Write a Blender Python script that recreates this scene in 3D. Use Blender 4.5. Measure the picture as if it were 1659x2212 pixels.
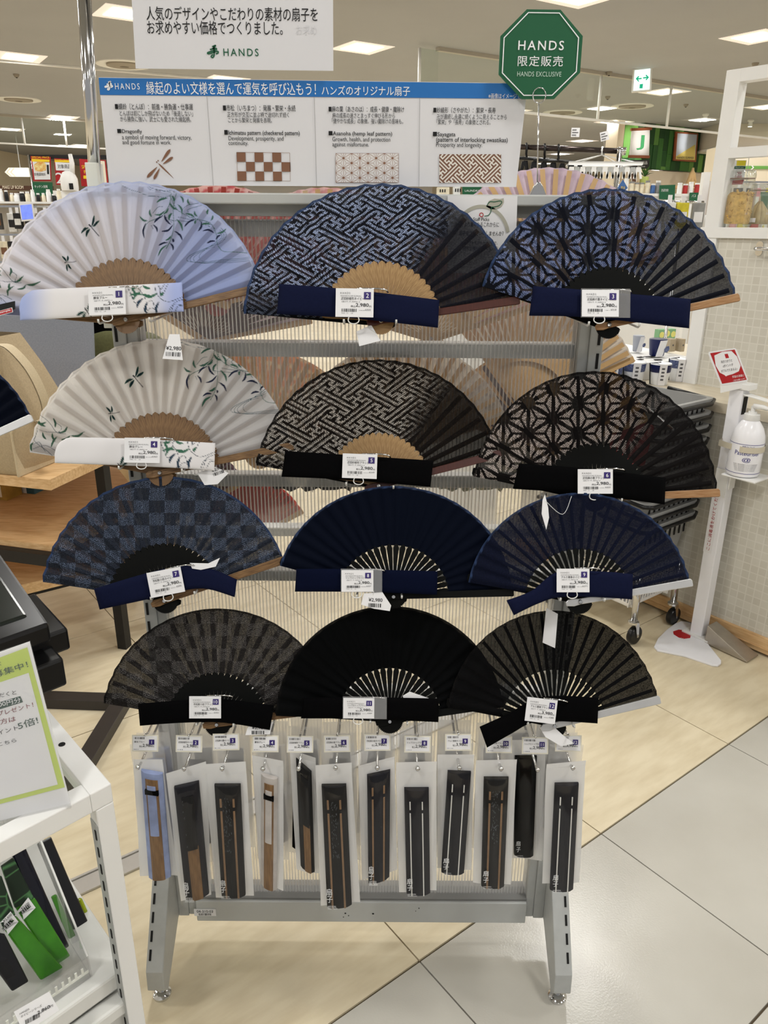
import bpy, bmesh, math, random
import numpy as np
from mathutils import Vector, Matrix

for _o in list(bpy.data.objects):
    bpy.data.objects.remove(_o, do_unlink=True)
SC = bpy.context.scene
COL = SC.collection
random.seed(7)
RNG = np.random.default_rng(11)

# ---------------------------------------------------------------- camera
F_PX, CX, CY, CAM_H = 1661.0, 829.5, 1106.0, 1.46
PITCH, ROLL = math.radians(20.5), math.radians(0.4)
_cam = bpy.data.cameras.new('camera')
_cam.sensor_fit = 'VERTICAL'
_cam.sensor_height = 36.0
_cam.lens = F_PX * 36.0 / 2212.0
_cam.clip_start = 0.02
_cam.clip_end = 100
CAM = bpy.data.objects.new('camera', _cam)
COL.objects.link(CAM)
CAM_ROT = Matrix.Rotation(math.pi / 2 - PITCH, 4, 'X') @ Matrix.Rotation(ROLL, 4, 'Z')
CAM.matrix_world = Matrix.Translation((0, 0, CAM_H)) @ CAM_ROT
SC.camera = CAM

# ---------------------------------------------------------------- world, exposure
W = bpy.data.worlds.new('shop_ambient')
SC.world = W
W.use_nodes = True
W.node_tree.nodes['Background'].inputs[0].default_value = (1.0, 0.99, 0.975, 1)
W.node_tree.nodes['Background'].inputs[1].default_value = 0.36
SC.view_settings.view_transform = 'Standard'
SC.view_settings.look = 'None'
SC.view_settings.gamma = 1.0
SC.view_settings.use_curve_mapping = False
SC.view_settings.exposure = 0.05
LAMP_WATTS = 21.0

# ---------------------------------------------------------------- pixel -> world helpers
ORG = Vector((0, 0, CAM_H))
RM = CAM_ROT.to_3x3()
def ray(px, py):
    return RM @ Vector(((px - CX) / F_PX, -(py - CY) / F_PX, -1.0))
def at_z(px, py, z):
    d = ray(px, py); return ORG + d * ((z - CAM_H) / d.z)
def at_y(px, py, y):
    d = ray(px, py); return ORG + d * (y / d.y)
def at_d(px, py, zc):
    return ORG + ray(px, py) * zc
def at_plane(px, py, p, n):
    d = ray(px, py); p = Vector(p); n = Vector(n)
    return ORG + d * ((p - ORG).dot(n) / d.dot(n))
def depth_of(v):
    return (RM.transposed() @ (Vector(v) - ORG)).z * -1.0
def to_px(v):
    c = RM.transposed() @ (Vector(v) - ORG)
    return (CX + F_PX * c.x / -c.z, CY - F_PX * c.y / -c.z)
E1 = Vector((0.794, 0.608, 0)).normalized()       # the shop's floor grid
E2 = Vector((-E1.y, E1.x, 0))
V0 = Vector((0.081, 1.193, 0))
UP = Vector((0, 0, 1))

# ---------------------------------------------------------------- colour and materials
def lin(c):
    c = c / 255.0
    return c / 12.92 if c <= 0.04045 else ((c + 0.055) / 1.055) ** 2.4
def rgb(r, g, b):
    return (lin(r), lin(g), lin(b))
_M = {}
def mat(name, col, rough=0.5, metal=0.0, spec=0.4, noise=0.0, nscale=30.0, stretch=(1, 1, 1), bump=0.0, bscale=None,
        emit=0.0, alpha=1.0, trans=0.0, ior=1.45, col2=None, coat=0.0):
    """procedural principled material; col in sRGB 0-255; noise mixes towards col2 (or a darker col)"""
    if name in _M:
        return _M[name]
    m = bpy.data.materials.new(name)
    m.use_nodes = True
    nt = m.node_tree
    b = nt.nodes['Principled BSDF']
    c = rgb(*col)
    b.inputs['Base Color'].default_value = (*c, 1)
    b.inputs['Roughness'].default_value = rough
    b.inputs['Metallic'].default_value = metal
    b.inputs['Specular IOR Level'].default_value = spec
    b.inputs['IOR'].default_value = ior
    if coat:
        b.inputs['Coat Weight'].default_value = coat
    if emit:
        b.inputs['Emission Color'].default_value = (*c, 1)
        b.inputs['Emission Strength'].default_value = emit
    if trans:
        b.inputs['Transmission Weight'].default_value = trans
    tc = nt.nodes.new('ShaderNodeTexCoord')
    mp = nt.nodes.new('ShaderNodeMapping')
    mp.inputs['Scale'].default_value = stretch
    nt.links.new(tc.outputs['Object'], mp.inputs['Vector'])
    nz = nt.nodes.new('ShaderNodeTexNoise')
    nz.inputs['Scale'].default_value = nscale
    nz.inputs['Detail'].default_value = 4.0
    nt.links.new(mp.outputs['Vector'], nz.inputs['Vector'])
    if noise > 0:
        d = rgb(*col2) if col2 else tuple(x * (1 - noise) for x in c)
        mx = nt.nodes.new('ShaderNodeMix'); mx.data_type = 'RGBA'
        mx.inputs['A'].default_value = (*c, 1); mx.inputs['B'].default_value = (*d, 1)
        rp = nt.nodes.new('ShaderNodeMapRange')
        rp.inputs['From Min'].default_value = 0.35; rp.inputs['From Max'].default_value = 0.68
        nt.links.new(nz.outputs['Fac'], rp.inputs['Value'])
        nt.links.new(rp.outputs['Result'], mx.inputs['Factor'])
        nt.links.new(mx.outputs['Result'], b.inputs['Base Color'])
    if bump > 0:
        bp = nt.nodes.new('ShaderNodeBump')
        bp.inputs['Strength'].default_value = bump
        bp.inputs['Distance'].default_value = 0.002
        if bscale:
            n2 = nt.nodes.new('ShaderNodeTexNoise'); n2.inputs['Scale'].default_value = bscale
            nt.links.new(tc.outputs['Object'], n2.inputs['Vector'])
            nt.links.new(n2.outputs['Fac'], bp.inputs['Height'])
        else:
            nt.links.new(nz.outputs['Fac'], bp.inputs['Height'])
        nt.links.new(bp.outputs['Normal'], b.inputs['Normal'])
    if alpha < 1:
        b.inputs['Alpha'].default_value = alpha
    _M[name] = m
    return m
def clear_mat(name, tint=(255, 255, 255), gloss=0.12, rough=0.05, milky=0.0):
    """thin clear sheet: transparent with a glossy surface and an optional milky part"""
    if name in _M:
        return _M[name]
    m = bpy.data.materials.new(name); m.use_nodes = True
    nt = m.node_tree; nt.nodes.clear()
    out = nt.nodes.new('ShaderNodeOutputMaterial')
    tr = nt.nodes.new('ShaderNodeBsdfTransparent'); tr.inputs[0].default_value = (*rgb(*tint), 1)
    gl = nt.nodes.new('ShaderNodeBsdfGlossy'); gl.inputs['Roughness'].default_value = rough
    fr = nt.nodes.new('ShaderNodeLayerWeight'); fr.inputs['Blend'].default_value = 0.35
    mr = nt.nodes.new('ShaderNodeMapRange')
    mr.inputs['To Min'].default_value = gloss * 0.4; mr.inputs['To Max'].default_value = min(1.0, gloss * 4)
    nt.links.new(fr.outputs['Facing'], mr.inputs['Value'])
    m1 = nt.nodes.new('ShaderNodeMixShader')
    nt.links.new(mr.outputs['Result'], m1.inputs[0])
    nt.links.new(tr.outputs[0], m1.inputs[1]); nt.links.new(gl.outputs[0], m1.inputs[2])
    last = m1
    if milky > 0:
        df = nt.nodes.new('ShaderNodeBsdfDiffuse'); df.inputs[0].default_value = (0.93, 0.93, 0.93, 1)
        tl = nt.nodes.new('ShaderNodeBsdfTranslucent'); tl.inputs[0].default_value = (0.86, 0.86, 0.86, 1)
        ad = nt.nodes.new('ShaderNodeMixShader'); ad.inputs[0].default_value = 0.25
        nt.links.new(df.outputs[0], ad.inputs[1]); nt.links.new(tl.outputs[0], ad.inputs[2])
        m2 = nt.nodes.new('ShaderNodeMixShader'); m2.inputs[0].default_value = milky
        nt.links.new(m1.outputs[0], m2.inputs[1]); nt.links.new(ad.outputs[0], m2.inputs[2])
        last = m2
    nt.links.new(last.outputs[0], out.inputs[0])
    _M[name] = m
    return m
def paint_mat(name, rough=0.8, trans=0.0, sheen=0.0, weave=0.0):
    """colour and cover come from the mesh's printed colour attribute 'print' (alpha = how closed the cloth is)"""
    if name in _M:
        return _M[name]
    m = bpy.data.materials.new(name); m.use_nodes = True
    nt = m.node_tree; nt.nodes.clear()
    out = nt.nodes.new('ShaderNodeOutputMaterial')
    at = nt.nodes.new('ShaderNodeAttribute'); at.attribute_name = 'print'
    df = nt.nodes.new('ShaderNodeBsdfPrincipled')
    df.inputs['Roughness'].default_value = rough; df.inputs['Specular IOR Level'].default_value = 0.06
    nt.links.new(at.outputs['Color'], df.inputs['Base Color'])
    last = df.outputs[0]
    if trans > 0:
        tl = nt.nodes.new('ShaderNodeBsdfTranslucent')
        nt.links.new(at.outputs['Color'], tl.inputs[0])
        m1 = nt.nodes.new('ShaderNodeMixShader'); m1.inputs[0].default_value = trans
        nt.links.new(last, m1.inputs[1]); nt.links.new(tl.outputs[0], m1.inputs[2])
        last = m1.outputs[0]
    tr = nt.nodes.new('ShaderNodeBsdfTransparent')
    m2 = nt.nodes.new('ShaderNodeMixShader')
    fac = at.outputs['Alpha']
    if weave > 0:
        tc = nt.nodes.new('ShaderNodeTexCoord')
        nz = nt.nodes.new('ShaderNodeTexNoise'); nz.inputs['Scale'].default_value = 420.0
        nt.links.new(tc.outputs['Object'], nz.inputs['Vector'])
        ma = nt.nodes.new('ShaderNodeMath'); ma.operation = 'MULTIPLY_ADD'
        ma.inputs[1].default_value = weave
        nt.links.new(nz.outputs['Fac'], ma.inputs[0])
        mb = nt.nodes.new('ShaderNodeMath'); mb.operation = 'SUBTRACT'; mb.inputs[1].default_value = weave * 0.5
        nt.links.new(fac, mb.inputs[0]); nt.links.new(mb.outputs[0], ma.inputs[2])
        ma.use_clamp = True
        fac = ma.outputs[0]
    nt.links.new(fac, m2.inputs[0])
    nt.links.new(tr.outputs[0], m2.inputs[1]); nt.links.new(last, m2.inputs[2])
    nt.links.new(m2.outputs[0], out.inputs[0])
    _M[name] = m
    return m

# ---------------------------------------------------------------- mesh building
class MB:
    """collects polygons; build() links them as ONE mesh object"""
    def __init__(self):
        self.v = []; self.f = []; self.cols = None
    def add(self, vs, fs):
        n = len(self.v)
        self.v += [tuple(x) for x in vs]
        self.f += [tuple(i + n for i in f) for f in fs]
        return self
    def box(self, lo, hi, ax=None, org=(0, 0, 0)):
        (x0, y0, z0), (x1, y1, z1) = lo, hi
        c = [(x0, y0, z0), (x1, y0, z0), (x1, y1, z0), (x0, y1, z0), (x0, y0, z1), (x1, y0, z1), (x1, y1, z1), (x0, y1, z1)]
        if ax:
            o = Vector(org); a, b, d = (Vector(q) for q in ax)
            c = [o + a * p[0] + b * p[1] + d * p[2] for p in c]
        return self.add(c, [(0, 3, 2, 1), (4, 5, 6, 7), (0, 1, 5, 4), (1, 2, 6, 5), (2, 3, 7, 6), (3, 0, 4, 7)])
    def tube(self, pts, r, n=8, cap=True, closed=False):
        pts = [Vector(p) for p in pts]
        k = len(pts)
        rs = r if isinstance(r, (list, tuple)) else [r] * k
        prev = None
        rings = []
        for i, p in enumerate(pts):
            if closed:
                t = pts[(i + 1) % k] - pts[i - 1]
            else:
                t = pts[min(i + 1, k - 1)] - pts[max(i - 1, 0)]
            if t.length < 1e-9:
                t = Vector((0, 0, 1))
            t.normalize()
            if prev is None:
                a = Vector((0, 0, 1)) if abs(t.z) < 0.9 else Vector((1, 0, 0))
                u = t.cross(a).normalized()
            else:
                u = (prev - t * prev.dot(t))
                u = u.normalized() if u.length > 1e-6 else t.orthogonal().normalized()
            prev = u
            w = t.cross(u)
            rings.append([p + (u * math.cos(2 * math.pi * j / n) + w * math.sin(2 * math.pi * j / n)) * rs[i] for j in range(n)])
        vs = [q for rg in rings for q in rg]
        fs = []
        for i in range(k if closed else k - 1):
            i2 = (i + 1) % k
            for j in range(n):
                j2 = (j + 1) % n
                fs.append((i * n + j, i * n + j2, i2 * n + j2, i2 * n + j))
        if cap and not closed:
            fs.append(tuple(range(n - 1, -1, -1))); fs.append(tuple((k - 1) * n + j for j in range(n)))
        return self.add(vs, fs)
    def lathe(self, prof, n=24, org=(0, 0, 0), ax=None):
        o = Vector(org)
        a, b, d = (Vector(q) for q in ax) if ax else (Vector((1, 0, 0)), Vector((0, 1, 0)), Vector((0, 0, 1)))
        vs = []
        for (r, z) in prof:
            for j in range(n):
                t = 2 * math.pi * j / n
                vs.append(o + a * (r * math.cos(t)) + b * (r * math.sin(t)) + d * z)
        fs = []
        for i in range(len(prof) - 1):
            for j in range(n):
                j2 = (j + 1) % n
                fs.append((i * n + j, i * n + j2, (i + 1) * n + j2, (i + 1) * n + j))
        fs.append(tuple(range(n - 1, -1, -1))); fs.append(tuple((len(prof) - 1) * n + j for j in range(n)))
        return self.add(vs, fs)
    def prism(self, poly, z0, z1, ax=None, org=(0, 0, 0)):
        o = Vector(org)
        a, b, d = (Vector(q) for q in ax) if ax else (Vector((1, 0, 0)), Vector((0, 1, 0)), Vector((0, 0, 1)))
        n = len(poly)
        vs = [o + a * p[0] + b * p[1] + d * z0 for p in poly] + [o + a * p[0] + b * p[1] + d * z1 for p in poly]
        fs = [tuple(range(n - 1, -1, -1)), tuple(range(n, 2 * n))]
        fs += [(i, (i + 1) % n, n + (i + 1) % n, n + i) for i in range(n)]
        return self.add(vs, fs)
    def quad(self, a, b, c, d):
        return self.add([a, b, c, d], [(0, 1, 2, 3)])
    def mesh(self, name, m=None, smooth=False, org=None):
        me = bpy.data.meshes.new(name)
        v = self.v
        if org is not None:
            o = Vector(org); v = [tuple(Vector(p) - o) for p in v]
        me.from_pydata(v, [], self.f)
        me.update()
        if smooth:
            me.polygons.foreach_set('use_smooth', [True] * len(me.polygons))
            if smooth != 'all':
                me.set_sharp_from_angle(angle=math.radians(40))
        if m:
            me.materials.append(m)
        return me
    def build(self, name, m=None, parent=None, smooth=False, org=None, bevel=0.0):
        """org: world point that becomes the object's own origin (defaults to the parent's place for unrotated parents)"""
        if org is None and parent is not None and parent.get('_w'):
            o = Vector(parent['_w'])
            ob = link(name, self.mesh(name, m, smooth, o), parent)
            ob['_w'] = tuple(o)
        elif org is not None and parent is None:
            ob = link(name, self.mesh(name, m, smooth, org), None)
            ob.location = org
        else:
            ob = link(name, self.mesh(name, m, smooth), parent)
        if bevel:
            bv = ob.modifiers.new('bevel', 'BEVEL'); bv.width = bevel; bv.segments = 2
            bv.limit_method = 'ANGLE'; bv.angle_limit = math.radians(40)
        return ob
def link(name, data, parent=None):
    o = bpy.data.objects.new(name, data)
    COL.objects.link(o)
    if parent is not None:
        o.parent = parent
    return o
def tag(o, label=None, cat=None, group=None, kind=None):
    if label: o['label'] = label
    if cat: o['category'] = cat
    if group: o['group'] = group
    if kind: o['kind'] = kind
    return o
def thing(name, label, cat, loc=(0, 0, 0), group=None, rot=None):
    """an Empty at a thing's base; parts given in world coordinates unless rot is set (then in its own frame)"""
    o = link(name, None)
    o.empty_display_size = 0.02
    o.location = loc
    if rot is not None:
        o.rotation_euler = rot.to_euler()
    else:
        o['_w'] = tuple(loc)
    return tag(o, label, cat, group)
def card_frame(name, label, cat, px, py, zc, group=None, rotz=0.0, yaw=0.0):
    """a thing whose own x/y axes lie along the leaning display plane at the point seen at px,py; returns (empty, metres per pixel)"""
    R = CAM_ROT.to_3x3() @ Matrix.Rotation(yaw, 3, 'Y') @ Matrix.Rotation(rotz, 3, 'Z')
    o = thing(name, label, cat, at_d(px, py, zc), group, R)
    return o, zc / F_PX
def set_print(me, rgba):
    at = me.color_attributes.new('print', 'FLOAT_COLOR', 'POINT')
    at.data.foreach_set('color', np.asarray(rgba, np.float32).ravel())
def copy_tree(o, parent=None):
    c = o.copy(); COL.objects.link(c); c.parent = parent
    for ch in list(o.children):
        copy_tree(ch, c)
    return c
# flat lettering
_T = {}
def text_mesh(body, bold=0.0, space=1.0):
    key = (body, bold, space)
    if key in _T:
        return _T[key]
    c = bpy.data.curves.new('lettering', 'FONT')
    c.body = body; c.offset = min(bold, 0.003 if any(ord(ch) > 0x2fff for ch in body) else 0.008); c.space_character = space; c.resolution_u = 3
    o = bpy.data.objects.new('lettering', c); COL.objects.link(o)
    me = bpy.data.meshes.new_from_object(o.evaluated_get(bpy.context.evaluated_depsgraph_get()))
    bpy.data.objects.remove(o); bpy.data.curves.remove(c)
    n = len(me.vertices)
    co = np.empty(n * 3, np.float32); me.vertices.foreach_get('co', co); co = co.reshape(-1, 3)
    box = (co[:, 0].min(), co[:, 1].min(), co[:, 0].max(), co[:, 1].max())
    _T[key] = (me, box)
    return _T[key]
def text_box(body, x0, y0, x1, y1, m, parent, z=0.0006, bold=0.0, space=1.0, rot=0.0, base=None):
    """lettering fitted to the rectangle x0..x1, y0..y1 (y up) of the parent's own plane"""
    me, b = text_mesh(body, bold, space)
    key = (me.name, m.name)
    if key not in _T:
        me2 = me.copy(); me2.materials.clear(); me2.materials.append(m); _T[key] = me2
    o = link('lettering', _T[key], parent)
    sx = (x1 - x0) / (b[2] - b[0]); sy = (y1 - y0) / (b[3] - b[1])
    M = Matrix.Translation((x0, y0, z)) @ Matrix.Rotation(rot, 4, 'Z') @ Matrix.Diagonal((sx, sy, 1, 1)) @ Matrix.Translation((-b[0], -b[1], 0))
    if base is not None:
        M = base @ M
    o.matrix_local = M
    o['kind'] = 'stuff'
    return o
def bez(pts, n=8):
    """Catmull-Rom through pts"""
    out = []
    P = [np.array(p, float) for p in pts]
    for i in range(len(P) - 1):
        p0 = P[max(i - 1, 0)]; p1 = P[i]; p2 = P[i + 1]; p3 = P[min(i + 2, len(P) - 1)]
        for k in range(n):
            t = k / n
            out.append(0.5 * ((2 * p1) + (-p0 + p2) * t + (2 * p0 - 5 * p1 + 4 * p2 - p3) * t * t + (-p0 + 3 * p1 - 3 * p2 + p3) * t ** 3))
    out.append(P[-1])
    return out
def ribbon(mb, pts, w, z=0.0):
    """flat stroke of width w along 2-D pts"""
    P = [np.array(p, float)[:2] for p in pts]
    L = []; Rr = []
    for i in range(len(P)):
        t = P[min(i + 1, len(P) - 1)] - P[max(i - 1, 0)]
        l = np.linalg.norm(t); t = t / l if l > 1e-12 else np.array([1.0, 0])
        nrm = np.array([-t[1], t[0]])
        ww = w[i] if isinstance(w, (list, tuple)) else w
        L.append(P[i] + nrm * ww / 2); Rr.append(P[i] - nrm * ww / 2)
    k = len(P)
    mb.add([(p[0], p[1], z) for p in L] + [(p[0], p[1], z) for p in Rr], [(k + i, k + i + 1, i + 1, i) for i in range(k - 1)])
# ---------------------------------------------------------------- shared materials
M_grey_metal = mat('rack_grey_metal', (176, 178, 176), 0.45, 0.0, 0.5, noise=0.06, nscale=60)
M_chrome = mat('chrome', (215, 215, 215), 0.12, 1.0, noise=0.05, nscale=20)
M_slot = mat('dark_slot', (14, 14, 14), 0.7, noise=0.1)
M_white = mat('white_paint', (233, 233, 231), 0.45, noise=0.03, nscale=12)
M_paper = mat('white_paper', (232, 232, 234), 0.6, noise=0.02, nscale=40)
M_paper2 = mat('poster_paper', (222, 222, 226), 0.55, noise=0.02, nscale=8)
M_cream = mat('cream_paint', (235, 226, 205), 0.6, noise=0.03, nscale=4)
M_ink = mat('black_ink', (18, 18, 20), 0.6, noise=0.05)
M_grey_ink = mat('grey_ink', (88, 88, 90), 0.6, noise=0.05)
M_white_ink = mat('white_ink', (240, 242, 244), 0.6, noise=0.02)
M_purple = mat('purple_ink', (52, 38, 108), 0.5, noise=0.04)
M_green_ink = mat('green_ink', (22, 92, 62), 0.55, noise=0.04)
M_blue_ink = mat('blue_ink', (38, 112, 186), 0.45, noise=0.04, nscale=6)
M_brown_ink = mat('brown_ink', (130, 92, 70), 0.55, noise=0.04)
M_red = mat('red_print', (176, 30, 36), 0.5, noise=0.05)
M_black_metal = mat('black_metal', (24, 23, 23), 0.5, noise=0.15, nscale=40)
M_black_plastic = mat('black_plastic', (16, 16, 17), 0.3, noise=0.1, nscale=40)
M_oak = mat('oak_board', (218, 184, 138), 0.45, noise=0.3, nscale=14, stretch=(1.2, 9, 9), col2=(196, 156, 108))
M_bamboo = mat('bamboo_brown', (128, 98, 64), 0.45, noise=0.4, nscale=60, stretch=(1, 9, 1), col2=(92, 66, 40))
M_bamboo2 = mat('bamboo_tan', (168, 136, 92), 0.4, noise=0.4, nscale=60, stretch=(1, 9, 1), col2=(128, 96, 58))
M_mahogany = mat('mahogany', (74, 34, 26), 0.35, noise=0.3, nscale=30, stretch=(9, 1, 1))
M_oakguard = mat('oak_guard', (164, 128, 90), 0.4, noise=0.4, nscale=50, stretch=(1, 12, 12), col2=(136, 94, 54))
M_blackwood = mat('black_slats', (15, 16, 15), 0.75, spec=0.12, noise=0.2, nscale=40)
M_silver = mat('brushed_aluminium', (205, 205, 205), 0.35, 0.6, noise=0.05, nscale=60)
M_navy = mat('navy_cloth', (19, 24, 50), 0.85, spec=0.06, noise=0.12, nscale=300, bump=0.1)
M_blackcloth = mat('black_cloth', (6, 6, 7), 0.9, spec=0.05, noise=0.12, nscale=300, bump=0.1)
M_clear = clear_mat('clear_plastic', gloss=0.10)
M_bag = clear_mat('clear_bag_film', gloss=0.035, rough=0.08, milky=0.0)
M_frost = clear_mat('frosted_bag_film', gloss=0.08, rough=0.3, milky=0.9)
M_acrylic = clear_mat('acrylic_sheet', gloss=0.12, rough=0.03, milky=0.04)
M_glass = clear_mat('window_glass', tint=(250, 253, 251), gloss=0.06, rough=0.01)
M_lamp = mat('lamp_diffuser', (255, 250, 240), 0.5, emit=6.0)

# ---------------------------------------------------------------- floor
def streak_mat(name, c1, c2, rough, vein):
    m = mat(name, c1, rough, noise=0.5, nscale=7, stretch=(1, 4, 1), col2=c2, spec=0.35, bump=0.06, bscale=160)
    return m
M_tile_b = streak_mat('beige_stone_tile', (218, 206, 178), (203, 189, 159), 0.42, 1)
M_tile_g = mat('grey_stone_tile', (190, 187, 178), 0.22, noise=0.25, nscale=3.0, col2=(180, 176, 166), spec=0.5, bump=0.10, bscale=240)
M_grout = mat('dark_grout', (96, 84, 66), 0.8, noise=0.1)
M_farfloor = mat('beige_floor', (224, 212, 186), 0.45, noise=0.3, nscale=5, col2=(210, 196, 168))
fl = MB().box((-9.5, -3.0, -0.06), (9.5, 27.5, -0.012)).build('floor', M_farfloor)
tag(fl, 'pale stone tiled shop floor', kind='structure')
gb = MB().box((-4.2, -0.2, -0.012), (4.2, 5.6, -0.006)).build('grout_bed', M_grout, fl)
T = 0.6055
tile_mesh = {}
def floor_tile(i, j):
    beige = j >= 0
    h0, h1 = (j * T, (j + 1) * T) if beige else (-(-j) * 0.4955, -(-j - 1) * 0.4955)
    key = (beige,)
    if key not in tile_mesh:
        d = T if beige else 0.4955
        g = 0.0016
        tile_mesh[key] = MB().box((g, g, -0.008), (T - g, d - g - (0.002 if not beige else 0), 0.0)).mesh('floor_tile', M_tile_b if beige else M_tile_g)
    o = link('floor_tile', tile_mesh[key], fl)
    p = V0 + E1 * (i * T) + E2 * h0
    o.location = (p.x, p.y, 0)
    o.rotation_euler = (0, 0, math.atan2(E1.y, E1.x))
    return o
for i in range(-6, 7):
    for j in range(-2, 7):
        c = V0 + E1 * ((i + 0.5) * T) + E2 * ((j + 0.5) * T)
        if abs(c.x) < 3.4 and 0.1 < c.y < 5.0:
            floor_tile(i, j)
# aluminium edging strip laid on the floor behind the white display table
a, b = at_z(175, 1935, 0.0), at_z(300, 1877, 0.0)
dr = (b - a).normalized(); nr = Vector((-dr.y, dr.x, 0))
es = MB()
for (o0, o1, h) in ((0.0, 0.012, 0.006), (0.014, 0.05, 0.003), (0.052, 0.058, 0.006)):
    es.box((-0.4, o0, 0.0005), (1.35, o1, h), ax=(dr, nr, UP), org=a)
tag(es.build('floor_edging_strip', mat('satin_aluminium', (200, 198, 194), 0.35, 0.5, noise=0.05), org=a), 'slim ribbed aluminium edging strip lying on the beige floor tiles', 'strip')

# ---------------------------------------------------------------- ceiling and far walls
CEIL = 3.1
M_ceil = mat('ceiling_paint', (166, 167, 169), 0.9, noise=0.04, nscale=1.5)
ce = MB().box((-10, -3.2, CEIL), (10, 27.6, CEIL + 0.1)).build('ceiling', M_ceil)
tag(ce, 'warm white shop ceiling', kind='structure')
M_wall = mat('warm_white_wall', (226, 214, 192), 0.85, noise=0.04, nscale=2)
for nm, lo, hi in (('wall_far', (-10, 27.2, 0), (10, 27.4, CEIL)), ('wall_left', (-9.7, -3, 0), (-9.5, 27.2, CEIL)), ('wall_right', (9.5, -3, 0), (9.7, 27.2, CEIL))):
    tag(MB().box(lo, hi).build(nm, M_wall), kind='structure')

# ceiling lights on the ceiling's own oblique grid
LA, LB = Vector((1.93, 1.27, 0)), Vector((1.72, -1.85, 0))
L0 = Vector((-0.25, 8.75, 0))
def ceiling_light_proto():
    t = thing('ceiling_light', 'square recessed ceiling light with a glowing diffuser in a white tray', 'light', (0, 0, 0), 'recessed lights in the ceiling grid')
    s, d = 0.235, 0.155
    fr = MB()
    for k in range(4):
        R = Matrix.Rotation(k * math.pi / 2, 3, 'Z')
        q = [R @ Vector(p) for p in ((-s, -s, -0.004), (s, -s, -0.004), (d, -d, -0.0015), (-d, -d, -0.0015))]
        fr.quad(*q)
        q2 = [R @ Vector(p) for p in ((-s, -s, -0.004), (s, -s, -0.004), (s, -s, 0), (-s, -s, 0))]
        fr.quad(q2[3], q2[2], q2[1], q2[0])
    fr.build('light_tray', mat('light_tray', (250, 240, 232), 0.6, emit=0.35), t)
    MB().box((-d, -d, -0.006), (d, d, -0.002)).build('diffuser', M_lamp, t, bevel=0.003)
    return t
LIGHT0 = ceiling_light_proto()
LIGHTS = []
for i in range(-12, 13):
    for j in range(-12, 13):
        p = L0 + LA * i + LB * j
        if -8.5 < p.x < 8.5 and -2.5 < p.y < 26.5:
            LIGHTS.append(p)
LIGHTS.sort(key=lambda p: p.y)
OBS = [LIGHT0] + [copy_tree(LIGHT0) for _ in LIGHTS[1:]]
for o, p in zip(OBS, LIGHTS):
    o.location = (p.x, p.y, CEIL)
    o.rotation_euler = (0, 0, math.atan2(LA.y, LA.x))
    if p.y > 19: continue                            # the farthest ones glow by their diffusers alone
    ld = bpy.data.lights.new('lamp', 'AREA'); ld.shape = 'SQUARE'; ld.size = 0.3
    ld.energy = LAMP_WATTS; ld.color = (1.0, 0.99, 0.965)
    lo = link('lamp', ld, o); lo.location = (0, 0, -0.012)
# ---------------------------------------------------------------- the fan rack
YR = 1.2214
XL0, XL1, XR0, XR1 = -0.4265, -0.3885, 0.3040, 0.3415
RACK = thing('display_rack', 'grey steel double-sided display rack with slotted uprights and clear ribbed panel', 'display rack', (-0.043, YR, 0.0))
def upright(x0, x1, sx):
    u = MB()
    xi = x1 if sx < 0 else x0                      # inner step
    xm = x0 + 0.021 if sx < 0 else x1 - 0.021
    u.box((min(xm, xi), YR + 0.004, 0.09), (max(xm, xi), YR + 0.05, 1.498))
    xo0, xo1 = (x0, xm) if sx < 0 else (xm, x1)
    u.box((xo0, YR, 0.09), (xo1, YR + 0.05, 1.498))
    o = u.build('upright', M_grey_metal, RACK, bevel=0.0012)
    s = MB()
    xs = (x0 + 0.006) if sx < 0 else (x1 - 0.007)
    z = 0.36
    while z < 1.47:
        s.box((xs - 0.0021, YR - 0.0008, z), (xs + 0.0021, YR + 0.002, z + 0.024))
        z += 0.037
    tag(s.build('slots', M_slot, o), kind='stuff')
upright(XL0, XL1, -1)
upright(XR0, XR1, 1)
M_rail = mat('rail_grey', (188, 190, 188), 0.4, noise=0.04, nscale=20)
MB().box((XL0, YR - 0.022, 1.4865), (XR1, YR + 0.06, 1.5015)).build('top_rail', M_rail, RACK, bevel=0.002)
MB().box((XL1, YR + 0.004, 1.4705), (XR0, YR + 0.05, 1.4865)).build('top_rail_lip', M_grey_metal, RACK)
for z0, z1 in ((1.441, 1.464), (1.258, 1.281), (1.036, 1.058), (0.944, 0.961), (0.857, 0.879), (0.60, 0.63)):
    b = MB().box((XL1, YR + 0.032, z0), (XR0, YR + 0.05, z1)).build('cross_bar', M_grey_metal, RACK, bevel=0.0015)
    MB().box((XL1, YR + 0.026, z1), (XR0, YR + 0.05, z1 + 0.0022)).build('bar_top_edge', M_white, b)
# clear twin-wall panel with its vertical webs
PX0, PX1, PZ0, PZ1 = XL1 + 0.001, XR0 - 0.001, 0.137, 1.47
pn = MB().box((PX0, YR + 0.0185, PZ0), (PX1, YR + 0.0192, PZ1)).build('ribbed_panel', clear_mat('twin_wall_sheet', gloss=0.10, rough=0.08, milky=0.06), RACK)
wb = MB()
nw = int((PX1 - PX0) / 0.0061)
for k in range(nw + 1):
    x = PX0 + (PX1 - PX0) * k / nw + random.uniform(-0.0003, 0.0003)
    xt = 0.0011
    wb.add([(x - xt, YR + 0.0188, PZ0), (x, YR + 0.0160, PZ0), (x + xt, YR + 0.0188, PZ0), (x - xt, YR + 0.0188, PZ1), (x, YR + 0.0160, PZ1), (x + xt, YR + 0.0188, PZ1)],
           [(0, 1, 4, 3), (1, 2, 5, 4)])
tag(wb.build('panel_web', clear_mat('web_plastic', gloss=0.30, rough=0.15, milky=0.34), pn), kind='stuff')
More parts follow.
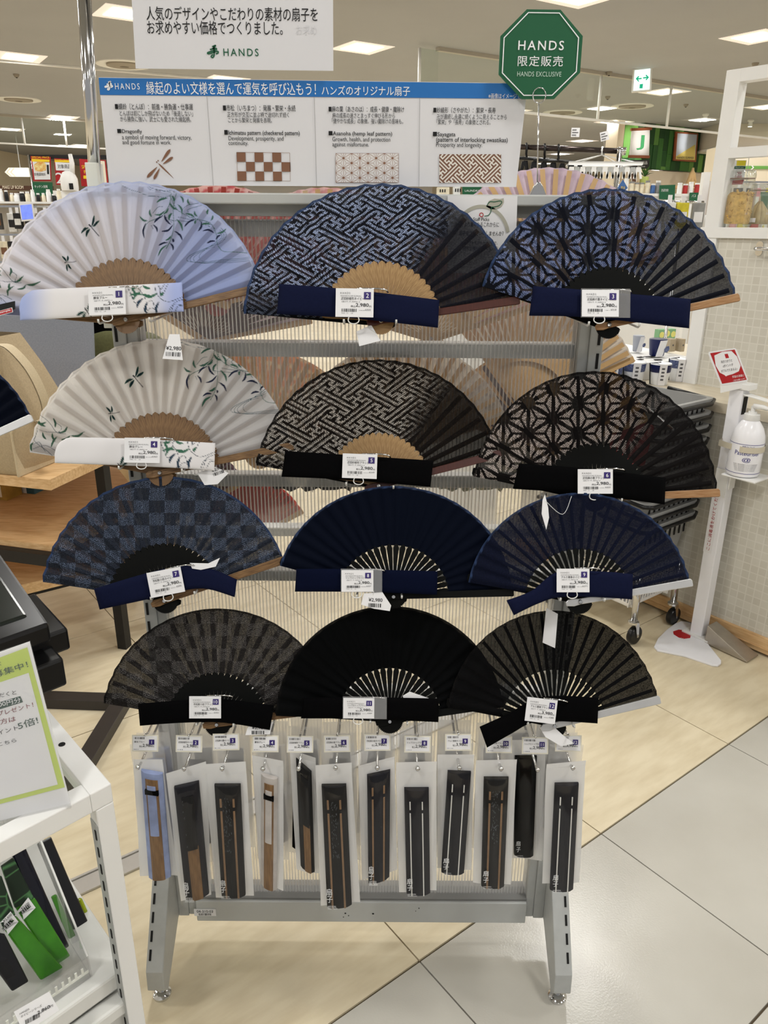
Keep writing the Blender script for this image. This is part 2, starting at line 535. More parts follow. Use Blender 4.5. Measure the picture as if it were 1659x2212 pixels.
MB().box((XL1, YR - 0.004, 0.0795), (XR0, YR + 0.05, 0.1345)).build('base_rail', M_rail, RACK, bevel=0.002)
MB().box((XL1, YR + 0.002, 0.1345), (XR0, YR + 0.05, 0.1395)).build('rail_seam', mat('rail_dark', (120, 120, 118), 0.5), RACK)
def base_leg(x0, x1, sx):
    yf = 1.093
    prof = [(YR + 0.05, 0.09), (YR + 0.05, 0.36), (YR, 0.36), (YR - 0.004, 0.27), (yf, 0.085), (yf - 0.003, 0.04), (yf + 0.017, 0.016), (yf + 0.035, 0.03), (YR - 0.005, 0.09)]
    m = MB().prism(prof, x0, x1, ax=((0, 1, 0), (0, 0, 1), (1, 0, 0)))
    o = m.build('base_leg', M_grey_metal, RACK, bevel=0.002)
    d = Vector((0, yf - (YR - 0.004), 0.085 - 0.27)); L = d.length; d.normalize(); nrm = Vector((0, d.z, -d.y))
    if nrm.y > 0: nrm = -nrm
    xs = (x0 + 0.007) if sx < 0 else (x1 - 0.008)
    s = MB()
    t = 0.012
    while t < L - 0.02:
        s.box((-0.0021, t, -0.0005), (0.0021, t + 0.02, 0.001), ax=(Vector((1, 0, 0)), d, nrm), org=(xs, YR - 0.004, 0.27))
        t += 0.034
    tag(s.build('slots', M_slot, o), kind='stuff')
    f = MB()
    xc = (x0 + x1) / 2 + sx * -0.002
    f.lathe([(0.018, 0.0), (0.0185, 0.006), (0.014, 0.010), (0.006, 0.012), (0.006, 0.04)], 20, (xc, yf + 0.02, 0))
    f.build('levelling_foot', M_chrome, o, smooth=True).location = Vector((0, 0, 0))
base_leg(XL0 - 0.034, XL1 - 0.038, -1)
base_leg(XR0 + 0.0375, XR1 + 0.034, 1)
# asset sticker on the base rail
p0 = at_y(443, 1972, YR - 0.0052)
st = MB().box((p0.x - 0.023, p0.y, p0.z - 0.0085), (p0.x + 0.023, p0.y + 0.0006, p0.z + 0.0105)).build('asset_sticker', M_paper, RACK)
FY = Matrix.Rotation(math.pi / 2, 4, 'X')          # flat print on a wall that faces -Y
def text_y(body, x0, z0, x1, z1, y, m, parent, bold=0.0, space=1.0):
    """lettering on a plane facing the viewer at world depth y, between world x0..x1 and z0..z1"""
    w = Vector(parent['_w']) if parent.get('_w') else Vector((0, 0, 0))
    return text_box(body, x0, z0, x1, z1, m, parent, z=0.0, bold=bold, space=space,
                    base=Matrix.Translation(Vector((0, y, 0)) - w) @ FY)
text_y('04-310-03', p0.x - 0.017, p0.z + 0.001, p0.x + 0.017, p0.z + 0.008, p0.y - 0.0006, M_ink, RACK)
def barcode(mb, x0, y0, x1, y1, seed, z=0.0006, n=26):
    r = random.Random(seed)
    x = x0; u = (x1 - x0) / n
    while x < x1 - u:
        w = r.choice((0.6, 0.6, 1.0, 1.6)) * u
        mb.add([(x, y0, z), (min(x + w, x1), y0, z), (min(x + w, x1), y1, z), (x, y1, z)], [(0, 1, 2, 3)])
        x += w + r.choice((0.7, 0.7, 1.1, 1.5)) * u
bc = MB(); barcode(bc, -0.013, -0.0065, 0.013, -0.0005, 5)
ob = bc.build('barcode', M_ink); ob.parent = RACK; ob['kind'] = 'stuff'
ob.matrix_local = Matrix.Translation(p0 - Vector((0, 0.0002, 0)) - Vector(RACK['_w'])) @ FY
# black scuff marks on the base rail
sm = MB()
for (px, py, r) in ((746, 1973, 2.4), (753, 1978, 1.6), (742, 1981, 1.4), (806, 1974, 2.6), (905, 1962, 1.6), (898, 1968, 1.2)):
    q = at_y(px, py, YR - 0.0046)
    sm.lathe([(r * 0.00085, 0), (r * 0.0006, 0.0006)], 7, q, ax=((1, 0, 0), (0, 0, 1), (0, -1, 0)))
tag(sm.build('scuff_mark', M_slot, RACK), kind='stuff')
# ---------------------------------------------------------------- printed cloth: colours computed per vertex
def L3(c): return np.array(rgb(*c))
def seg_dist(x, y, a, b):
    ax, ay = a; bx, by = b
    dx, dy = bx - ax, by - ay
    l2 = dx * dx + dy * dy + 1e-12
    t = np.clip(((x - ax) * dx + (y - ay) * dy) / l2, 0, 1)
    return np.hypot(x - (ax + t * dx), y - (ay + t * dy)), t
class Paint:
    """prints shapes, given in photograph pixels, into the colours of a cloth whose vertices sit at px,py"""
    def __init__(self, px, py, base):
        self.x, self.y, self.c = px, py, base
    def _sel(self, pts, pad):
        a = np.array(pts)
        return np.where((self.x > a[:, 0].min() - pad) & (self.x < a[:, 0].max() + pad) & (self.y > a[:, 1].min() - pad) & (self.y < a[:, 1].max() + pad))[0]
    def _mix(self, idx, k, col):
        k = np.clip(k, 0, 1)[:, None]
        self.c[idx, :3] = self.c[idx, :3] * (1 - k) + L3(col) * k
        self.c[idx, 3] = np.maximum(self.c[idx, 3], k[:, 0] * 0.97)
    def stroke(self, pts, w, col, n=6, soft=0.6):
        P = bez(pts, n)
        idx = self._sel(P, w + 2)
        if not len(idx): return
        d = np.full(len(idx), 1e9)
        for a, b in zip(P[:-1], P[1:]):
            d = np.minimum(d, seg_dist(self.x[idx], self.y[idx], a, b)[0])
        self._mix(idx, (w / 2 + soft / 2 - d) / soft, col)
    def leaf(self, base, tip, w, col, bend=0.12):
        b = np.array(base, float); t = np.array(tip, float)
        m = (b + t) / 2 + np.array([-(t - b)[1], (t - b)[0]]) * bend
        P = bez([b, m, t], 6)
        idx = self._sel(P, w + 2)
        if not len(idx): return
        d = np.full(len(idx), 1e9); tt = np.zeros(len(idx))
        k = len(P) - 1
        for i, (p, q) in enumerate(zip(P[:-1], P[1:])):
            dd, s = seg_dist(self.x[idx], self.y[idx], p, q)
            better = dd < d
            d = np.where(better, dd, d); tt = np.where(better, (i + s) / k, tt)
        ww = w / 2 * np.sin(np.pi * np.clip(tt, 0.02, 0.98)) ** 0.8
        self._mix(idx, (ww + 0.3 - d) / 0.6, col)
    def dragonfly(self, cx, cy, s, rot):
        c, n = math.cos(rot), math.sin(rot)
        def q(x, y): return (cx + s * (x * c - y * n), cy + s * (x * n + y * c))
        for a, b, w in (((2, -2), (9, -24), 6), ((4, -1), (20, -13), 6), ((-3, 2), (-21, 13), 6), ((-1, 4), (-9, 22), 6)):
            self.leaf(q(*a), q(*b), w * s, (40, 84, 70), 0.05)
            self.leaf(q(a[0] * 1.5, a[1] * 1.5), q(b[0] * 0.9, b[1] * 0.9), w * s * 0.5, (20, 30, 44), 0.05)
        self.stroke([q(-1, -4), q(4, 3), q(19, 20)], 2.0 * s, (22, 26, 36))
        self.stroke([q(-3, -5), q(0, -2)], 3.2 * s, (22, 26, 36))
GREEN, NAVYL, LINE = (58, 100, 84), (26, 34, 62), (52, 82, 92)
def Cc(pts, ox, oy, sc):
    return [(ox + p[0] / sc, oy + p[1] / sc) for p in pts]
def willow_print(P, ox, oy):
    """the willow and dragonfly print, given for the blue fan and shifted by ox,oy"""
    def A(*p): return Cc(p, 240 + ox, 400 + oy, 5.53)
    leaves = [((440, 430), (340, 370)), ((415, 450), (400, 640)), ((500, 470), (555, 565)), ((680, 150), (545, 210)), ((740, 470), (600, 555)),
              ((640, 350), (710, 465)), ((780, 410), (850, 545)), ((1010, 410), (870, 495)), ((755, 550), (855, 665)), ((670, 720), (560, 850)),
              ((705, 690), (740, 780)), ((680, 690), (565, 720)), ((720, 610), (645, 660)), ((620, 370), (510, 450)), ((640, 310), (520, 350)),
              ((465, 290), (490, 385)), ((820, 120), (860, 210)), ((920, 160), (945, 240)), ((790, 220), (850, 360)), ((700, 210), (790, 290)),
              ((890, 340), (1000, 390)), ((990, 300), (1035, 380)), ((1080, 430), (1035, 545)), ((1230, 570), (1090, 545)), ((1080, 465), (1185, 470)),
              ((1165, 290), (1150, 350)), ((1210, 350), (1190, 420)), ((1260, 570), (1375, 515)), ((1250, 650), (1310, 590)), ((1250, 670), (1140, 690)),
              ((690, 280), (620, 350)), ((730, 330), (690, 420)), ((730, 130), (750, 200)), ((1020, 420), (1008, 470)), ((735, 640), (738, 680))]
    strokes = [[(720, 100), (690, 260), (560, 380), (430, 460), (408, 520)], [(780, 100), (740, 300), (750, 500), (720, 640), (660, 760)],
               [(700, 120), (800, 300), (1000, 400), (1180, 450), (1260, 600), (1270, 700), (1350, 790), (1620, 805)],
               [(1310, 510), (1380, 600), (1300, 700), (1100, 760), (930, 850), (930, 910), (1200, 930), (1650, 905)],
               [(1300, 530), (1350, 610), (1280, 690), (1100, 770), (960, 850), (970, 915), (1200, 920), (1650, 880)],
               [(1290, 550), (1325, 620), (1260, 680), (1140, 760), (1060, 830), (1070, 890), (1160, 910), (1650, 860)],
               [(1240, 740), (1100, 780), (985, 860), (1010, 930)],
               [(130, 10), (400, 110), (560, 140), (700, 130)], [(430, 20), (500, 60), (720, 62)], [(440, 5), (520, 45), (760, 90)], [(560, 330), (740, 420), (1010, 430)],
               [(800, 385), (900, 400), (1040, 420), (1180, 500)], [(930, 330), (915, 300), (1000, 255), (1080, 240)], [(620, 250), (560, 260), (500, 340)],
               [(480, 480), (500, 520)], [(1100, 420), (1170, 440), (1240, 520)], [(850, 320), (880, 270), (960, 230), (1040, 210)], [(720, 330), (690, 390), (720, 440)]]
    for k, s in enumerate(strokes):
        P.stroke(A(*s), 1.0 if k > 2 else 1.3, LINE if k > 2 else (62, 104, 92))
    for k, (b, t) in enumerate(leaves):
        col = NAVYL if (t[1] > 430 or t[0] < 420) and k % 3 else GREEN
        P.leaf(A(b)[0], A(t)[0], 4.6, col, 0.14 if k % 2 else -0.14)
    def B(*p): return [(q[0] - 95 + ox, q[1] - 326 + oy) for q in Cc(p, 0, 560, 4.097)]
    for b, t in (((480, 1490), (475, 1405)), ((515, 1538), (600, 1480)), ((510, 1570), (455, 1665)), ((380, 1530), (405, 1595)), ((470, 1540), (485, 1610)),
                 ((620, 1560), (750, 1526)), ((320, 1445), (405, 1440)), ((330, 1420), (405, 1480)), ((540, 1600), (620, 1560)), ((300, 1620), (275, 1700))):
        P.leaf(B(b)[0], B(t)[0], 5.0, (54, 92, 72), 0.15)
    for s in ([(340, 1370), (420, 1430), (500, 1530), (580, 1545)], [(340, 1510), (300, 1590), (330, 1630), (410, 1690), (460, 1740)], [(330, 1500), (420, 1530), (540, 1530)],
              [(480, 1440), (540, 1480), (520, 1530)], [(300, 1640), (350, 1620), (400, 1700)], [(290, 1680), (400, 1650), (490, 1690)]):
        P.stroke(B(*s), 1.1, (50, 72, 80))
    P.dragonfly(195 + ox, 490 + oy, 1.0, 0.0)
    P.dragonfly(145 + ox, 568 + oy, 0.72, -1.0)

_SY = {}
def sayagata_d(P, Q):
    """distance to the interlocking key-fret lines; P,Q in line pitches; mirrored motifs stand on a 5 x 5 chequer"""
    if 't' not in _SY:
        n = 400
        g = (np.arange(n) + 0.5) / n * 10.0
        X, Y = np.meshgrid(g, g, indexing='ij')
        best = np.full(X.shape, 1e9)
        arm = [((0, 0), (0, 1)), ((0, 1), (-1, 1)), ((-1, 1), (-1, 2)), ((-1, 2), (6, 2))]
        for i in range(-1, 4):
            for j in range(-1, 4):
                mir = -1 if (i + j) % 2 else 1
                for r in range(4):
                    for s in arm:
                        q = []
                        for (p0, q0) in s:
                            for _ in range(r):
                                p0, q0 = q0, -p0
                            q.append((5 * i + mir * p0, 5 * j + q0))
                        (a, b), (c, d) = q
                        dx = np.maximum(np.maximum(min(a, c) - X, X - max(a, c)), 0)
                        dy = np.maximum(np.maximum(min(b, d) - Y, Y - max(b, d)), 0)
                        best = np.minimum(best, np.maximum(dx, dy))
        _SY['t'] = best
    t = _SY['t']
    n = t.shape[0]
    return t[((P % 10.0) / 10.0 * n).astype(int) % n, ((Q % 10.0) / 10.0 * n).astype(int) % n]
def asanoha_d(x, y, s):
    """distance (in side lengths) to the hemp-leaf lines on triangles of side s; also distance to the nearest star centre"""
    h = s * math.sqrt(3) / 2
    v = y / h; u = x / s - v / 2
    fu, fv = u - np.floor(u), v - np.floor(v)
    up = fu + fv < 1
    a = np.where(up, 1 - fu - fv, fu + fv - 1); b = np.where(up, fu, 1 - fu); c = np.where(up, fv, 1 - fv)
    e = np.minimum(np.minimum(a, b), c)
    st = np.sort(np.stack([a, b, c]), axis=0)
    med = (st[1] - st[0]) * 0.866
    mx = st[2]
    return np.minimum(e, np.where(mx > 0.333, med, 1)), 1 - mx
# ---------------------------------------------------------------- the twelve folding fans
def sstep(a, b, x):
    t = np.clip((x - a) / (b - a), 0, 1); return t * t * (3 - 2 * t)
def mixc(c, col, k):
    k = np.clip(k, 0, 1)[:, None]; c[:, :3] = c[:, :3] * (1 - k) + L3(col) * k
BACKCOL = {'b_flower': ((222, 176, 170), (196, 96, 100), 1.0), 'b_pink': ((224, 188, 186), (206, 150, 152), 1.0), 'b_lilac': ((208, 190, 206), (198, 178, 198), 0.97), 'b_cream': ((226, 218, 206), (206, 196, 188), 1.0),
           'b_orange': ((214, 150, 108), (222, 198, 160), 1.0), 'b_tan': ((176, 138, 92), (196, 160, 112), 1.0), 'b_purple': ((128, 96, 122), (92, 70, 92), 1.0), 'b_red': ((214, 60, 50), (226, 110, 90), 1.0)}
def leaf_colours(kind, px, py, ang, rad, R, piv):
    """rgba of the cloth at photograph pixels px,py (ang in degrees, rad in pixels from the rivet)"""
    n = len(px)
    c = np.ones((n, 4))
    x, y = px - piv[0], py - piv[1]
    if kind in ('blue', 'grey'):
        if kind == 'blue':
            c[:, :3] = L3((240, 237, 241))
            mixc(c, (148, 168, 222), 0.95 * sstep(112, 42, ang + 10 * (1 - rad / R)) + 0.0)
            mixc(c, (176, 188, 224), 0.8 * sstep(R * 0.80, R * 1.0, rad) * sstep(150, 100, ang))
            mixc(c, (140, 160, 215), 0.9 * sstep(166, 176, ang))
        else:
            c[:, :3] = L3((242, 238, 232))
            mixc(c, (216, 216, 219), 0.9 * sstep(85, 45, ang))
            mixc(c, (206, 206, 210), 0.8 * sstep(160, 168, ang))
        c[:, 3] = 0.64
        P = Paint(px, py, c)
        willow_print(P, *((0, 0) if kind == 'blue' else (95, 326)))
        c[rad > R - 4, 3] = 0.95
        return c
    if kind in BACKCOL:
        a, b, al = BACKCOL[kind]
        c[:, :3] = L3(a)
        bl = np.sin(x / 9.0 + 3 * np.sin(y / 13.0)) * np.sin(y / 8.0 + 2 * np.sin(x / 17.0)) + 0.5 * np.sin(x / 4.1) * np.sin(y / 3.7)
        mixc(c, b, sstep(0.15, 0.5, bl))
        c[:, 3] = al
        return c
    navy = kind.endswith('navy')
    dark = (19, 21, 29) if navy else (20, 18, 18)
    c[:, :3] = L3(dark)
    if kind.startswith('saya'):
        c[:, 3] = 0.86
        uu = 11.4
        # cloth axes: P runs down to the right, Q up to the right
        det = 0.88 * -0.60 - 0.80 * 0.47
        u = (x * -0.60 - y * 0.80) / det / uu + 2.3; v = (y * 0.88 - x * 0.47) / det / uu + 1.1
        m = sayagata_d(u, v) < 0.25
        fu, fv = (u * 2.9) % 1.0, (v * 2.9) % 1.0
        dots = (np.abs(fu - 0.5) < 0.36) & (np.abs(fv - 0.5) < 0.36)
        k = m & dots
        fade = sstep(50, 78, ang) * (1 - 0.75 * sstep(160, 172, ang))
        light = (165, 180, 214) if navy else (206, 200, 192)
        mixc(c, light, k * fade * 0.9)
        c[:, 3] = 0.92
    elif kind.startswith('asa'):
        x0, y0 = (-150, -208) if navy else (-89, -238)
        S = 65.0
        d, s0 = asanoha_d(y - y0, (x - x0) * 1.045, S)
        dp = d * S * 0.866; ds = s0 * S * 0.9
        pet = (dp > 4.2) & (ds > 15) & (ds < S * 0.62)
        hat = (np.abs(((x + y * 0.9) / 4.6) % 1.0 - 0.5) < 0.34) & (np.abs(((x * 0.6 - y) / 5.2) % 1.0 - 0.5) < 0.42)
        fade = sstep(44, 82, ang)
        light = (118, 132, 172) if navy else (196, 184, 178)
        mixc(c, light, pet * hat * fade * 0.88)
        mixc(c, (52, 62, 92) if navy else (70, 64, 62), pet * (~hat) * fade * 0.5)
        c[:, 3] = 0.91
    elif kind.startswith('ichi'):
        c[:, :3] = L3((30, 34, 44) if navy else (30, 28, 28))
        cu = x / 33.0 + 0.1 * np.sin(y / 40); cv = y / 27.0
        chk = (np.floor(cu) + np.floor(cv)) % 2 == 0
        # fish-scale arcs of dots inside the light squares
        hx = (x / 17.0) % 1.0 - 0.5; hy = (y / 17.0) % 1.0
        rr = np.hypot(hx, hy) * 17.0
        an = np.arctan2(hx, hy)
        dots = (np.abs((rr / 3.4) % 1.0 - 0.5) < 0.30) & (np.abs((an * rr / 3.2) % 1.0 - 0.5) < 0.34)
        mixc(c, (150, 168, 200) if navy else (164, 160, 158), chk * dots * 0.26)
        mixc(c, (110, 120, 135) if navy else (120, 116, 112), (~chk) * dots * 0.10)
        c[:, 3] = np.where(chk, 0.96, 0.945)
    elif kind.startswith('plain'):
        c[:, :3] = L3((3, 8, 23) if navy else (4, 5, 6))
        c[:, 3] = 1.0
    elif kind.startswith('sheer'):
        c[:, :3] = L3((15, 19, 36) if navy else (12, 12, 13))
        c[:, 3] = 0.95
    rim = rad > R - 5
    mixc(c, (44, 60, 92) if navy else (16, 15, 15), rim * 0.9)
    c[rim, 3] = 0.98
    return c
M_leaf = {'white': paint_mat('printed_white_cotton', 0.85, trans=0.35), 'dark': paint_mat('sheer_dark_cloth', 0.85, weave=0.18), 'solid': paint_mat('dark_ripstop', 0.75)}
M_backcotton = mat('plain_lavender_cotton', (228, 230, 242), 0.85, noise=0.03)
M_backcotton2 = mat('plain_grey_cotton', (240, 237, 233), 0.85, noise=0.03)
def rib_mesh(R, r_in, k, tail, w0, w1, ws, m, name='rib', slim=False):
    """one flat slat along +x: tail past the rivet, widening to a rounded end at r_in, then a thin stay behind the cloth"""
    mb = MB()
    pts = [(-tail, 0)]
    up = [(-tail * 0.86, w0 * 0.75), (-tail * 0.45, w0 * 1.0), (0, w0 * 0.6), (r_in * 0.30, w1 * 0.26), (r_in * 0.58, w1 * 0.54), (r_in * 0.80, w1 * 0.86), (r_in * 0.93, w1), (r_in * 0.99, w1 * 0.72)]
    if slim: up[3:6] = [(r_in * f, w1 * f) for f in (0.3, 0.6, 0.8)]
    poly = [(-tail, 0)] + [(a, -b / 2) for a, b in up] + [(r_in * 1.02, 0)] + [(a, b / 2) for a, b in reversed(up)]
    mb.prism([(a * k, b * k) for a, b in poly], 0.0014, 0.0024)
    mb.box((r_in * 0.9 * k, -ws / 2 * k, -0.0052), (R * 0.975 * k, ws / 2 * k, -0.0044))
    return mb.mesh(name, m)
def make_fan(spec):
    (no, px, py, R, r_in, aL, aR, xs, ys, yp, col, kind, rib_m, guard_m, label) = spec
    zc = yp / ray(px, py).y - 0.013 * col
    root, k = card_frame('folding_fan', label, 'fan', px, py, zc, 'folding fans opened out on the rack')
    root.scale = (xs, ys, 1)
    plain = kind.startswith('plain') or kind.startswith('sheer')
    backf = kind in BACKCOL
    if backf: root.scale = (xs, ys, -1)
    N = 22
    per = 4 if plain else (8 if backf else 26)
    nt = N * per
    nr = 6 if plain else (30 if backf else 108)
    th = np.radians(np.linspace(aL, aR, nt + 1))
    rr = np.linspace(r_in * 0.985, R, nr + 1) if not plain else np.r_[np.linspace(r_in * 0.985, R - 6, nr - 1), R - 5, R]
    TH, RR = np.meshgrid(th, rr)
    fr = (np.arange(nt + 1) / per) % 1.0
    tri = 1 - 2 * np.abs(2 * fr - 1)                              # -1 at the stays, +1 between them
    amp = 3.4 * k
    Z = (tri[None, :] * amp) * (0.35 + 0.65 * RR / R)
    Rw = RR * (1 + 0.0012 * tri[None, :] * ((RR - r_in) / (R - r_in)) ** 2)
    X = Rw * np.cos(TH); Y = Rw * np.sin(TH)
    me = bpy.data.meshes.new('leaf')
    nv = (nt + 1) * (nr + 1)
    co = np.stack([X * k, Y * k, Z], -1).reshape(-1, 3).astype(np.float32)
    i, j = np.meshgrid(np.arange(nr), np.arange(nt), indexing='ij')
    a = i * (nt + 1) + j
    quads = np.stack([a, a + nt + 1, a + nt + 2, a + 1], -1).reshape(-1, 4)
    me.vertices.add(nv); me.vertices.foreach_set('co', co.ravel())
    me.loops.add(quads.size); me.loops.foreach_set('vertex_index', quads.ravel().astype(np.int32))
    me.polygons.add(len(quads)); me.polygons.foreach_set('loop_start', np.arange(0, quads.size, 4, dtype=np.int32))
    me.update(calc_edges=True)
    gx = px + (X * xs).ravel(); gy = py - (Y * ys).ravel()
    set_print(me, leaf_colours(kind, gx, gy, np.degrees(TH).ravel(), Rw.ravel(), R, (px, py)))
    me.materials.append(M_leaf['white'] if kind in ('blue', 'grey') or backf else M_leaf['solid'] if kind.startswith('plain') else M_leaf['dark'])
    link('leaf', me, root)
    if kind in ('blue', 'grey'):                                   # second cloth layer behind the stays
        bm = MB(); nb = N * 2
        for q in range(nb + 1):
            t = math.radians(aL + (aR - aL) * q / nb)
            for r_ in (r_in * 0.99, R * 0.995):
                bm.v.append((r_ * k * math.cos(t), r_ * k * math.sin(t), -0.0062 - (0.0012 if q % 2 else 0)))
        bm.f = [(2 * q, 2 * q + 2, 2 * q + 3, 2 * q + 1) for q in range(nb)]
        bm.build('back_leaf', M_backcotton if kind == 'blue' else M_backcotton2, root)
    # slats with their stays behind the cloth
    slim = kind.startswith('plain') or kind.startswith('sheer')
    w1 = 2 * r_in * math.sin(math.radians((aL - aR) / N / 2)) * (0.98 if not slim else (0.82 if kind.startswith('plain') else 0.70))
    rm = rib_mesh(R, r_in, k, 29, 9, w1, 10.5 if not slim else 7, rib_m, slim=slim)
    tilt = 0.0
    for q in range(N):
        t = math.radians(aL + (aR - aL) * (q + 0.5) / N)
        o = link('rib', rm, root)
        o.rotation_euler = (0, 0, t)
        o.location = (0, 0, -0.00006 * q)
    # guard sticks: front one lies along the right edge, the back one behind the left edge
    for side in (0, 1):
        g = MB()
        wt = 17
        poly = [(-30, -5), (-31, 4), (-24, 9), (-8, 8.5), (0, 7), (R * 0.45, 8), (R * 1.0, wt * 0.55), (R * 1.012, wt * 0.3), (R * 1.012, -wt * 0.42), (R, -wt * 0.5), (R * 0.45, -7), (0, -6), (-14, -8)]
        g.prism([(a * k, b * k) for a, b in poly], 0, 0.0035)
        o = g.build('guard_stick', guard_m if side == 0 or kind in ('blue', 'grey') or backf else M_blackwood, root, bevel=0.0008)
        if side == 0:
            o.rotation_euler = (0, 0, math.radians(aR - 1.0)); o.location = (0, 0, 0.0026)
        else:
            o.rotation_euler = (0, 0, math.radians(aL - 2.4)); o.location = (0, 0, -0.0095)
    MB().lathe([(0.0034, -0.012), (0.0036, 0.0078), (0.0026, 0.0092), (0.0, 0.0094)], 14).build('rivet', M_chrome, root, smooth=True)
    return root, zc, k
FANS = [
    (1, 275, 693, 301, 134, 177, 14.5, 1, 1, 1.130, 0, 'blue', M_bamboo, M_bamboo, 'pale blue folding fan printed with willow leaves and dragonflies'),
    (2, 823, 695, 298, 129, 176.5, 9.5, 1, 1, 1.130, 1, 'saya_navy', M_bamboo2, M_mahogany, 'sheer navy folding fan with key-fret pattern and tan bamboo slats'),
    (3, 1313, 704, 297, 127, 163, 12.5, 0.955, 1, 1.130, 2, 'asa_navy', M_blackwood, M_oakguard, 'sheer navy folding fan with hemp-leaf stars and black slats'),
    (4, 348, 1022, 289, 130, 171, 12.5, 1, 1, 1.145, 0, 'grey', M_bamboo, M_bamboo, 'pale grey folding fan printed with willow leaves and dragonflies'),
    (5, 818, 1050, 273, 114, 170.5, 15.5, 0.985, 1, 1.145, 1, 'saya_black', M_bamboo2, M_mahogany, 'sheer black folding fan with key-fret pattern and tan bamboo slats'),
    (6, 1284, 1077, 275, 118, 170, 3.5, 0.965, 1, 1.145, 2, 'asa_black', M_blackwood, M_oakguard, 'sheer black folding fan with hemp-leaf stars and black slats'),
    (7, 358, 1297, 270, 124, 171.5, 20, 1.0, 0.99, 1.075, 0, 'ichi_navy', M_blackwood, M_bamboo, 'navy folding fan with checkered pattern of dotted waves'),
    (8, 850, 1288, 256, 120, 164, 3.0, 1.0, 0.93, 1.066, 1, 'plain_navy', M_blackwood, M_blackwood, 'plain opaque deep navy folding fan with black slats'),
    (9, 1251, 1299, 243, 118, 170, 11, 1.0, 0.965, 1.066, 2, 'sheer_navy', M_blackwood, M_silver, 'plain sheer navy folding fan with silver guard sticks'),
    (10, 470, 1563, 251, 111, 170, 9, 1.0, 0.99, 1.060, 0, 'ichi_black', M_blackwood, M_bamboo, 'black folding fan with checkered pattern of dotted waves'),
    (11, 842, 1556, 247, 114, 178, 10, 1.0, 1, 1.060, 1, 'plain_black', M_blackwood, M_blackwood, 'plain opaque black folding fan with black slats'),
    (12, 1196, 1566, 240, 117, 171.5, 14, 0.965, 1.03, 1.060, 2, 'sheer_black', M_blackwood, M_silver, 'plain sheer black folding fan with silver guard sticks'),
]
SHORT = {1: 'pale blue willow-print fan', 2: 'navy key-fret fan', 3: 'navy hemp-leaf fan', 4: 'pale grey willow-print fan', 5: 'black key-fret fan', 6: 'black hemp-leaf fan', 7: 'navy checkered fan',
         8: 'plain opaque navy fan', 9: 'sheer navy fan with silver sticks', 10: 'black checkered fan', 11: 'plain opaque black fan', 12: 'sheer black fan with silver sticks'}
FAN_INFO = {}
for sp in FANS:
    FAN_INFO[sp[0]] = make_fan(sp)
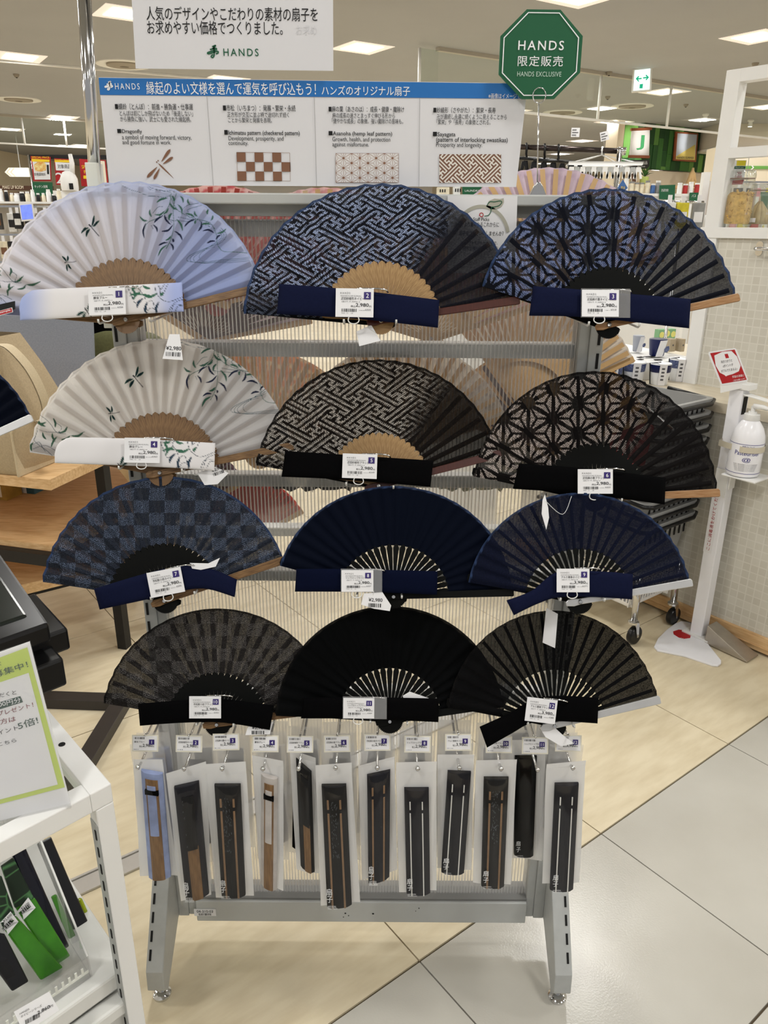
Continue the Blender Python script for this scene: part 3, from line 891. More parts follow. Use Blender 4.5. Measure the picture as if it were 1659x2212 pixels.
# ---------------------------------------------------------------- cloth pouches laid across the fans
def resample(pts, n):
    P = np.array(pts, float)
    if len(P) > 2:
        P = np.array(bez(pts, 6))
    s = np.r_[0, np.cumsum(np.hypot(*np.diff(P, axis=0).T))]
    t = np.linspace(0, s[-1], n)
    return np.stack([np.interp(t, s, P[:, 0]), np.interp(t, s, P[:, 1])], -1)
M_pouch_print = paint_mat('printed_pouch_cotton', 0.85)
def make_pouch(no, top, bot, colour, label, printed=None, fine=False):
    spec = FANS[no - 1]; zc = FAN_INFO[no][1] - 0.0165
    cx = (top[0][0] + top[-1][0]) / 2; cy = (top[0][1] + bot[0][1]) / 2
    root, k = card_frame('fan_pouch', label, 'pouch', cx, cy, zc, 'cloth fan pouches hung across the fans')
    n, m = (150, 34) if printed else (36, 9)
    A = resample(top, n); B = resample(bot, n)
    v = np.linspace(0, 1, m)
    G = A[None] * (1 - v)[:, None, None] + B[None] * v[:, None, None]
    prof = (1 - np.abs(2 * v - 1) ** 3.0) ** 0.6
    ends = (1 - np.abs(np.linspace(-1, 1, n)) ** 30) ** 0.5
    u = np.linspace(0, 1, n)
    wob = 0.0007 * np.sin(u * 9 + no) [None, :] * np.cos(v * 3 + no)[:, None]
    Zf = 0.0036 * prof[:, None] * ends[None, :] + wob
    X = (G[..., 0] - cx) * k; Y = -(G[..., 1] - cy) * k
    co = np.concatenate([np.stack([X, Y, Zf], -1).reshape(-1, 3), np.stack([X, Y, -0.0012 * prof[:, None] * ends[None, :] + wob - 0.0004], -1).reshape(-1, 3)])
    fs = []
    for s in (0, 1):
        off = s * n * m
        for i in range(m - 1):
            for j in range(n - 1):
                q = (off + i * n + j, off + (i + 1) * n + j, off + (i + 1) * n + j + 1, off + i * n + j + 1)
                fs.append(q if s == 0 else q[::-1])
    for i in range(m - 1):
        for j in (0, n - 1):
            q = (i * n + j, n * m + i * n + j, n * m + (i + 1) * n + j, (i + 1) * n + j)
            fs.append(q if j == 0 else q[::-1])
    for j in range(n - 1):
        for i in (0, m - 1):
            q = (i * n + j, i * n + j + 1, n * m + i * n + j + 1, n * m + i * n + j)
            fs.append(q if i == 0 else q[::-1])
    me = bpy.data.meshes.new('cloth')
    me.from_pydata(co.tolist(), [], fs); me.update()
    me.polygons.foreach_set('use_smooth', [True] * len(me.polygons))
    if printed:
        c = np.ones((n * m * 2, 4)); c[:, :3] = L3((224, 222, 223))
        px = np.tile(G[..., 0].ravel(), 2); py = np.tile(G[..., 1].ravel(), 2)
        ox, oy = printed[1]
        if printed[0] == 'blue':
            mixc(c, (152, 168, 218), 0.9 * sstep(125, 45, px)); mixc(c, (158, 172, 220), 0.95 * sstep(310, 385, px))
        P = Paint(px, py, c)
        def A2(*p): return Cc(p, 240 + ox, 400 + oy, 5.53)
        for s in ([(520, 1190), (570, 1330), (690, 1400), (860, 1340)], [(560, 1190), (600, 1250), (640, 1190)], [(580, 1190), (610, 1340), (680, 1190)], [(395, 1550), (430, 1430), (500, 1390), (545, 1550)],
                  [(720, 1530), (760, 1420), (860, 1370)], [(690, 1530), (740, 1440), (860, 1440)], [(190, 1195), (250, 1320), (290, 1410), (350, 1380)], [(390, 1190), (350, 1250), (400, 1330), (430, 1420), (420, 1550)],
                  [(420, 1550), (460, 1480), (520, 1480), (545, 1550)], [(760, 1530), (800, 1460), (860, 1450)]):
            P.stroke(A2(*s), 1.2, (46, 62, 76))
        for b, t in (((390, 1320), (225, 1330)), ((390, 1360), (310, 1480)), ((410, 1340), (555, 1300)), ((380, 1200), (480, 1240)), ((270, 1200), (295, 1300)), ((360, 1280), (270, 1380)), ((390, 1310), (475, 1322)),
                     ((440, 1400), (425, 1550)), ((580, 1400), (545, 1540)), ((590, 1330), (630, 1280)), ((240, 1230), (330, 1210))):
            P.leaf(A2(b)[0], A2(t)[0], 5.5, (60, 104, 84) if t[1] < 1400 else (40, 60, 78), 0.12)
        P.dragonfly(188 + ox, 673 + oy, 0.95, 0.1)
        set_print(me, c)
        me.materials.append(M_pouch_print)
    else:
        me.materials.append(colour)
    link('cloth', me, root)
    return root
make_pouch(1, [(42, 664), (47, 645), (62, 632), (90, 625), (240, 618), (393, 610)], [(43, 692), (60, 691), (90, 690), (200, 684), (300, 678), (397, 673)], None, 'printed white-to-blue cloth pouch rounded at one end, lying across the pale blue willow-print fan', ('blue', (0, 0)))
make_pouch(4, [(118, 982), (124, 962), (138, 950), (165, 945), (300, 948), (465, 957)], [(118, 1000), (135, 1001), (165, 1002), (280, 1006), (380, 1011), (463, 1017)], None, 'printed pale grey cloth pouch rounded at one end, lying across the pale grey willow-print fan', ('grey', (70, 334)))
M_navy2 = mat('deep_navy_cloth', (8, 14, 36), 0.85, spec=0.05, noise=0.1, nscale=300, bump=0.1)
for no, m, top, bot, w in (
    (2, M_navy, [(603, 613), (765, 626), (949, 648)], [(598, 678), (765, 688), (946, 708)], 'navy cloth pouch lying across the navy key-fret fan'),
    (3, M_navy, [(1152, 618), (1270, 627), (1492, 646)], [(1143, 682), (1260, 685), (1489, 709)], 'navy cloth pouch lying across the navy hemp-leaf fan'),
    (5, M_blackcloth, [(616, 974), (740, 982), (936, 995)], [(608, 1030), (740, 1036), (930, 1052)], 'black cloth pouch lying across the black key-fret fan'),
    (6, M_blackcloth, [(1121, 1001), (1270, 1012), (1438, 1032)], [(1108, 1056), (1260, 1067), (1436, 1090)], 'black cloth pouch lying across the black hemp-leaf fan'),
    (7, M_navy, [(203, 1272), (320, 1237), (395, 1222), (452, 1227), (512, 1252)], [(215, 1317), (335, 1291), (395, 1276), (445, 1272), (507, 1290)], 'navy cloth pouch kinked in the middle lying across the navy checkered fan'),
    (8, M_navy2, [(640, 1229), (745, 1229), (945, 1234)], [(637, 1278), (790, 1279), (944, 1285)], 'navy cloth pouch lying across the plain opaque navy fan'),
    (9, M_navy, [(1094, 1297), (1150, 1275), (1203, 1236), (1290, 1234), (1367, 1240)], [(1110, 1329), (1165, 1303), (1210, 1290), (1290, 1290), (1366, 1295)], 'navy cloth pouch with drooping end lying across the sheer navy silver-stick fan'),
    (10, M_blackcloth, [(298, 1520), (390, 1513), (480, 1510), (592, 1524)], [(302, 1568), (400, 1561), (480, 1561), (583, 1577)], 'black cloth pouch lying across the black checkered fan'),
    (11, M_blackcloth, [(655, 1508), (780, 1506), (948, 1509)], [(650, 1552), (780, 1553), (947, 1560)], 'black cloth pouch lying across the plain opaque black fan'),
    (12, M_blackcloth, [(1036, 1570), (1100, 1540), (1150, 1512), (1205, 1503), (1293, 1507)], [(1052, 1615), (1105, 1585), (1150, 1561), (1205, 1558), (1291, 1563)], 'black cloth pouch with drooping end lying across the sheer black silver-stick fan')):
    make_pouch(no, top, bot, m, w)
# ---------------------------------------------------------------- price cards on the pouches
CARDS = [
    (1, 231, 651, 80, 58, 2.5, '勝虫ブルー', '2,980', '6356', 0), (2, 766, 654, 82, 62, -1, '疋田紗綾形ネイビー', '2,980', '6332', 0),
    (3, 1297, 655, 80, 58, -0.5, '疋田麻の葉ネイビー', '2,980', '6318', 25), (4, 307, 973, 77, 54, -1, '勝虫グレー', '2,980', '6363', 0),
    (5, 777, 1007, 75, 53, -2, '疋田紗綾形ブラック', '2,980', '6349', 0), (6, 1286, 1040, 76, 53, 0, '疋田麻の葉ブラック', '2,980', '6325', 0),
    (7, 358, 1258, 75, 55, 11, '市松鮫小紋ネイビー', '2,980', '6295', 0), (8, 772, 1255, 69, 47, 0, 'リップストップネイビー', '2,980', '6257', 19),
    (9, 1238, 1254, 71, 51, 0, 'アルミ親骨ネイビー', '3,980', '6271', 0), (10, 443, 1528, 69, 48, 0, '市松鮫小紋ブラック', '2,980', '6301', 0),
    (11, 775, 1530, 67, 44, -0.5, 'リップストップブラック', '2,980', '6264', 27), (12, 1169, 1535, 66, 52, -7, 'アルミ親骨ブラック', '3,980', '6288', 0)]
def number_on(s, cx, cy, h, parent):
    me, b = text_mesh(s, 0.004)
    w = h * (b[2] - b[0]) / (b[3] - b[1])
    text_box(s, cx - w / 2, cy - h / 2, cx + w / 2, cy + h / 2, M_white_ink, parent, 0.001, 0.004)
def price_card(no, px, py, w, h, rot, name, price, code, holder):
    zc = FAN_INFO[no][1] - 0.026
    lab = 'white numbered price card clipped in front of the ' + SHORT[no]
    root, k = card_frame('price_card', lab, 'price card', px, py, zc, 'numbered price cards on the fans', math.radians(rot))
    W, H = w * k, h * k
    def q(u): return (u - 0.5) * W
    def r(v): return (0.5 - v) * H
    MB().box((-W / 2, -H / 2, -0.0005), (W / 2, H / 2, 0)).build('card', M_paper, root, bevel=0.0003)
    zt = 0.0004
    text_box('HANDS', q(.12), r(.20), q(.38), r(.135), M_grey_ink, root, zt, 0.0, 1.5)
    text_box('HANDSORIGINAL', q(.13), r(.29), q(.68), r(.24), M_grey_ink, root, zt, 0.0, 1.3)
    text_box(name, q(.14), r(.41), q(.14 + min(.62, 0.075 * len(name))), r(.305), M_ink, root, zt, 0.012)
    text_box('SBVT-T-MP0%d' % (10 + no), q(.16), r(.49), q(.64), r(.445), M_grey_ink, root, zt, 0.0, 1.2)
    text_box('税込', q(.40), r(.66), q(.53), r(.59), M_ink, root, zt, 0.012)
    text_box(price, q(.53), r(.655), q(.875), r(.515), M_ink, root, zt, 0.022)
    text_box('円', q(.885), r(.66), q(.94), r(.595), M_ink, root, zt, 0.012)
    text_box(code, q(.78), r(.77), q(.93), r(.71), M_grey_ink, root, zt)
    b = MB(); barcode(b, q(.16), r(.82), q(.58), r(.71), no, zt)
    barcode(b, q(.62), r(.77), q(.77), r(.755), no + 40, zt, 14)
    b.build('barcode', mat('barcode_ink', (50, 50, 52), 0.6), root)['kind'] = 'stuff'
    text_box('TKD  12     L8', q(.15), r(.885), q(.46), r(.85), M_grey_ink, root, zt)
    nb = MB().box((q(.745), r(.375), 0.0002), (q(.925), r(.125), 0.0007)).build('number_sticker', M_purple, root)
    number_on(str(no), q(.835), r(.25), 0.15 * H, nb)
    if holder:
        MB().box((-W / 2 - 0.001, -H / 2 - 0.001, -0.0012), (W / 2 + holder * k, H / 2 + 0.002, -0.0008)).build('clear_holder', clear_mat('card_holder_plastic', gloss=0.2, rough=0.1, milky=0.13), root)
    # wire clip: silver arm above the card and the ring under it
    c = MB()
    rx, ry = -0.02 * W, -H / 2 - 6 * k
    if no != 12 and no != 10:
        ring = [(rx + 0.0072 * math.cos(t) * 1.05, ry + 0.0052 * math.sin(t) * (1 if math.sin(t) < 0 else 1.5), -0.0014) for t in np.linspace(0, 2 * math.pi, 17)[:-1]]
        c.tube(ring, 0.0008, 6, closed=True)
        c.build('wire_ring', M_white, root, smooth='all')
    arm = MB().tube([(0.05 * W, H / 2 + 0.0006, -0.0022), (0.62 * W, H / 2 + 0.0010, -0.0022), (0.82 * W, H / 2 - 0.0004, -0.0024), (0.88 * W, H / 2 - 0.0030, -0.006)], 0.0012, 6)
    arm.build('wire_arm', M_chrome, root, smooth='all')
    return root
for c in CARDS:
    price_card(*c)
# ---------------------------------------------------------------- hooks that carry the fans: prongs with curled ends reach under each pouch
M_hook = mat('white_wire', (214, 214, 210), 0.35, 0.3)
HOOKS = {1: ((214, 692), (324, 688)), 2: ((743, 692), (856, 693)), 3: ((1271, 697), (1380, 700)), 4: ((258, 1008), (394, 1014)), 5: ((748, 1043), (850, 1050)), 6: ((1233, 1070), (1342, 1078)),
         7: ((327, 1290), (421, 1278)), 8: ((771, 1285), (868, 1287)), 9: ((1210, 1292), (1305, 1293)), 10: ((425, 1562), (505, 1563)), 11: ((800, 1557), (880, 1560)), 12: ((1140, 1560), (1240, 1566))}
for no, pr in HOOKS.items():
    zc = FAN_INFO[no][1] - 0.021
    base = at_d((pr[0][0] + pr[1][0]) / 2, pr[0][1], zc); base.y = YR + 0.014
    t = thing('fan_hook', 'white wire hook carrying the ' + SHORT[no], 'hook', base, 'wire hooks holding the fans')
    for (hx, hy) in pr:
        e = at_d(hx, hy, zc)
        w = Vector((e.x, YR + 0.016, e.z - 0.004))
        pts = [w, Vector((e.x, e.y + 0.010, e.z - 0.0045)), Vector((e.x, e.y + 0.002, e.z - 0.0045)), Vector((e.x, e.y - 0.003, e.z - 0.002)), Vector((e.x, e.y - 0.0035, e.z + 0.002))]
        MB().tube(pts, 0.0015, 7).build('prong', M_hook, t, smooth='all')
# ---------------------------------------------------------------- swing tags on threads
def swing_tag(poly, zc, label, price=None, anchor=None, curl=0.0, rot=0.0):
    cx = sum(p[0] for p in poly) / len(poly); cy = sum(p[1] for p in poly) / len(poly)
    root, k = card_frame('swing_tag', label, 'tag', cx, cy, zc, 'white paper swing tags on the fans')
    P = [((p[0] - cx) * k, -(p[1] - cy) * k) for p in poly]
    mb = MB().prism(P, -0.0003, 0.0003)
    mb.build('tag_card', M_paper, root)
    if price:
        x0, y0, x1, y1 = [(price[0] - cx) * k, -(price[3] - cy) * k, (price[2] - cx) * k, -(price[1] - cy) * k]
        base = Matrix.Rotation(rot, 4, 'Z')
        text_box('¥2,980', x0, y0 + (y1 - y0) * .55, x1, y1, M_ink, root, 0.0006, 0.01, base=base)
        b = MB(); barcode(b, x0, y0, x1, y0 + (y1 - y0) * .42, int(cx), 0.0006, 22)
        o = b.build('barcode', M_ink, root); o['kind'] = 'stuff'; o.matrix_local = base
    if anchor:
        a = ((anchor[0] - cx) * k, -(anchor[1] - cy) * k, -0.004)
        s = ((anchor[2] - cx) * k, -(anchor[3] - cy) * k, 0.0006)
        mid = ((a[0] + s[0]) / 2 + anchor[4] * k, (a[1] + s[1]) / 2 + anchor[5] * k, 0.001)
        MB().tube([tuple(q) for q in bez([a, mid, s], 6)], 0.0004, 5).build('thread', M_white, root, smooth='all')
    return root
Z = {n: FAN_INFO[n][1] for n in FAN_INFO}
swing_tag([(770, 716), (802, 702), (808, 712), (822, 736), (776, 748)], Z[2] - 0.004, 'blank white swing tag curled beneath price card 2', None, (806, 692, 812, 720, -14, 0))
swing_tag([(366, 722), (388, 722), (395, 778), (351, 775)], Z[1] - 0.022, 'tapered swing tag with price standing against the pale grey fan', (359, 748, 392, 770), None, rot=-0.05)
swing_tag([(426, 1022), (466, 1008), (494, 1022), (470, 1046), (442, 1048)], Z[4] - 0.004, 'tilted swing tag hanging below the pale grey fan pouch', (462, 1014, 488, 1030), (410, 1016, 432, 1024, 0, -6), rot=0.35)
swing_tag([(1177, 1068), (1184, 1096), (1186, 1118), (1180, 1144), (1170, 1110), (1172, 1080)], Z[9] - 0.012, 'narrow edge-on swing tag hanging in front of the sheer navy fan', None, (1236, 1072, 1178, 1082, 8, -34))
swing_tag([(410, 1216), (450, 1217), (475, 1205), (466, 1224), (434, 1231), (415, 1228)], Z[7] - 0.020, 'curled swing tag lying above price card 7', None, (395, 1220, 412, 1222, 0, 0))
swing_tag([(786, 1282), (826, 1279), (845, 1308), (842, 1320), (808, 1315), (780, 1306)], Z[8] - 0.024, 'crumpled swing tag with price hanging beneath price card 8', (796, 1292, 826, 1312), (800, 1276, 806, 1286, 4, 4), rot=-0.04)
swing_tag([(534, 1574), (545, 1560), (590, 1560), (583, 1586), (530, 1588)], Z[10] - 0.012, 'swing tag peeking out under the black pouch behind price card 10', (544, 1568, 574, 1586))
swing_tag([(870, 1503), (885, 1494), (926, 1508), (918, 1511), (872, 1510)], Z[11] - 0.012, 'white swing tag tucked above the black pouch behind price card 11', None)
swing_tag([(1180, 1313), (1205, 1326), (1199, 1400), (1172, 1388)], Z[12] - 0.014, 'blank white swing tag hanging in front of the sheer black fan', None, (1196, 1304, 1190, 1322, 0, 0))
swing_tag([(1166, 1572), (1188, 1562), (1216, 1588), (1240, 1606), (1212, 1612), (1178, 1592)], Z[12] - 0.004, 'white swing tag hanging below price card 12', None, (1180, 1564, 1184, 1572, 0, 0))
# ---------------------------------------------------------------- peg hooks with price tags and the bagged fans hanging on them
HOOK_END = [(298, 1662), (398, 1665), (480, 1665), (568, 1665), (645, 1665), (725, 1663), (815, 1663), (902, 1665), (992, 1663), (1082, 1665), (1161, 1667), (1237, 1663)]
TAG_C = [(313, 1606), (408, 1607), (488, 1603), (573, 1607), (648, 1608), (728, 1607), (815, 1604), (902, 1608), (990, 1604), (1078, 1609), (1156, 1611), (1228, 1606)]
NAMES = ['勝虫ブルー', '疋田紗綾形ネイビー', '疋田麻の葉ネイビー', '勝虫グレー', '疋田紗綾形ブラック', '疋田麻の葉ブラック', '市松鮫小紋ネイビー', 'リップストップブラ', 'アルミ親骨ネイビー', '市松鮫小紋ブラック', 'リップストップネイ', 'アルミ親骨ブラック']
KINDS = ['blue', 'half', 'tan2s', 'grey', 'edge', 'tan2s', 'tan2', 'white2', 'white2', 'tan2s', 'plain', 'white2']
BAGLOOK = ['blue and bamboo fan', 'half navy half bamboo fan', 'streaked black fan with two tan edges', 'pale grey and bamboo fan', 'black fan turned edge-on', 'long black fan with two tan edges',
           'slanting navy fan with tan edges', 'navy fan with two white edges', 'slanting fan with two white edges', 'black fan with two brown edges', 'plain black fan set back', 'black fan with two white edges']
HY = 1.02
H_Z = []
M_tagframe = mat('tag_frame', (226, 222, 206), 0.4)
for n, ((ex, ey), (tx, ty)) in enumerate(zip(HOOK_END, TAG_C)):
    e = at_y(ex, ey, HY)
    H_Z.append(e)
    t = thing('peg_hook', 'chrome peg hook with price tag for the bagged ' + BAGLOOK[n], 'hook', (e.x, YR + 0.03, e.z), 'chrome peg hooks in a row under the fans')
    MB().tube([(e.x, YR + 0.03, e.z), (e.x, HY + 0.01, e.z), (e.x, HY + 0.002, e.z + 0.001), (e.x, HY, e.z + 0.004)], 0.0022, 8).build('lower_wire', M_chrome, t, smooth='all')
    b = MB()
    b.lathe([(0.0001, -0.0042), (0.0026, -0.0034), (0.0042, 0), (0.0026, 0.0034), (0.0001, 0.0042)], 12, (e.x, HY, e.z + 0.004))
    b.build('ball_end', M_chrome, t, smooth='all')
    zc = 1.045 / ray(tx, ty).y
    c = at_d(tx, ty, zc)
    MB().tube([(e.x + 0.001, YR + 0.03, e.z + 0.030), (c.x, c.y + 0.02, c.z + 0.006), (c.x, c.y + 0.003, c.z + 0.014)], 0.0017, 7).build('upper_wire', M_chrome, t, smooth='all')
    # tag, hung in the plane of the wire's end and leaning back
    k = zc / F_PX
    w, h = 57 * k, 36 * k
    loc = Matrix.Translation(c - Vector(t['_w'])) @ CAM_ROT @ Matrix.Rotation(math.radians((-0.5, -1, 1, -0.5, -0.5, 1, 0.5, -1, 0, -0.5, -1, -1.5)[n]), 4, 'Z')
    fr = MB().box((-w / 2, -h / 2, -0.0016), (w / 2, h / 2, -0.0006)).build('tag_frame', M_tagframe)
    fr.parent = t; fr.matrix_local = loc; fr['_w'] = None; del fr['_w']
    cd = MB().box((-w * .45, -h * .42, -0.0006), (w * .45, h * .44, 0)).build('price_tag', M_paper, fr)
    def q(u): return (u - 0.5) * w
    def r(v): return (0.5 - v) * h
    text_box(NAMES[n], q(.10), r(.46), q(.10 + min(.60, .078 * len(NAMES[n]))), r(.34), M_ink, fr, 0.0004, 0.01)
    text_box('税込', q(.29), r(.73), q(.41), r(.61), M_ink, fr, 0.0004)
    text_box('3,980' if n in (8, 11) else '2,980', q(.42), r(.73), q(.78), r(.52), M_ink, fr, 0.0004, 0.015)
    text_box('円', q(.79), r(.73), q(.85), r(.63), M_ink, fr, 0.0004)
    bb = MB(); barcode(bb, q(.10), r(.24), q(.52), r(.12), n + 70, 0.0004, 20)
    barcode(bb, q(.08), r(.86), q(.30), r(.83), n + 90, 0.0004, 9)
    bb.build('barcode', M_grey_ink, fr)['kind'] = 'stuff'
    nb = MB().box((q(.66), r(.56), 0.0002), (q(.86), r(.26), 0.0007)).build('number_sticker', M_purple, fr)
    number_on(str(n + 1), q(.76), r(.41), 0.18 * h, nb)
def quad_map(Q, y):
    """corner pixels TL,TR,BR,BL at depth y -> function (u,v) to world x,z"""
    P = [at_y(a, b, y) for a, b in Q]
    def f(u, v):
        t = P[0] * (1 - u) + P[1] * u; b = P[3] * (1 - u) + P[2] * u
        p = t * (1 - v) + b * v
        return p
    return f
M_tan = mat('tan_edge', (142, 112, 84), 0.5, noise=0.2, nscale=60)
M_whiteedge = mat('white_edge', (226, 226, 222), 0.4)
M_fold = mat('dark_folded_cloth', (20, 20, 23), 0.7, noise=0.3, nscale=70, stretch=(2, 1, 0.6), bump=0.3)
M_foldn = mat('navy_folded_cloth', (18, 19, 30), 0.7, noise=0.3, nscale=70, stretch=(2, 1, 0.6), bump=0.3)
M_bluecloth = mat('pale_blue_cloth', (150, 164, 205), 0.8, noise=0.25, nscale=40)
M_greycloth = mat('pale_grey_cloth', (196, 190, 186), 0.8, noise=0.2, nscale=40)
M_bagwood = mat('folded_bamboo', (136, 104, 70), 0.5, noise=0.4, nscale=40, stretch=(6, 1, 0.6), col2=(104, 76, 48))
M_streak = mat('pale_streaks', (110, 116, 124), 0.7, noise=0.5, nscale=90)
def strip(f, u0, u1, v0, v1, y, dy, n=6, bulge=0.0):
    """a slab between f's u,v bounds, from depth y (back) to y-dy (front), rounded across by bulge"""
    mb = MB(); m = 7
    vs = []
    for s in (0, 1):
        for i in range(n + 1):
            for j in range(m):
                u = u0 + (u1 - u0) * j / (m - 1); v = v0 + (v1 - v0) * i / n
                p = f(u, v)
                e = (1 - (2 * j / (m - 1) - 1) ** 2) ** 0.5 if bulge else 0
                vs.append((p.x, y - (dy + bulge * e if s else 0), p.z))
    fs = []
    N = (n + 1) * m
    for i in range(n):
        for j in range(m - 1):
            a = i * m + j
            fs.append((a, a + 1, a + m + 1, a + m)); fs.append((N + a, N + a + m, N + a + m + 1, N + a + 1))
    for i in range(n):
        for j in (0, m - 1):
            a = i * m + j; fs.append((a, a + m, N + a + m, N + a))
    for j in range(m - 1):
        for i in (0, n):
            a = i * m + j; fs.append((a, a + 1, N + a + 1, N + a))
    return mb.add(vs, fs)
def bagged_fan(kind, pq, bq, y, hook, label, group, detail=True, shift=(0, 0)):
    c = at_y((bq[0][0] + bq[1][0]) / 2, (bq[0][1] + bq[2][1]) / 2, y)
    t = thing('bagged_fan', label, 'packaged fan', (c.x, y, c.z), group)
    f = quad_map(pq, y); g = quad_map(bq, y)
    # film: back sheet frosted, front sheet clear, header with the hang hole reaches the hook
    hz = hook.z + 0.010
    tl, tr, br, bl = g(0, 0), g(1, 0), g(1, 1), g(0, 1)
    dzt = max(0.0, hz - max(tl.z, tr.z))
    back = MB()
    nn = 9
    rows = []
    for i in range(nn + 1):
        v = i / nn
        row = []
        for j in range(7):
            u = j / 6
            p = g(u, v)
            row.append((p.x, y + 0.002 + 0.0016 * math.sin(u * 5 + v * 8 + c.x * 40) * min(1, 3 * v), p.z))
        rows.append(row)
    vs = [p for r_ in rows for p in r_]
    fs = [(i * 7 + j, (i + 1) * 7 + j, (i + 1) * 7 + j + 1, i * 7 + j + 1) for i in range(nn) for j in range(6)]
    back.add(vs, fs)
    if dzt > 0.004:
        n0 = len(back.v)
        back.add([(tl.x, y + 0.002, tl.z), (tr.x, y + 0.002, tr.z), (tr.x, y + 0.001, tr.z + dzt), (tl.x, y + 0.001, tl.z + dzt)], [(0, 1, 2, 3)])
    back.build('bag_back', M_frost if detail else M_frost2, t, smooth='all')
    cloth = {'blue': M_bluecloth, 'grey': M_greycloth, 'edge': M_fold, 'half': M_foldn, 'tan2s': M_fold, 'tan2': M_foldn, 'white2': M_foldn, 'plain': M_blackcloth}[kind]
    po = strip(f, 0, 1, 0, 1, y, 0.004, bulge=0.006).build('pouch', cloth, t, smooth=True)
    if kind in ('blue', 'grey'):
        strip(f, .22, .80, .05, 1.0, y - 0.004, 0.006, bulge=0.002).build('folded_sticks', M_bagwood, t, smooth=True)
        strip(f, .30, .70, .10, .56, y - 0.0095, 0.003, bulge=0.001).build('folded_leaf', M_bluecloth if kind == 'blue' else M_greycloth, t, smooth=True)
        strip(f, .20, .82, .135, .175, y - 0.010, 0.004).build('black_band', M_blackcloth, t)
    elif kind == 'half' or kind == 'edge':
        strip(f, .34, .80, .52, 1.0, y - 0.006, 0.005, bulge=0.001).build('folded_sticks', M_bagwood, t, smooth=True)
        strip(f, .30, .78, .08, .54, y - 0.006, 0.0055, bulge=0.001).build('folded_leaf', M_fold, t, smooth=True)
    elif kind in ('tan2', 'tan2s', 'white2'):
        em = M_whiteedge if kind == 'white2' else M_tan
        ew = .045 if kind == 'white2' else .075
        for u in (.20, .70):
            strip(f, u, u + ew, .10, .17, y - 0.0075, 0.003).build('stick_edge', em, t)
            strip(f, u, u + ew, .205, 1.0, y - 0.0075, 0.003).build('stick_edge', em, t)
    if detail and kind in ('half', 'tan2s'):
        sk = MB()
        rr = random.Random(int(c.x * 1000))
        for i in range(60):
            u = rr.uniform(.32, .60); v = rr.uniform(.08, .55)
            p = f(u, v); q = f(u + rr.uniform(-.05, .05), v + rr.uniform(.006, .02))
            sk.add([(p.x, y - 0.0122, p.z), (q.x, y - 0.0122, q.z), (q.x + 0.0006, y - 0.0122, q.z), (p.x + 0.0006, y - 0.0122, p.z)], [(0, 1, 2, 3)])
        tag(sk.build('streaks', M_streak, t), kind='stuff')
    if detail:
        # printed film in front, with the two characters for "fan"
        fm = MB()
        rows = []
        for i in range(nn + 1):
            v = -0.02 + 1.03 * i / nn
            row = []
            for j in range(9):
                u = j / 8; p = g(u, v)
                b_ = math.sin(math.pi * u) ** 0.5 * (0.3 + 0.7 * min(1, 4 * v + .1))
                row.append((p.x, y + 0.001 - 0.0165 * b_ - 0.0012 * math.sin(v * 19 + u * 7 + c.x * 30), p.z))
            rows.append(row)
        fm.add([p for r_ in rows for p in r_], [(i * 9 + j, (i + 1) * 9 + j, (i + 1) * 9 + j + 1, i * 9 + j + 1) for i in range(nn) for j in range(8)])
        fm.build('bag_front', M_bag, t, smooth='all')
        if kind not in ('blue', 'grey', 'edge'):
            for ch, v0, v1, u0 in (('扇', .795, .85, .02), ('子', .86, .912, .03)):
                a, b_ = f(u0, v1), f(u0 + .24, v0)
                text_y(ch, a.x, a.z, b_.x, b_.z, y - 0.0166, M_white_ink, t, 0.02)
            a, b_ = f(.05, .955), f(.40, .945); text_y('HANDS ORIGINAL', a.x, a.z, b_.x, b_.z, y - 0.0166, M_white_ink, t)
            a, b_ = f(.05, .970), f(.44, .961); text_y('Sensu collection', a.x, a.z, b_.x, b_.z, y - 0.0166, M_white_ink, t)
    return t
M_frost2 = clear_mat('frosted_bag_film_back', gloss=0.10, rough=0.3, milky=0.38)
BAGS = [
    ([(306, 1660), (352, 1668), (370, 1890), (323, 1892)], [(287, 1642), (350, 1642), (383, 1893), (302, 1893)], 1.035),
    ([(377, 1697), (430, 1685), (452, 1927), (403, 1940)], [(360, 1690), (446, 1664), (456, 1934), (390, 1950)], 1.03),
    ([(464, 1692), (520, 1692), (531, 1930), (480, 1932)], [(443, 1678), (532, 1672), (548, 1938), (466, 1940)], 1.03),
    ([(565, 1668), (600, 1678), (598, 1918), (564, 1904)], [(545, 1648), (612, 1660), (612, 1925), (562, 1906)], 1.045),
    ([(640, 1636), (673, 1665), (680, 1880), (650, 1866)], [(626, 1632), (682, 1650), (690, 1890), (640, 1880)], 1.06),
    ([(695, 1693), (748, 1692), (760, 1950), (707, 1955)], [(682, 1680), (760, 1674), (778, 1950), (693, 1957)], 1.025),
    ([(793, 1672), (843, 1661), (841, 1890), (796, 1904)], [(774, 1662), (852, 1642), (858, 1880), (782, 1905)], 1.04),
    ([(873, 1700), (926, 1700), (929, 1925), (878, 1926)], [(856, 1672), (943, 1670), (943, 1926), (862, 1928)], 1.03),
    ([(967, 1663), (1017, 1665), (1002, 1882), (953, 1880)], [(945, 1640), (1024, 1640), (1018, 1880), (945, 1878)], 1.045),
    ([(1045, 1677), (1098, 1677), (1088, 1911), (1039, 1910)], [(1028, 1658), (1116, 1656), (1104, 1914), (1022, 1908)], 1.035),
    ([(1112, 1631), (1159, 1631), (1151, 1845), (1110, 1843)], [(1100, 1600), (1180, 1600), (1170, 1860), (1096, 1855)], 1.085),
    ([(1198, 1690), (1249, 1689), (1237, 1917), (1187, 1918)], [(1180, 1664), (1265, 1656), (1252, 1908), (1172, 1912)], 1.03)]
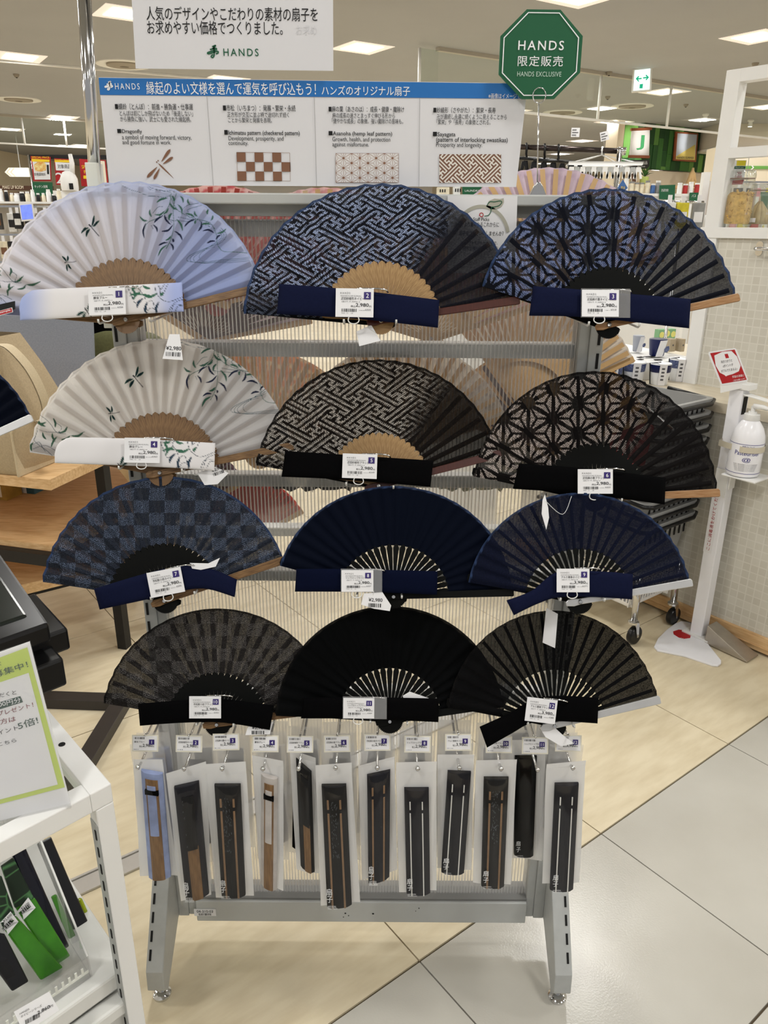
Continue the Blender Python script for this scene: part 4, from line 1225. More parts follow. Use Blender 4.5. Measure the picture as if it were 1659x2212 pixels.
for n, (pq, bq, y) in enumerate(BAGS):
    bagged_fan(KINDS[n], pq, bq, y, H_Z[n], 'clear bag with a folded ' + BAGLOOK[n] + ', first on hook', 'bagged fans at the front of the hooks')
    rr = random.Random(n * 13 + 5)
    sc = 1.0
    for i in range(3):
        y2 = max(y, 1.04) + 0.032 * (i + 1)
        # same size in metres, further along the hook
        def mv(Q):
            W = [at_y(a, b, y) for a, b in Q]
            cx = sum(p.x for p in W) / 4; top = max(p.z for p in W)
            a = rr.uniform(-0.05, 0.05); dx = H_Z[n].x - cx + rr.uniform(-0.006, 0.010)
            return cx, top, a, dx
        cx, top, a, dx = mv(bq)
        def conv(Q):
            out = []
            for (qx, qy) in Q:
                p = at_y(qx, qy, y)
                xx, zz = p.x - cx, p.z - top
                out.append(to_px((cx + dx + xx * math.cos(a) - zz * math.sin(a), y2, H_Z[n].z - 0.004 + xx * math.sin(a) + zz * math.cos(a))))
            return out
        # a tidy upright bag and pouch for the ones behind
        w2, h2 = 0.030, 0.205
        def rect(hw, z0, z1, ox=0.0):
            P = []
            for (sx, z) in ((-1, z0), (1, z0), (1, z1), (-1, z1)):
                xx, zz = sx * hw + ox, z
                P.append(to_px((H_Z[n].x + dx * 0.3 + xx * math.cos(a) - zz * math.sin(a), y2, H_Z[n].z + 0.008 + xx * math.sin(a) + zz * math.cos(a))))
            return P
        bagged_fan(KINDS[n] if KINDS[n] not in ('edge',) else 'plain', rect(0.0155, -0.052, -0.232), rect(0.0285, 0.0, -0.250), y2, H_Z[n],
                   'bag %s the first bagged ' % ('right behind', 'two behind', 'three behind')[i] + BAGLOOK[n], 'bagged fans further back on the hooks', detail=False)
# ---------------------------------------------------------------- signs above the rack
def vy(px, py, y): return at_y(px, py, y)
def sign_plane(name, label, cat, TL, TR, BR, BL, y, m, thick=0.0012, part='board'):
    """an upright board facing the viewer; corners in photograph pixels at depth y"""
    P = [at_y(a, b, y) for a, b in (TL, TR, BR, BL)]
    t = thing(name, label, cat, (sum(p.x for p in P) / 4, y, min(P[2].z, P[3].z)))
    MB().prism([(p.x, p.z) for p in P], 0, thick, ax=((1, 0, 0), (0, 0, 1), (0, 1, 0)), org=(0, y, 0)).build(part, m, t)
    return t
def ty(body, x0, y0, x1, y1, y, m, parent, bold=0.0, space=1.0):
    """lettering seen between pixels x0,y0 (top left) and x1,y1 (bottom right) on the plane at depth y"""
    a, b = at_y(x0, y1, y), at_y(x1, y0, y)
    return text_y(body, a.x, a.z, b.x, b.z, y, m, parent, bold, space)
def flat_y(name, polys, y, m, parent, stuff=True):
    """flat print from pixel polygons on the plane at depth y"""
    mb = MB()
    for poly in polys:
        P = [at_y(a, b, y) for a, b in poly]
        mb.add([(p.x, y, p.z) for p in P], [tuple(range(len(P)))])
    o = mb.build(name, m, parent)
    if stuff and len(polys) > 1: o['kind'] = 'stuff'
    return o
def stroke_y(name, lines, w, y, m, parent, n=6):
    """flat strokes along pixel polylines (w in pixels)"""
    mb = MB()
    for pts in lines:
        P = [at_y(p[0], p[1], y) for p in bez(pts, n)]
        k = depth_of(P[0]) / F_PX
        tmp = MB(); ribbon(tmp, [(p.x, p.z) for p in P], w * k)
        mb.add([(v[0], y, v[1]) for v in tmp.v], tmp.f)
    o = mb.build(name, m, parent)
    if len(lines) > 1: o['kind'] = 'stuff'
    return o
def hands_logo(cx, cy, s, y, m, parent, w):
    """the looping brush emblem: two cross strokes, a ribbon and a hooked stem"""
    def q(*pts): return [(cx + a * s, cy + b * s) for a, b in pts]
    L = [q((-.15, -.75), (.10, -.85), (.42, -.95), (.20, -.62), (-.10, -.45)),
         q((-.50, -.30), (0, -.40), (.50, -.48), (.55, -.30), (.15, -.15), (-.45, .05), (-.85, .20), (-.80, .38), (-.35, .30), (.25, .10), (.62, -.02), (.85, .05), (.80, .25), (.45, .40)),
         q((.12, -.85), (.18, -.30), (.20, .30), (.15, .75), (-.05, .98), (-.28, .88), (-.22, .66), (.05, .52))]
    return stroke_y('emblem', L, w, y, m, parent, 8)
YP = YR - 0.012
# hanging poster
po = sign_plane('hanging_poster', 'white hanging poster with two lines of dark Japanese text and green emblem', 'poster', (281, -60), (719, -60), (720, 153), (293, 148), YP, M_paper2)
yt = YP - 0.0007
ty('人気のデザインやこだわりの素材の扇子を', 317, 16, 686, 44, yt, M_ink, po, 0.008)
ty('お求めやすい価格でつくりました。', 319, 46, 610, 74, yt, M_ink, po, 0.008)
hands_logo(460, 111, 13.5, yt, M_green_ink, po, 2.6)
ty('HANDS', 483, 105, 558, 121, yt, M_green_ink, po, 0.01, 1.35)
# faint show-through of the back print at the second line's end
ty('お求め', 640, 54, 684, 76, yt + 0.0003, mat('faint_ink', (212, 212, 216), 0.6), po, 0.0)
# chrome pole that carries it
pb, pt = at_y(203, 398, YR + 0.02), at_y(176, -60, YR + 0.02)
pole = thing('sign_pole', 'chrome sign pole rising from a white bracket beside the rack', 'pole', pb)
MB().tube([pb + Vector((0, 0, -0.02)), pt], 0.0078, 16).build('pole', M_chrome, pole, smooth='all')
MB().tube([pb + (pt - pb) * 0.0 + Vector((0.010, -0.002, 0)), pt + Vector((0.010, -0.002, 0))], 0.0022, 8).build('pole_seam', M_chrome, pole, smooth='all')
bx = at_y(201, 378, YR + 0.01)
MB().box((bx.x - 0.0085, YR + 0.004, bx.z - 0.22), (bx.x + 0.0085, YR + 0.032, bx.z + 0.0165)).build('bracket', mat('bracket_white', (226, 228, 220), 0.4), pole, bevel=0.001)
MB().tube([pt + Vector((0, 0, -0.004)), Vector((at_y(719, -40, YP).x, YP + 0.02, pt.z - 0.004))], 0.004, 10).build('arm', M_chrome, pole, smooth='all')
MB().box((XL0 - 0.004, YR + 0.006, bx.z - 0.2), (bx.x + 0.004, YR + 0.03, bx.z - 0.17)).build('bracket_arm', M_grey_metal, pole)
# header board with four pattern panels
YH = YR - 0.004
hd = sign_plane('header_board', 'wide header board explaining four lucky patterns under a blue title bar', 'sign', (213, 167), (1140, 180), (1115, 404), (236, 400), YH, M_paper2)
yb = YH - 0.0006; yt = YH - 0.0012
def top_y(x): return 167 + (x - 213) * 13 / 927
flat_y('title_bar', [[(213, 168), (1139, 181), (1135, 213.5), (216, 205)]], yb, M_blue_ink, hd)
hands_logo(235, 185, 9.5, yt, M_white_ink, hd, 2.2)
ty('HANDS', 249, 180, 301, 193, yt, M_white_ink, hd, 0.0, 1.35)
ty('縁起のよい文様を選んで運気を呼び込もう！', 317, 178.5, 682, 204, yt, M_white_ink, hd, 0.02)
ty('ハンズのオリジナル扇子', 695, 186, 886, 206, yt, M_white_ink, hd, 0.015)
ty('※画像はイメージです', 1055, 202, 1132, 213, yt, M_white_ink, hd, 0.0)
flat_y('panel_line', [[(446, 208), (447, 208), (461, 401), (460, 401)], [(678, 210), (679, 210), (684, 402), (683, 402)], [(906, 212), (907, 212), (905, 403), (904, 403)]], yt, mat('thin_grey_line', (172, 172, 174), 0.6), hd)
TX = [
    [('■蜻蛉（とんぼ）：前進・勝負運・仕事運', 249, 224, 416, 237, .012), ('とんぼは前にしか飛ばないため「後退しない」', 259, 239.5, 416, 250.5, 0), ('から勝負に強い。武士にも愛された縁起柄。', 260, 252, 412, 263, 0),
     ('■Dragonfly', 254, 279, 306, 290, .012), ('a symbol of moving forward, victory,', 264, 292, 413, 304, 0), ('and good fortune in work.', 265, 303, 369, 314.5, 0)],
    [('■市松（いちまつ）：発展・繁栄・永続', 482, 227, 638, 240, .012), ('正方形が交互に並ぶ柄で途切れず続く', 491, 242.5, 624, 253, 0), ('ことから繁栄と発展を表現。', 493, 254.5, 587, 265, 0),
     ('■Ichimatsu pattern (checkered pattern)', 485, 282, 647, 294, .012), ('Development, prosperity, and', 494, 294.5, 612, 306, 0), ('continuity.', 494, 305, 536, 316, 0)],
    [('■麻の葉（あさのは）：成長・健康・魔除け', 710, 230, 873, 242, .012), ('麻の成長の速さとまっすぐ伸びる形から', 718, 244.5, 853, 255, 0), ('「健やかな成長」の象徴。強い魔除けの意味も。', 717, 256.5, 871, 267, 0),
     ('■Asanoha (hemp leaf pattern)', 710, 284, 847, 295, .012), ('Growth, health, and protection', 718, 296.5, 843, 308, 0), ('against misfortune.', 718, 307.5, 797, 319, 0)],
    [('■紗綾形（さやがた）：繁栄・長寿', 936, 232, 1071, 244, .012), ('卍が連続し永遠に続くように見えることから', 944, 247, 1095, 257.5, 0), ('「繁栄」や「長寿」の象徴とされる。', 943, 258.5, 1060, 269, 0),
     ('■Sayagata', 935, 285, 984, 297, .012), ('(pattern of interlocking swastikas)', 942, 297.5, 1097, 309, .012), ('Prosperity and longevity.', 942, 308.5, 1042, 320, 0)]]
for col in TX:
    for (s, x0, y0, x1, y1, b) in col:
        ty(s, x0, y0, x1, y1, yt, M_ink, hd, b)
# dragonfly mark
def lens(x0, y0, x1, y1, w, n=10):
    P = []
    dx, dy = x1 - x0, y1 - y0; L = math.hypot(dx, dy); nx, ny = -dy / L, dx / L
    for s in (1, -1):
        rg = range(n + 1) if s == 1 else range(n - 1, 0, -1)
        for i in rg:
            t = i / n; ww = w / 2 * (t ** 0.75) * (1 - t ** 7) * 1.05
            P.append((x0 + dx * t + nx * ww * s, y0 + dy * t + ny * ww * s))
    return P
wings = [lens(348, 350, 368, 322, 9), lens(351, 355, 374, 339, 8.5), lens(340, 360, 317, 384, 9), lens(345, 363, 332, 388, 8.5)]
flat_y('dragonfly_print', wings + [lens(376, 386, 341, 352, 4.5)], yt, M_brown_ink, hd)
flat_y('dragonfly_eyes', [[(338.5 + 1.6 * math.cos(t), 350 + 1.6 * math.sin(t)) for t in np.linspace(0, 6.28, 9)[:-1]], [(341.5 + 1.5 * math.cos(t), 347 + 1.5 * math.sin(t)) for t in np.linspace(0, 6.28, 9)[:-1]]], yt, M_brown_ink, hd)
# checks
ck = []
for r_ in range(3):
    for c_ in range(6):
        if (r_ + c_) % 2 == 0:
            x = 511 + c_ * 19.2 + r_ * 0.8; y_ = 329 + r_ * 20.5 + c_ * 0.15
            ck.append([(x, y_), (x + 19.2, y_ + .15), (x + 19.8, y_ + 20.6), (x + .8, y_ + 20.5)])
flat_y('check_print', ck, yt, M_brown_ink, hd)
stroke_y('check_frame', [[(511, 329), (625.5, 330)], [(625.5, 330), (627, 391)], [(627, 391), (513, 390.5)], [(513, 390.5), (511, 329)]], 0.8, yt, mat('thin_brown', (160, 138, 124), 0.6), hd, 1)
# hemp leaf and key fret panels: printed colours on a fine flat grid
def print_panel(name, x0, y0, x1, y1, fn, nx=300, ny=140):
    gx, gy = np.meshgrid(np.linspace(x0, x1, nx), np.linspace(y0, y1, ny))
    a, b, c, d = (at_y(*q, yt) for q in ((x0, y0), (x1, y0), (x1, y1), (x0, y1)))
    u = np.linspace(0, 1, nx)[None, :]; v = np.linspace(0, 1, ny)[:, None]
    org = Vector(hd['_w'])
    co = np.zeros((ny, nx, 3))
    for k in range(3):
        co[..., k] = (a[k] * (1 - u) + b[k] * u) * (1 - v) + (d[k] * (1 - u) + c[k] * u) * v - org[k]
    m = MB(); m.v = [tuple(p) for p in co.reshape(-1, 3)]
    m.f = [(i * nx + j, (i + 1) * nx + j, (i + 1) * nx + j + 1, i * nx + j + 1) for i in range(ny - 1) for j in range(nx - 1)]
    me = m.mesh(name, paint_mat('printed_board', 0.6))
    set_print(me, fn(gx.ravel(), gy.ravel()))
    return link(name, me, hd)
def asa_panel(x, y):
    c = np.ones((len(x), 4)); c[:, :3] = L3((224, 222, 222))
    d, s0 = asanoha_d(y - 341.5, (x - 742) * 1.045, 21.3)
    e = np.minimum(d, 1)
    mixc(c, (142, 104, 84), ((e * 21.3 * 0.866) < 0.55) * 0.9)
    mixc(c, (130, 92, 70), (s0 * 21.3 < 2.6) * 1.0)
    mixc(c, (150, 118, 100), ((x < 725.5) | (x > 860.4) | (y < 331.5) | (y > 394)) * 1.0)
    return c
def saya_panel(x, y):
    c = np.ones((len(x), 4)); c[:, :3] = L3((124, 92, 78))
    X, Y = (x - 940) * 11.06, (y - 325) * 11.06
    P = ((X + Y) / math.sqrt(2) - 473.8) / 69.0; Q = ((X - Y) / math.sqrt(2) - 56.6) / 69.0
    mixc(c, (228, 224, 216), (sayagata_d(P, Q) < 0.235) * 1.0)
    return c
print_panel('hemp_leaf_print', 725, 331, 861, 394.5, asa_panel)
print_panel('key_fret_print', 949, 333, 1082.5, 395, saya_panel)
# clear supports of the header
for (x, ) in ((600,), (860,)):
    p, q = at_y(x, 372, YH + 0.004), at_y(x, 424, YH + 0.004)
    MB().box((p.x - 0.05, YH + 0.002, q.z - 0.006), (p.x + 0.05, YH + 0.0035, p.z + 0.01)).build('clear_support', M_acrylic, hd)
# octagonal sign in a ring clip stand
YO = YR - 0.016
cx, cy = 1168.5, 117.5
def octagon(rx, ry, ch):
    return [(cx - rx * ch, cy - ry), (cx + rx * ch, cy - ry), (cx + rx, cy - ry * ch * 1.05), (cx + rx, cy + ry * ch * .8), (cx + rx * ch, cy + ry), (cx - rx * ch, cy + ry), (cx - rx, cy + ry * ch * .8), (cx - rx, cy - ry * ch * .95)]
OC = [(1138, 20), (1211, 21), (1259, 78), (1253, 157), (1197, 214), (1127, 214), (1077, 161), (1081, 78)]
OI = [(1141, 26), (1209, 27), (1251, 81), (1246, 155), (1193, 207), (1131, 207), (1084, 158), (1088, 81)]
OJ = [(1142, 28.2), (1208, 29.2), (1248.8, 82), (1243.8, 154), (1192, 204.8), (1132, 204.8), (1086.3, 157), (1090.2, 82)]
M_sign_green = mat('sign_green', (28, 92, 60), 0.5, noise=0.05, nscale=10)
P = [at_y(a, b, YO) for a, b in OC]
oc = thing('octagonal_sign', 'green octagonal sign with white outline held upright by a wire ring clip', 'sign', at_y(1161, 424, YO))
MB().prism([(p.x, p.z) for p in P], 0, 0.0025, ax=((1, 0, 0), (0, 0, 1), (0, 1, 0)), org=(0, YO, 0)).build('panel', M_sign_green, oc)
yt = YO - 0.0008
flat_y('outline', [[OI[i], OI[(i + 1) % 8], OJ[(i + 1) % 8], OJ[i]] for i in range(8)], yt, M_white_ink, oc)
ty('HANDS', 1119, 88, 1219, 108, yt, M_white_ink, oc, 0.02, 1.25)
ty('限定販売', 1118, 121, 1217, 143, yt, M_white_ink, oc, 0.025, 1.15)
ty('HANDS EXCLUSIVE', 1117, 155, 1213, 165, yt, mat('pale_green_ink', (190, 214, 200), 0.6), oc, 0.0, 1.05)
rc = at_y(1165, 206, YO - 0.004); k = depth_of(rc) / F_PX
MB().tube([(rc.x + 14 * k * math.cos(t), YO - 0.0035, rc.z + 15 * k * math.sin(t)) for t in np.linspace(0, 2 * math.pi, 25)[:-1]], 0.0008, 6, closed=True).build('clip_ring', M_chrome, oc, smooth='all')
MB().tube([(rc.x, YO - 0.0035, rc.z - 15 * k), at_y(1160, 415, YO - 0.003)], 0.0010, 6).build('wire_stem', M_chrome, oc, smooth='all')
c0 = at_y(1161, 424, YO)
MB().prism([(c0.x - 0.013, c0.z), (c0.x + 0.013, c0.z), (c0.x + 0.006, c0.z + 0.014), (c0.x + 0.002, c0.z + 0.019), (c0.x - 0.002, c0.z + 0.019), (c0.x - 0.006, c0.z + 0.014)], -0.004, 0.005, ax=((1, 0, 0), (0, 0, 1), (0, 1, 0)), org=(0, YO, 0)).build('clip_base', M_chrome, oc, bevel=0.001)
# staff picks card on the top rail
YC = YR - 0.0235
sp = sign_plane('staff_picks_card', 'white staff picks card with a grey fruit outline and handwritten note', 'card', (967, 423), (1118, 423), (1112, 590), (968, 590), YC, M_paper)
yt = YC - 0.0006
M_frgrey = mat('grey_outline_ink', (176, 174, 160), 0.6)
stroke_y('fruit_outline', [[(1040 + 58 * math.cos(t), 512 + 66 * math.sin(t)) for t in np.linspace(-.05 * math.pi, -.97 * math.pi, 20)]], 7.2, yt, M_frgrey, sp, 2)
flat_y('leaf_outline', [[(1050, 446), (1056, 434), (1068, 429), (1080, 430), (1088, 428), (1088.5, 437), (1084, 446), (1072, 452), (1060, 452)]], yt, M_frgrey, sp)
stroke_y('leaf_line', [[(1052, 444), (1058, 436), (1068, 436), (1080, 434), (1084, 437), (1078, 444), (1068, 447), (1062, 448), (1060, 458), (1055, 465), (1046, 467)]], 1.6, yt - 0.0004, M_green_ink, sp)
stroke_y('berry', [[(1040 + 4 * math.cos(t), 464 + 4 * math.sin(t)) for t in np.linspace(0, 2 * math.pi, 12)]], 1.6, yt - 0.0004, M_red, sp)
ty('Staff Picks', 1022, 470, 1057, 477, yt, M_ink, sp, 0.0)
ty('より暑くなるこれからに', 1003, 480, 1078, 490, yt, M_ink, sp, 0.0)
ty('扇子をプレゼントしませんか？', 992, 499, 1088, 509, yt, M_ink, sp, 0.01)
ty('コンパクトで持ちやすいので、', 995, 521, 1075, 528, yt, M_ink, sp, 0.0)
ty('荷物を増やしたくない方', 1000, 532, 1076, 540, yt, M_ink, sp, 0.0)
# ---------------------------------------------------------------- helper: a thing in a tilted plane, addressed by photograph pixels
class Frame:
    def __init__(self, name, label, cat, O, X, Y, group=None):
        self.X = Vector(X).normalized(); self.N = self.X.cross(Vector(Y)).normalized(); self.Y = self.N.cross(self.X)
        self.O = Vector(O)
        R = Matrix((self.X, self.Y, self.N)).transposed()
        self.o = thing(name, label, cat, self.O, group, R)
        self.R = R.to_4x4()
    def l(self, px, py, off=0.0):
        p = at_plane(px, py, self.O + self.N * off, self.N) - self.O
        return (p.dot(self.X), p.dot(self.Y))
    def poly(self, pts, off=0.0): return [self.l(a, b, off) for a, b in pts]
    def slab(self, name, pts, z0, z1, m, parent=None, bevel=0.0):
        return MB().prism(self.poly(pts), z0, z1).build(name, m, parent or self.o, bevel=bevel)
    def flat(self, name, pts, z, m, parent=None):
        P = self.poly(pts)
        return MB().add([(a, b, z) for a, b in P], [tuple(range(len(P)))]).build(name, m, parent or self.o)
    def text(self, s, x0, y0, x1, y1, m, z=0.0008, bold=0.0, parent=None, space=1.0):
        """x0,y0 / x1,y1: pixels of the lower left and lower right ends of the line of text; height from the last value pair"""
        a = self.l(x0, y0); b = self.l(x1, y1)
        return a, b
    def line(self, s, p0, p1, hpx, m, z=0.0008, bold=0.0, parent=None, space=1.0):
        """lettering whose baseline runs from pixel p0 to pixel p1, hpx pixels tall"""
        a = Vector(self.l(*p0)); b = Vector(self.l(*p1))
        h = (Vector(self.l(p0[0], p0[1] - hpx)) - a).length
        d = b - a
        return text_box(s, 0, 0, d.length, h, m, parent or self.o, z, bold, space,
                        base=Matrix.Translation((a.x, a.y, 0)) @ Matrix.Rotation(math.atan2(d.y, d.x), 4, 'Z'))
# ---------------------------------------------------------------- white glass-topped display table, front left
ZT = 0.85
TA = at_z(240, 1692, ZT)
ta = (at_z(95, 1522, ZT) - TA).normalized()             # towards the back left
tb = (at_z(-5, 1822, ZT) - TA).normalized()             # towards the front left
NF = Vector((-tb.y, tb.x, 0))
if NF.dot(Vector((0, 0, 0)) - Vector((TA.x, TA.y, 0))) < 0: NF = -NF
TB = thing('display_table', 'white metal display table with a glass top and slotted corner posts', 'table', (TA.x, TA.y, 0))
LA_, LB_ = 0.62, 0.55
AX = (ta, tb, UP)
rim = MB()
def rim_bar(lo, hi, nm):
    MB().box(lo, hi, ax=AX, org=(TA.x, TA.y, 0)).build(nm, M_white, TB, bevel=0.0015)
rim_bar((0, 0, ZT - 0.026), (LA_, 0.026, ZT), 'top_rim')
rim_bar((0, 0.026, ZT - 0.026), (0.024, LB_, ZT), 'top_rim')
rim_bar((LA_ - 0.03, 0.03, ZT - 0.034), (LA_, LB_, ZT), 'top_rim')
MB().box((0.022, 0.024, ZT - 0.014), (LA_ - 0.028, LB_, ZT - 0.008), ax=AX, org=(TA.x, TA.y, 0)).build('glass_top', M_glass, TB)
for (u, v) in ((0.11, 0.015), (0.24, 0.015)):
    MB().lathe([(0.0042, 0), (0.0042, 0.0006)], 14, TA + ta * u + tb * v + Vector((0, 0, 0.0001))).build('screw_hole', M_slot, TB)
for (u0, v0) in ((0, 0), (LA_ - 0.03, 0.0)):
    pst = MB().box((u0, v0, 0.0), (u0 + 0.024, v0 + 0.022, ZT - 0.026), ax=AX, org=(TA.x, TA.y, 0)).build('corner_post', M_white, TB, bevel=0.0015)
    sl = MB()
    z = 0.1
    while z < ZT - 0.06:
        sl.box((u0 + 0.008, v0 + 0.0232, z), (u0 + 0.011, v0 + 0.024, z + 0.014), ax=AX, org=(TA.x, TA.y, 0))
        z += 0.026
    tag(sl.build('slots', M_slot, pst), kind='stuff')
    MB().box((u0 + 0.002, v0 + 0.0222, 0.06), (u0 + 0.022, v0 + 0.0230, ZT - 0.05), ax=AX, org=(TA.x, TA.y, 0)).build('slot_strip', M_grey_metal, pst)
# drawers under the tray
def fp(px, py, off=0.0):
    return at_plane(px, py, Vector((TA.x, TA.y, 0)) + NF * off, NF)
zd = fp(243, 2078, -0.04).z - 0.001
DR = thing('drawer_unit', 'white metal drawer unit under the acrylic tray', 'drawers', Vector((TA.x, TA.y, 0)) + tb * 0.034)
ORG2 = (TA.x, TA.y, 0)
MB().box((0.035, 0.012, 0.02), (0.50, LB_, zd - 0.012), ax=AX, org=ORG2).build('cabinet_body', M_white, DR)
M_white2 = mat('drawer_white', (222, 222, 218), 0.42, noise=0.04, nscale=10)
MB().box((0.022, 0.004, zd - 0.028), (0.51, LB_, zd), ax=AX, org=ORG2).build('cabinet_top', M_white2, DR, bevel=0.004)
for q in range(3):
    z1 = zd - 0.036 - q * 0.115
    d = MB().box((0.016, 0.006, z1 - 0.105), (0.034, LB_, z1 - 0.012), ax=AX, org=ORG2).build('drawer_front', M_white2, DR, bevel=0.003)
    MB().box((0.006, 0.006, z1 - 0.022), (0.030, LB_, z1), ax=AX, org=ORG2).build('drawer_lip', M_white2, DR, bevel=0.004)
# price card on the drawer unit
a_, b_ = fp(33, 2187, 0.0), fp(124, 2140, 0.0)
pc = Frame('shelf_price_card', 'white price card reading 2,860 yen leaning on the drawer unit', 'price card', fp(75, 2175, 0.004), (b_ - a_), UP + NF * -0.5)
pc.slab('card', [(30, 2186), (106, 2142), (128, 2182), (52, 2232)], -0.0006, 0, M_paper)
pc.line('HANDS', (42, 2192), (63, 2181), 4, M_grey_ink)
pc.line('ネイビーシリーズ', (45, 2199), (90, 2174), 6, M_ink)
pc.line('税込', (71, 2198), (81, 2193), 5, M_ink)
pc.line('2,860', (81, 2193), (108, 2178), 9, M_ink, bold=0.008)
pc.line('円', (108, 2177), (114, 2174), 5, M_ink)
bcm = MB(); A0 = Vector(pc.l(55, 2213)); A1 = Vector(pc.l(87, 2196)); barcode(bcm, 0, 0, (A1 - A0).length, 0.005, 77, 0.0008)
o = bcm.build('barcode', M_ink, pc.o); o['kind'] = 'stuff'; o.matrix_local = Matrix.Translation((A0.x, A0.y, 0)) @ Matrix.Rotation(math.atan2((A1 - A0).y, (A1 - A0).x), 4, 'Z')
# acrylic tray standing on the drawer unit
z0, z1 = zd + 0.001, fp(240, 2035, -0.03).z
TR = thing('acrylic_tray', 'clear acrylic tray with toothed front edge holding green and black fan packs', 'tray', Vector((TA.x, TA.y, z0)) + tb * 0.05 + ta * 0.04)
zt_ = fp(238, 2036, -0.04).z
MB().box((0.040, 0.048, z0), (0.0425, LB_, zt_), ax=AX, org=ORG2).build('front_wall', M_acrylic, TR)
MB().box((0.040, 0.048, z0), (0.36, LB_, z0 + 0.003), ax=AX, org=ORG2).build('tray_floor', M_acrylic, TR)
MB().prism([(0.040, z0), (0.36, z0), (0.36, z0 + 0.26), (0.31, z0 + 0.26), (0.0425, zt_)], 0.046, 0.0485, ax=(ta, UP, tb), org=ORG2).build('side_wall', M_acrylic, TR)
MB().box((0.3585, 0.048, z0), (0.361, LB_, z0 + 0.26), ax=AX, org=ORG2).build('back_wall', M_acrylic, TR)
MB().tube([Vector(ORG2) + ta * 0.0425 + tb * 0.047 + UP * zt_, Vector(ORG2) + ta * 0.31 + tb * 0.047 + UP * (z0 + 0.26)], 0.0014, 6).build('side_edge', M_white, TR)
teeth = MB()
v = 0.056
while v < LB_ - 0.02:
    teeth.box((0.0385, v, zt_ - 0.018), (0.0398, v + 0.003, zt_ - 0.010), ax=AX, org=ORG2)
    v += 0.0085
tag(teeth.build('tooth', mat('tooth_plastic', (226, 228, 220), 0.3), TR), kind='stuff')
teeth = MB().box((0.0385, 0.05, zt_ - 0.022), (0.0398, LB_, zt_ - 0.0185), ax=AX, org=ORG2).build('tooth_rail', mat('tooth_plastic', (226, 228, 220), 0.3), TR)
# fan packs leaning back in the tray
M_gpack = mat('green_pack', (66, 140, 30), 0.22, coat=0.3, noise=0.35, nscale=25, col2=(48, 112, 20))
M_lpack = mat('lime_pack', (160, 176, 30), 0.22, coat=0.3, noise=0.3, nscale=25)
M_bpack = mat('black_pack', (16, 16, 20), 0.22, coat=0.3, noise=0.3, nscale=30)
M_npack = mat('ink_navy_pack', (12, 13, 28), 0.22, coat=0.3, noise=0.2, nscale=30)
def asa_node_mat():
    m = mat('dark_green_leaf_cloth', (24, 44, 26), 0.7, noise=0.3, nscale=60)
    nt = m.node_tree
    vo = nt.nodes.new('ShaderNodeTexVoronoi'); vo.feature = 'DISTANCE_TO_EDGE'; vo.inputs['Scale'].default_value = 42
    tc = nt.nodes.new('ShaderNodeTexCoord'); nt.links.new(tc.outputs['Object'], vo.inputs['Vector'])
    rp = nt.nodes.new('ShaderNodeMapRange'); rp.inputs['From Max'].default_value = 0.06; rp.inputs['To Min'].default_value = 1; rp.inputs['To Max'].default_value = 0
    nt.links.new(vo.outputs['Distance'], rp.inputs['Value'])
    mx = nt.nodes.new('ShaderNodeMix'); mx.data_type = 'RGBA'
    mx.inputs['A'].default_value = (*rgb(26, 42, 28), 1); mx.inputs['B'].default_value = (*rgb(74, 120, 74), 1)
    nt.links.new(rp.outputs['Result'], mx.inputs['Factor'])
    nt.links.new(mx.outputs['Result'], nt.nodes['Principled BSDF'].inputs['Base Color'])
    return m
M_asacloth = asa_node_mat()
lean = (UP * 0.90 + ta * 0.44).normalized()
def pack(label, pts, m, depth, sticker=None, top=None, group='fan packs in the acrylic tray'):
    f = Frame('fan_pack', label, 'packaged fan', Vector((TA.x, TA.y, z0 + 0.005)) + ta * (0.05 + depth) + tb * 0.15, -tb, lean, group)
    f.slab('pack', pts, 0, 0.006, m, bevel=0.002)
    if top: f.slab('cloth', top[0], 0.001, 0.0075, top[1], bevel=0.001)
    P = f.poly(pts)
    cx = sum(p[0] for p in P) / len(P); cy = sum(p[1] for p in P) / len(P)
    if sticker:
        s = f.slab('price_sticker', sticker, 0.009, 0.0094, M_paper)
        q = sticker
        f.line('¥2,600', q[4], q[5], 6.5, M_ink, 0.0097)
        b = MB(); A0 = Vector(f.l(*q[6])); A1 = Vector(f.l(*q[7])); barcode(b, 0, 0, (A1 - A0).length, 0.005, 3, 0.0097, 22)
        o = b.build('barcode', M_ink, f.o); o['kind'] = 'stuff'; o.matrix_local = Matrix.Translation((A0.x, A0.y, 0)) @ Matrix.Rotation(math.atan2((A1 - A0).y, (A1 - A0).x), 4, 'Z')
    return f
pack('lime yellow fan pack leaning at the tray end', [(166, 1940), (174, 1938), (220, 2040), (208, 2050)], M_lpack, 0.10)
pack('plain black fan pack with cord loop beside the lime pack', [(78, 1822), (108, 1806), (148, 1900), (214, 2048), (180, 2066), (110, 1900)], M_bpack, 0.085)
pack('slim bright green fan pack between two black packs', [(108, 1936), (120, 1930), (178, 2056), (164, 2068)], M_gpack, 0.075)
pack('glossy black fan pack with folded navy top', [(22, 1842), (52, 1828), (110, 1960), (160, 2070), (132, 2080), (70, 1960)], M_npack, 0.065)
pack('green fan pack with dark leaf-pattern cloth, price sticker near its middle', [(30, 1958), (72, 1936), (156, 2074), (118, 2094)], M_gpack, 0.05, [(28, 1972), (56, 1936), (72, 1958), (46, 1984), (42, 1963), (59, 1950), (42, 1973), (64, 1954)],
     ([(0, 1870), (26, 1852), (70, 1938), (30, 1960)], M_asacloth))
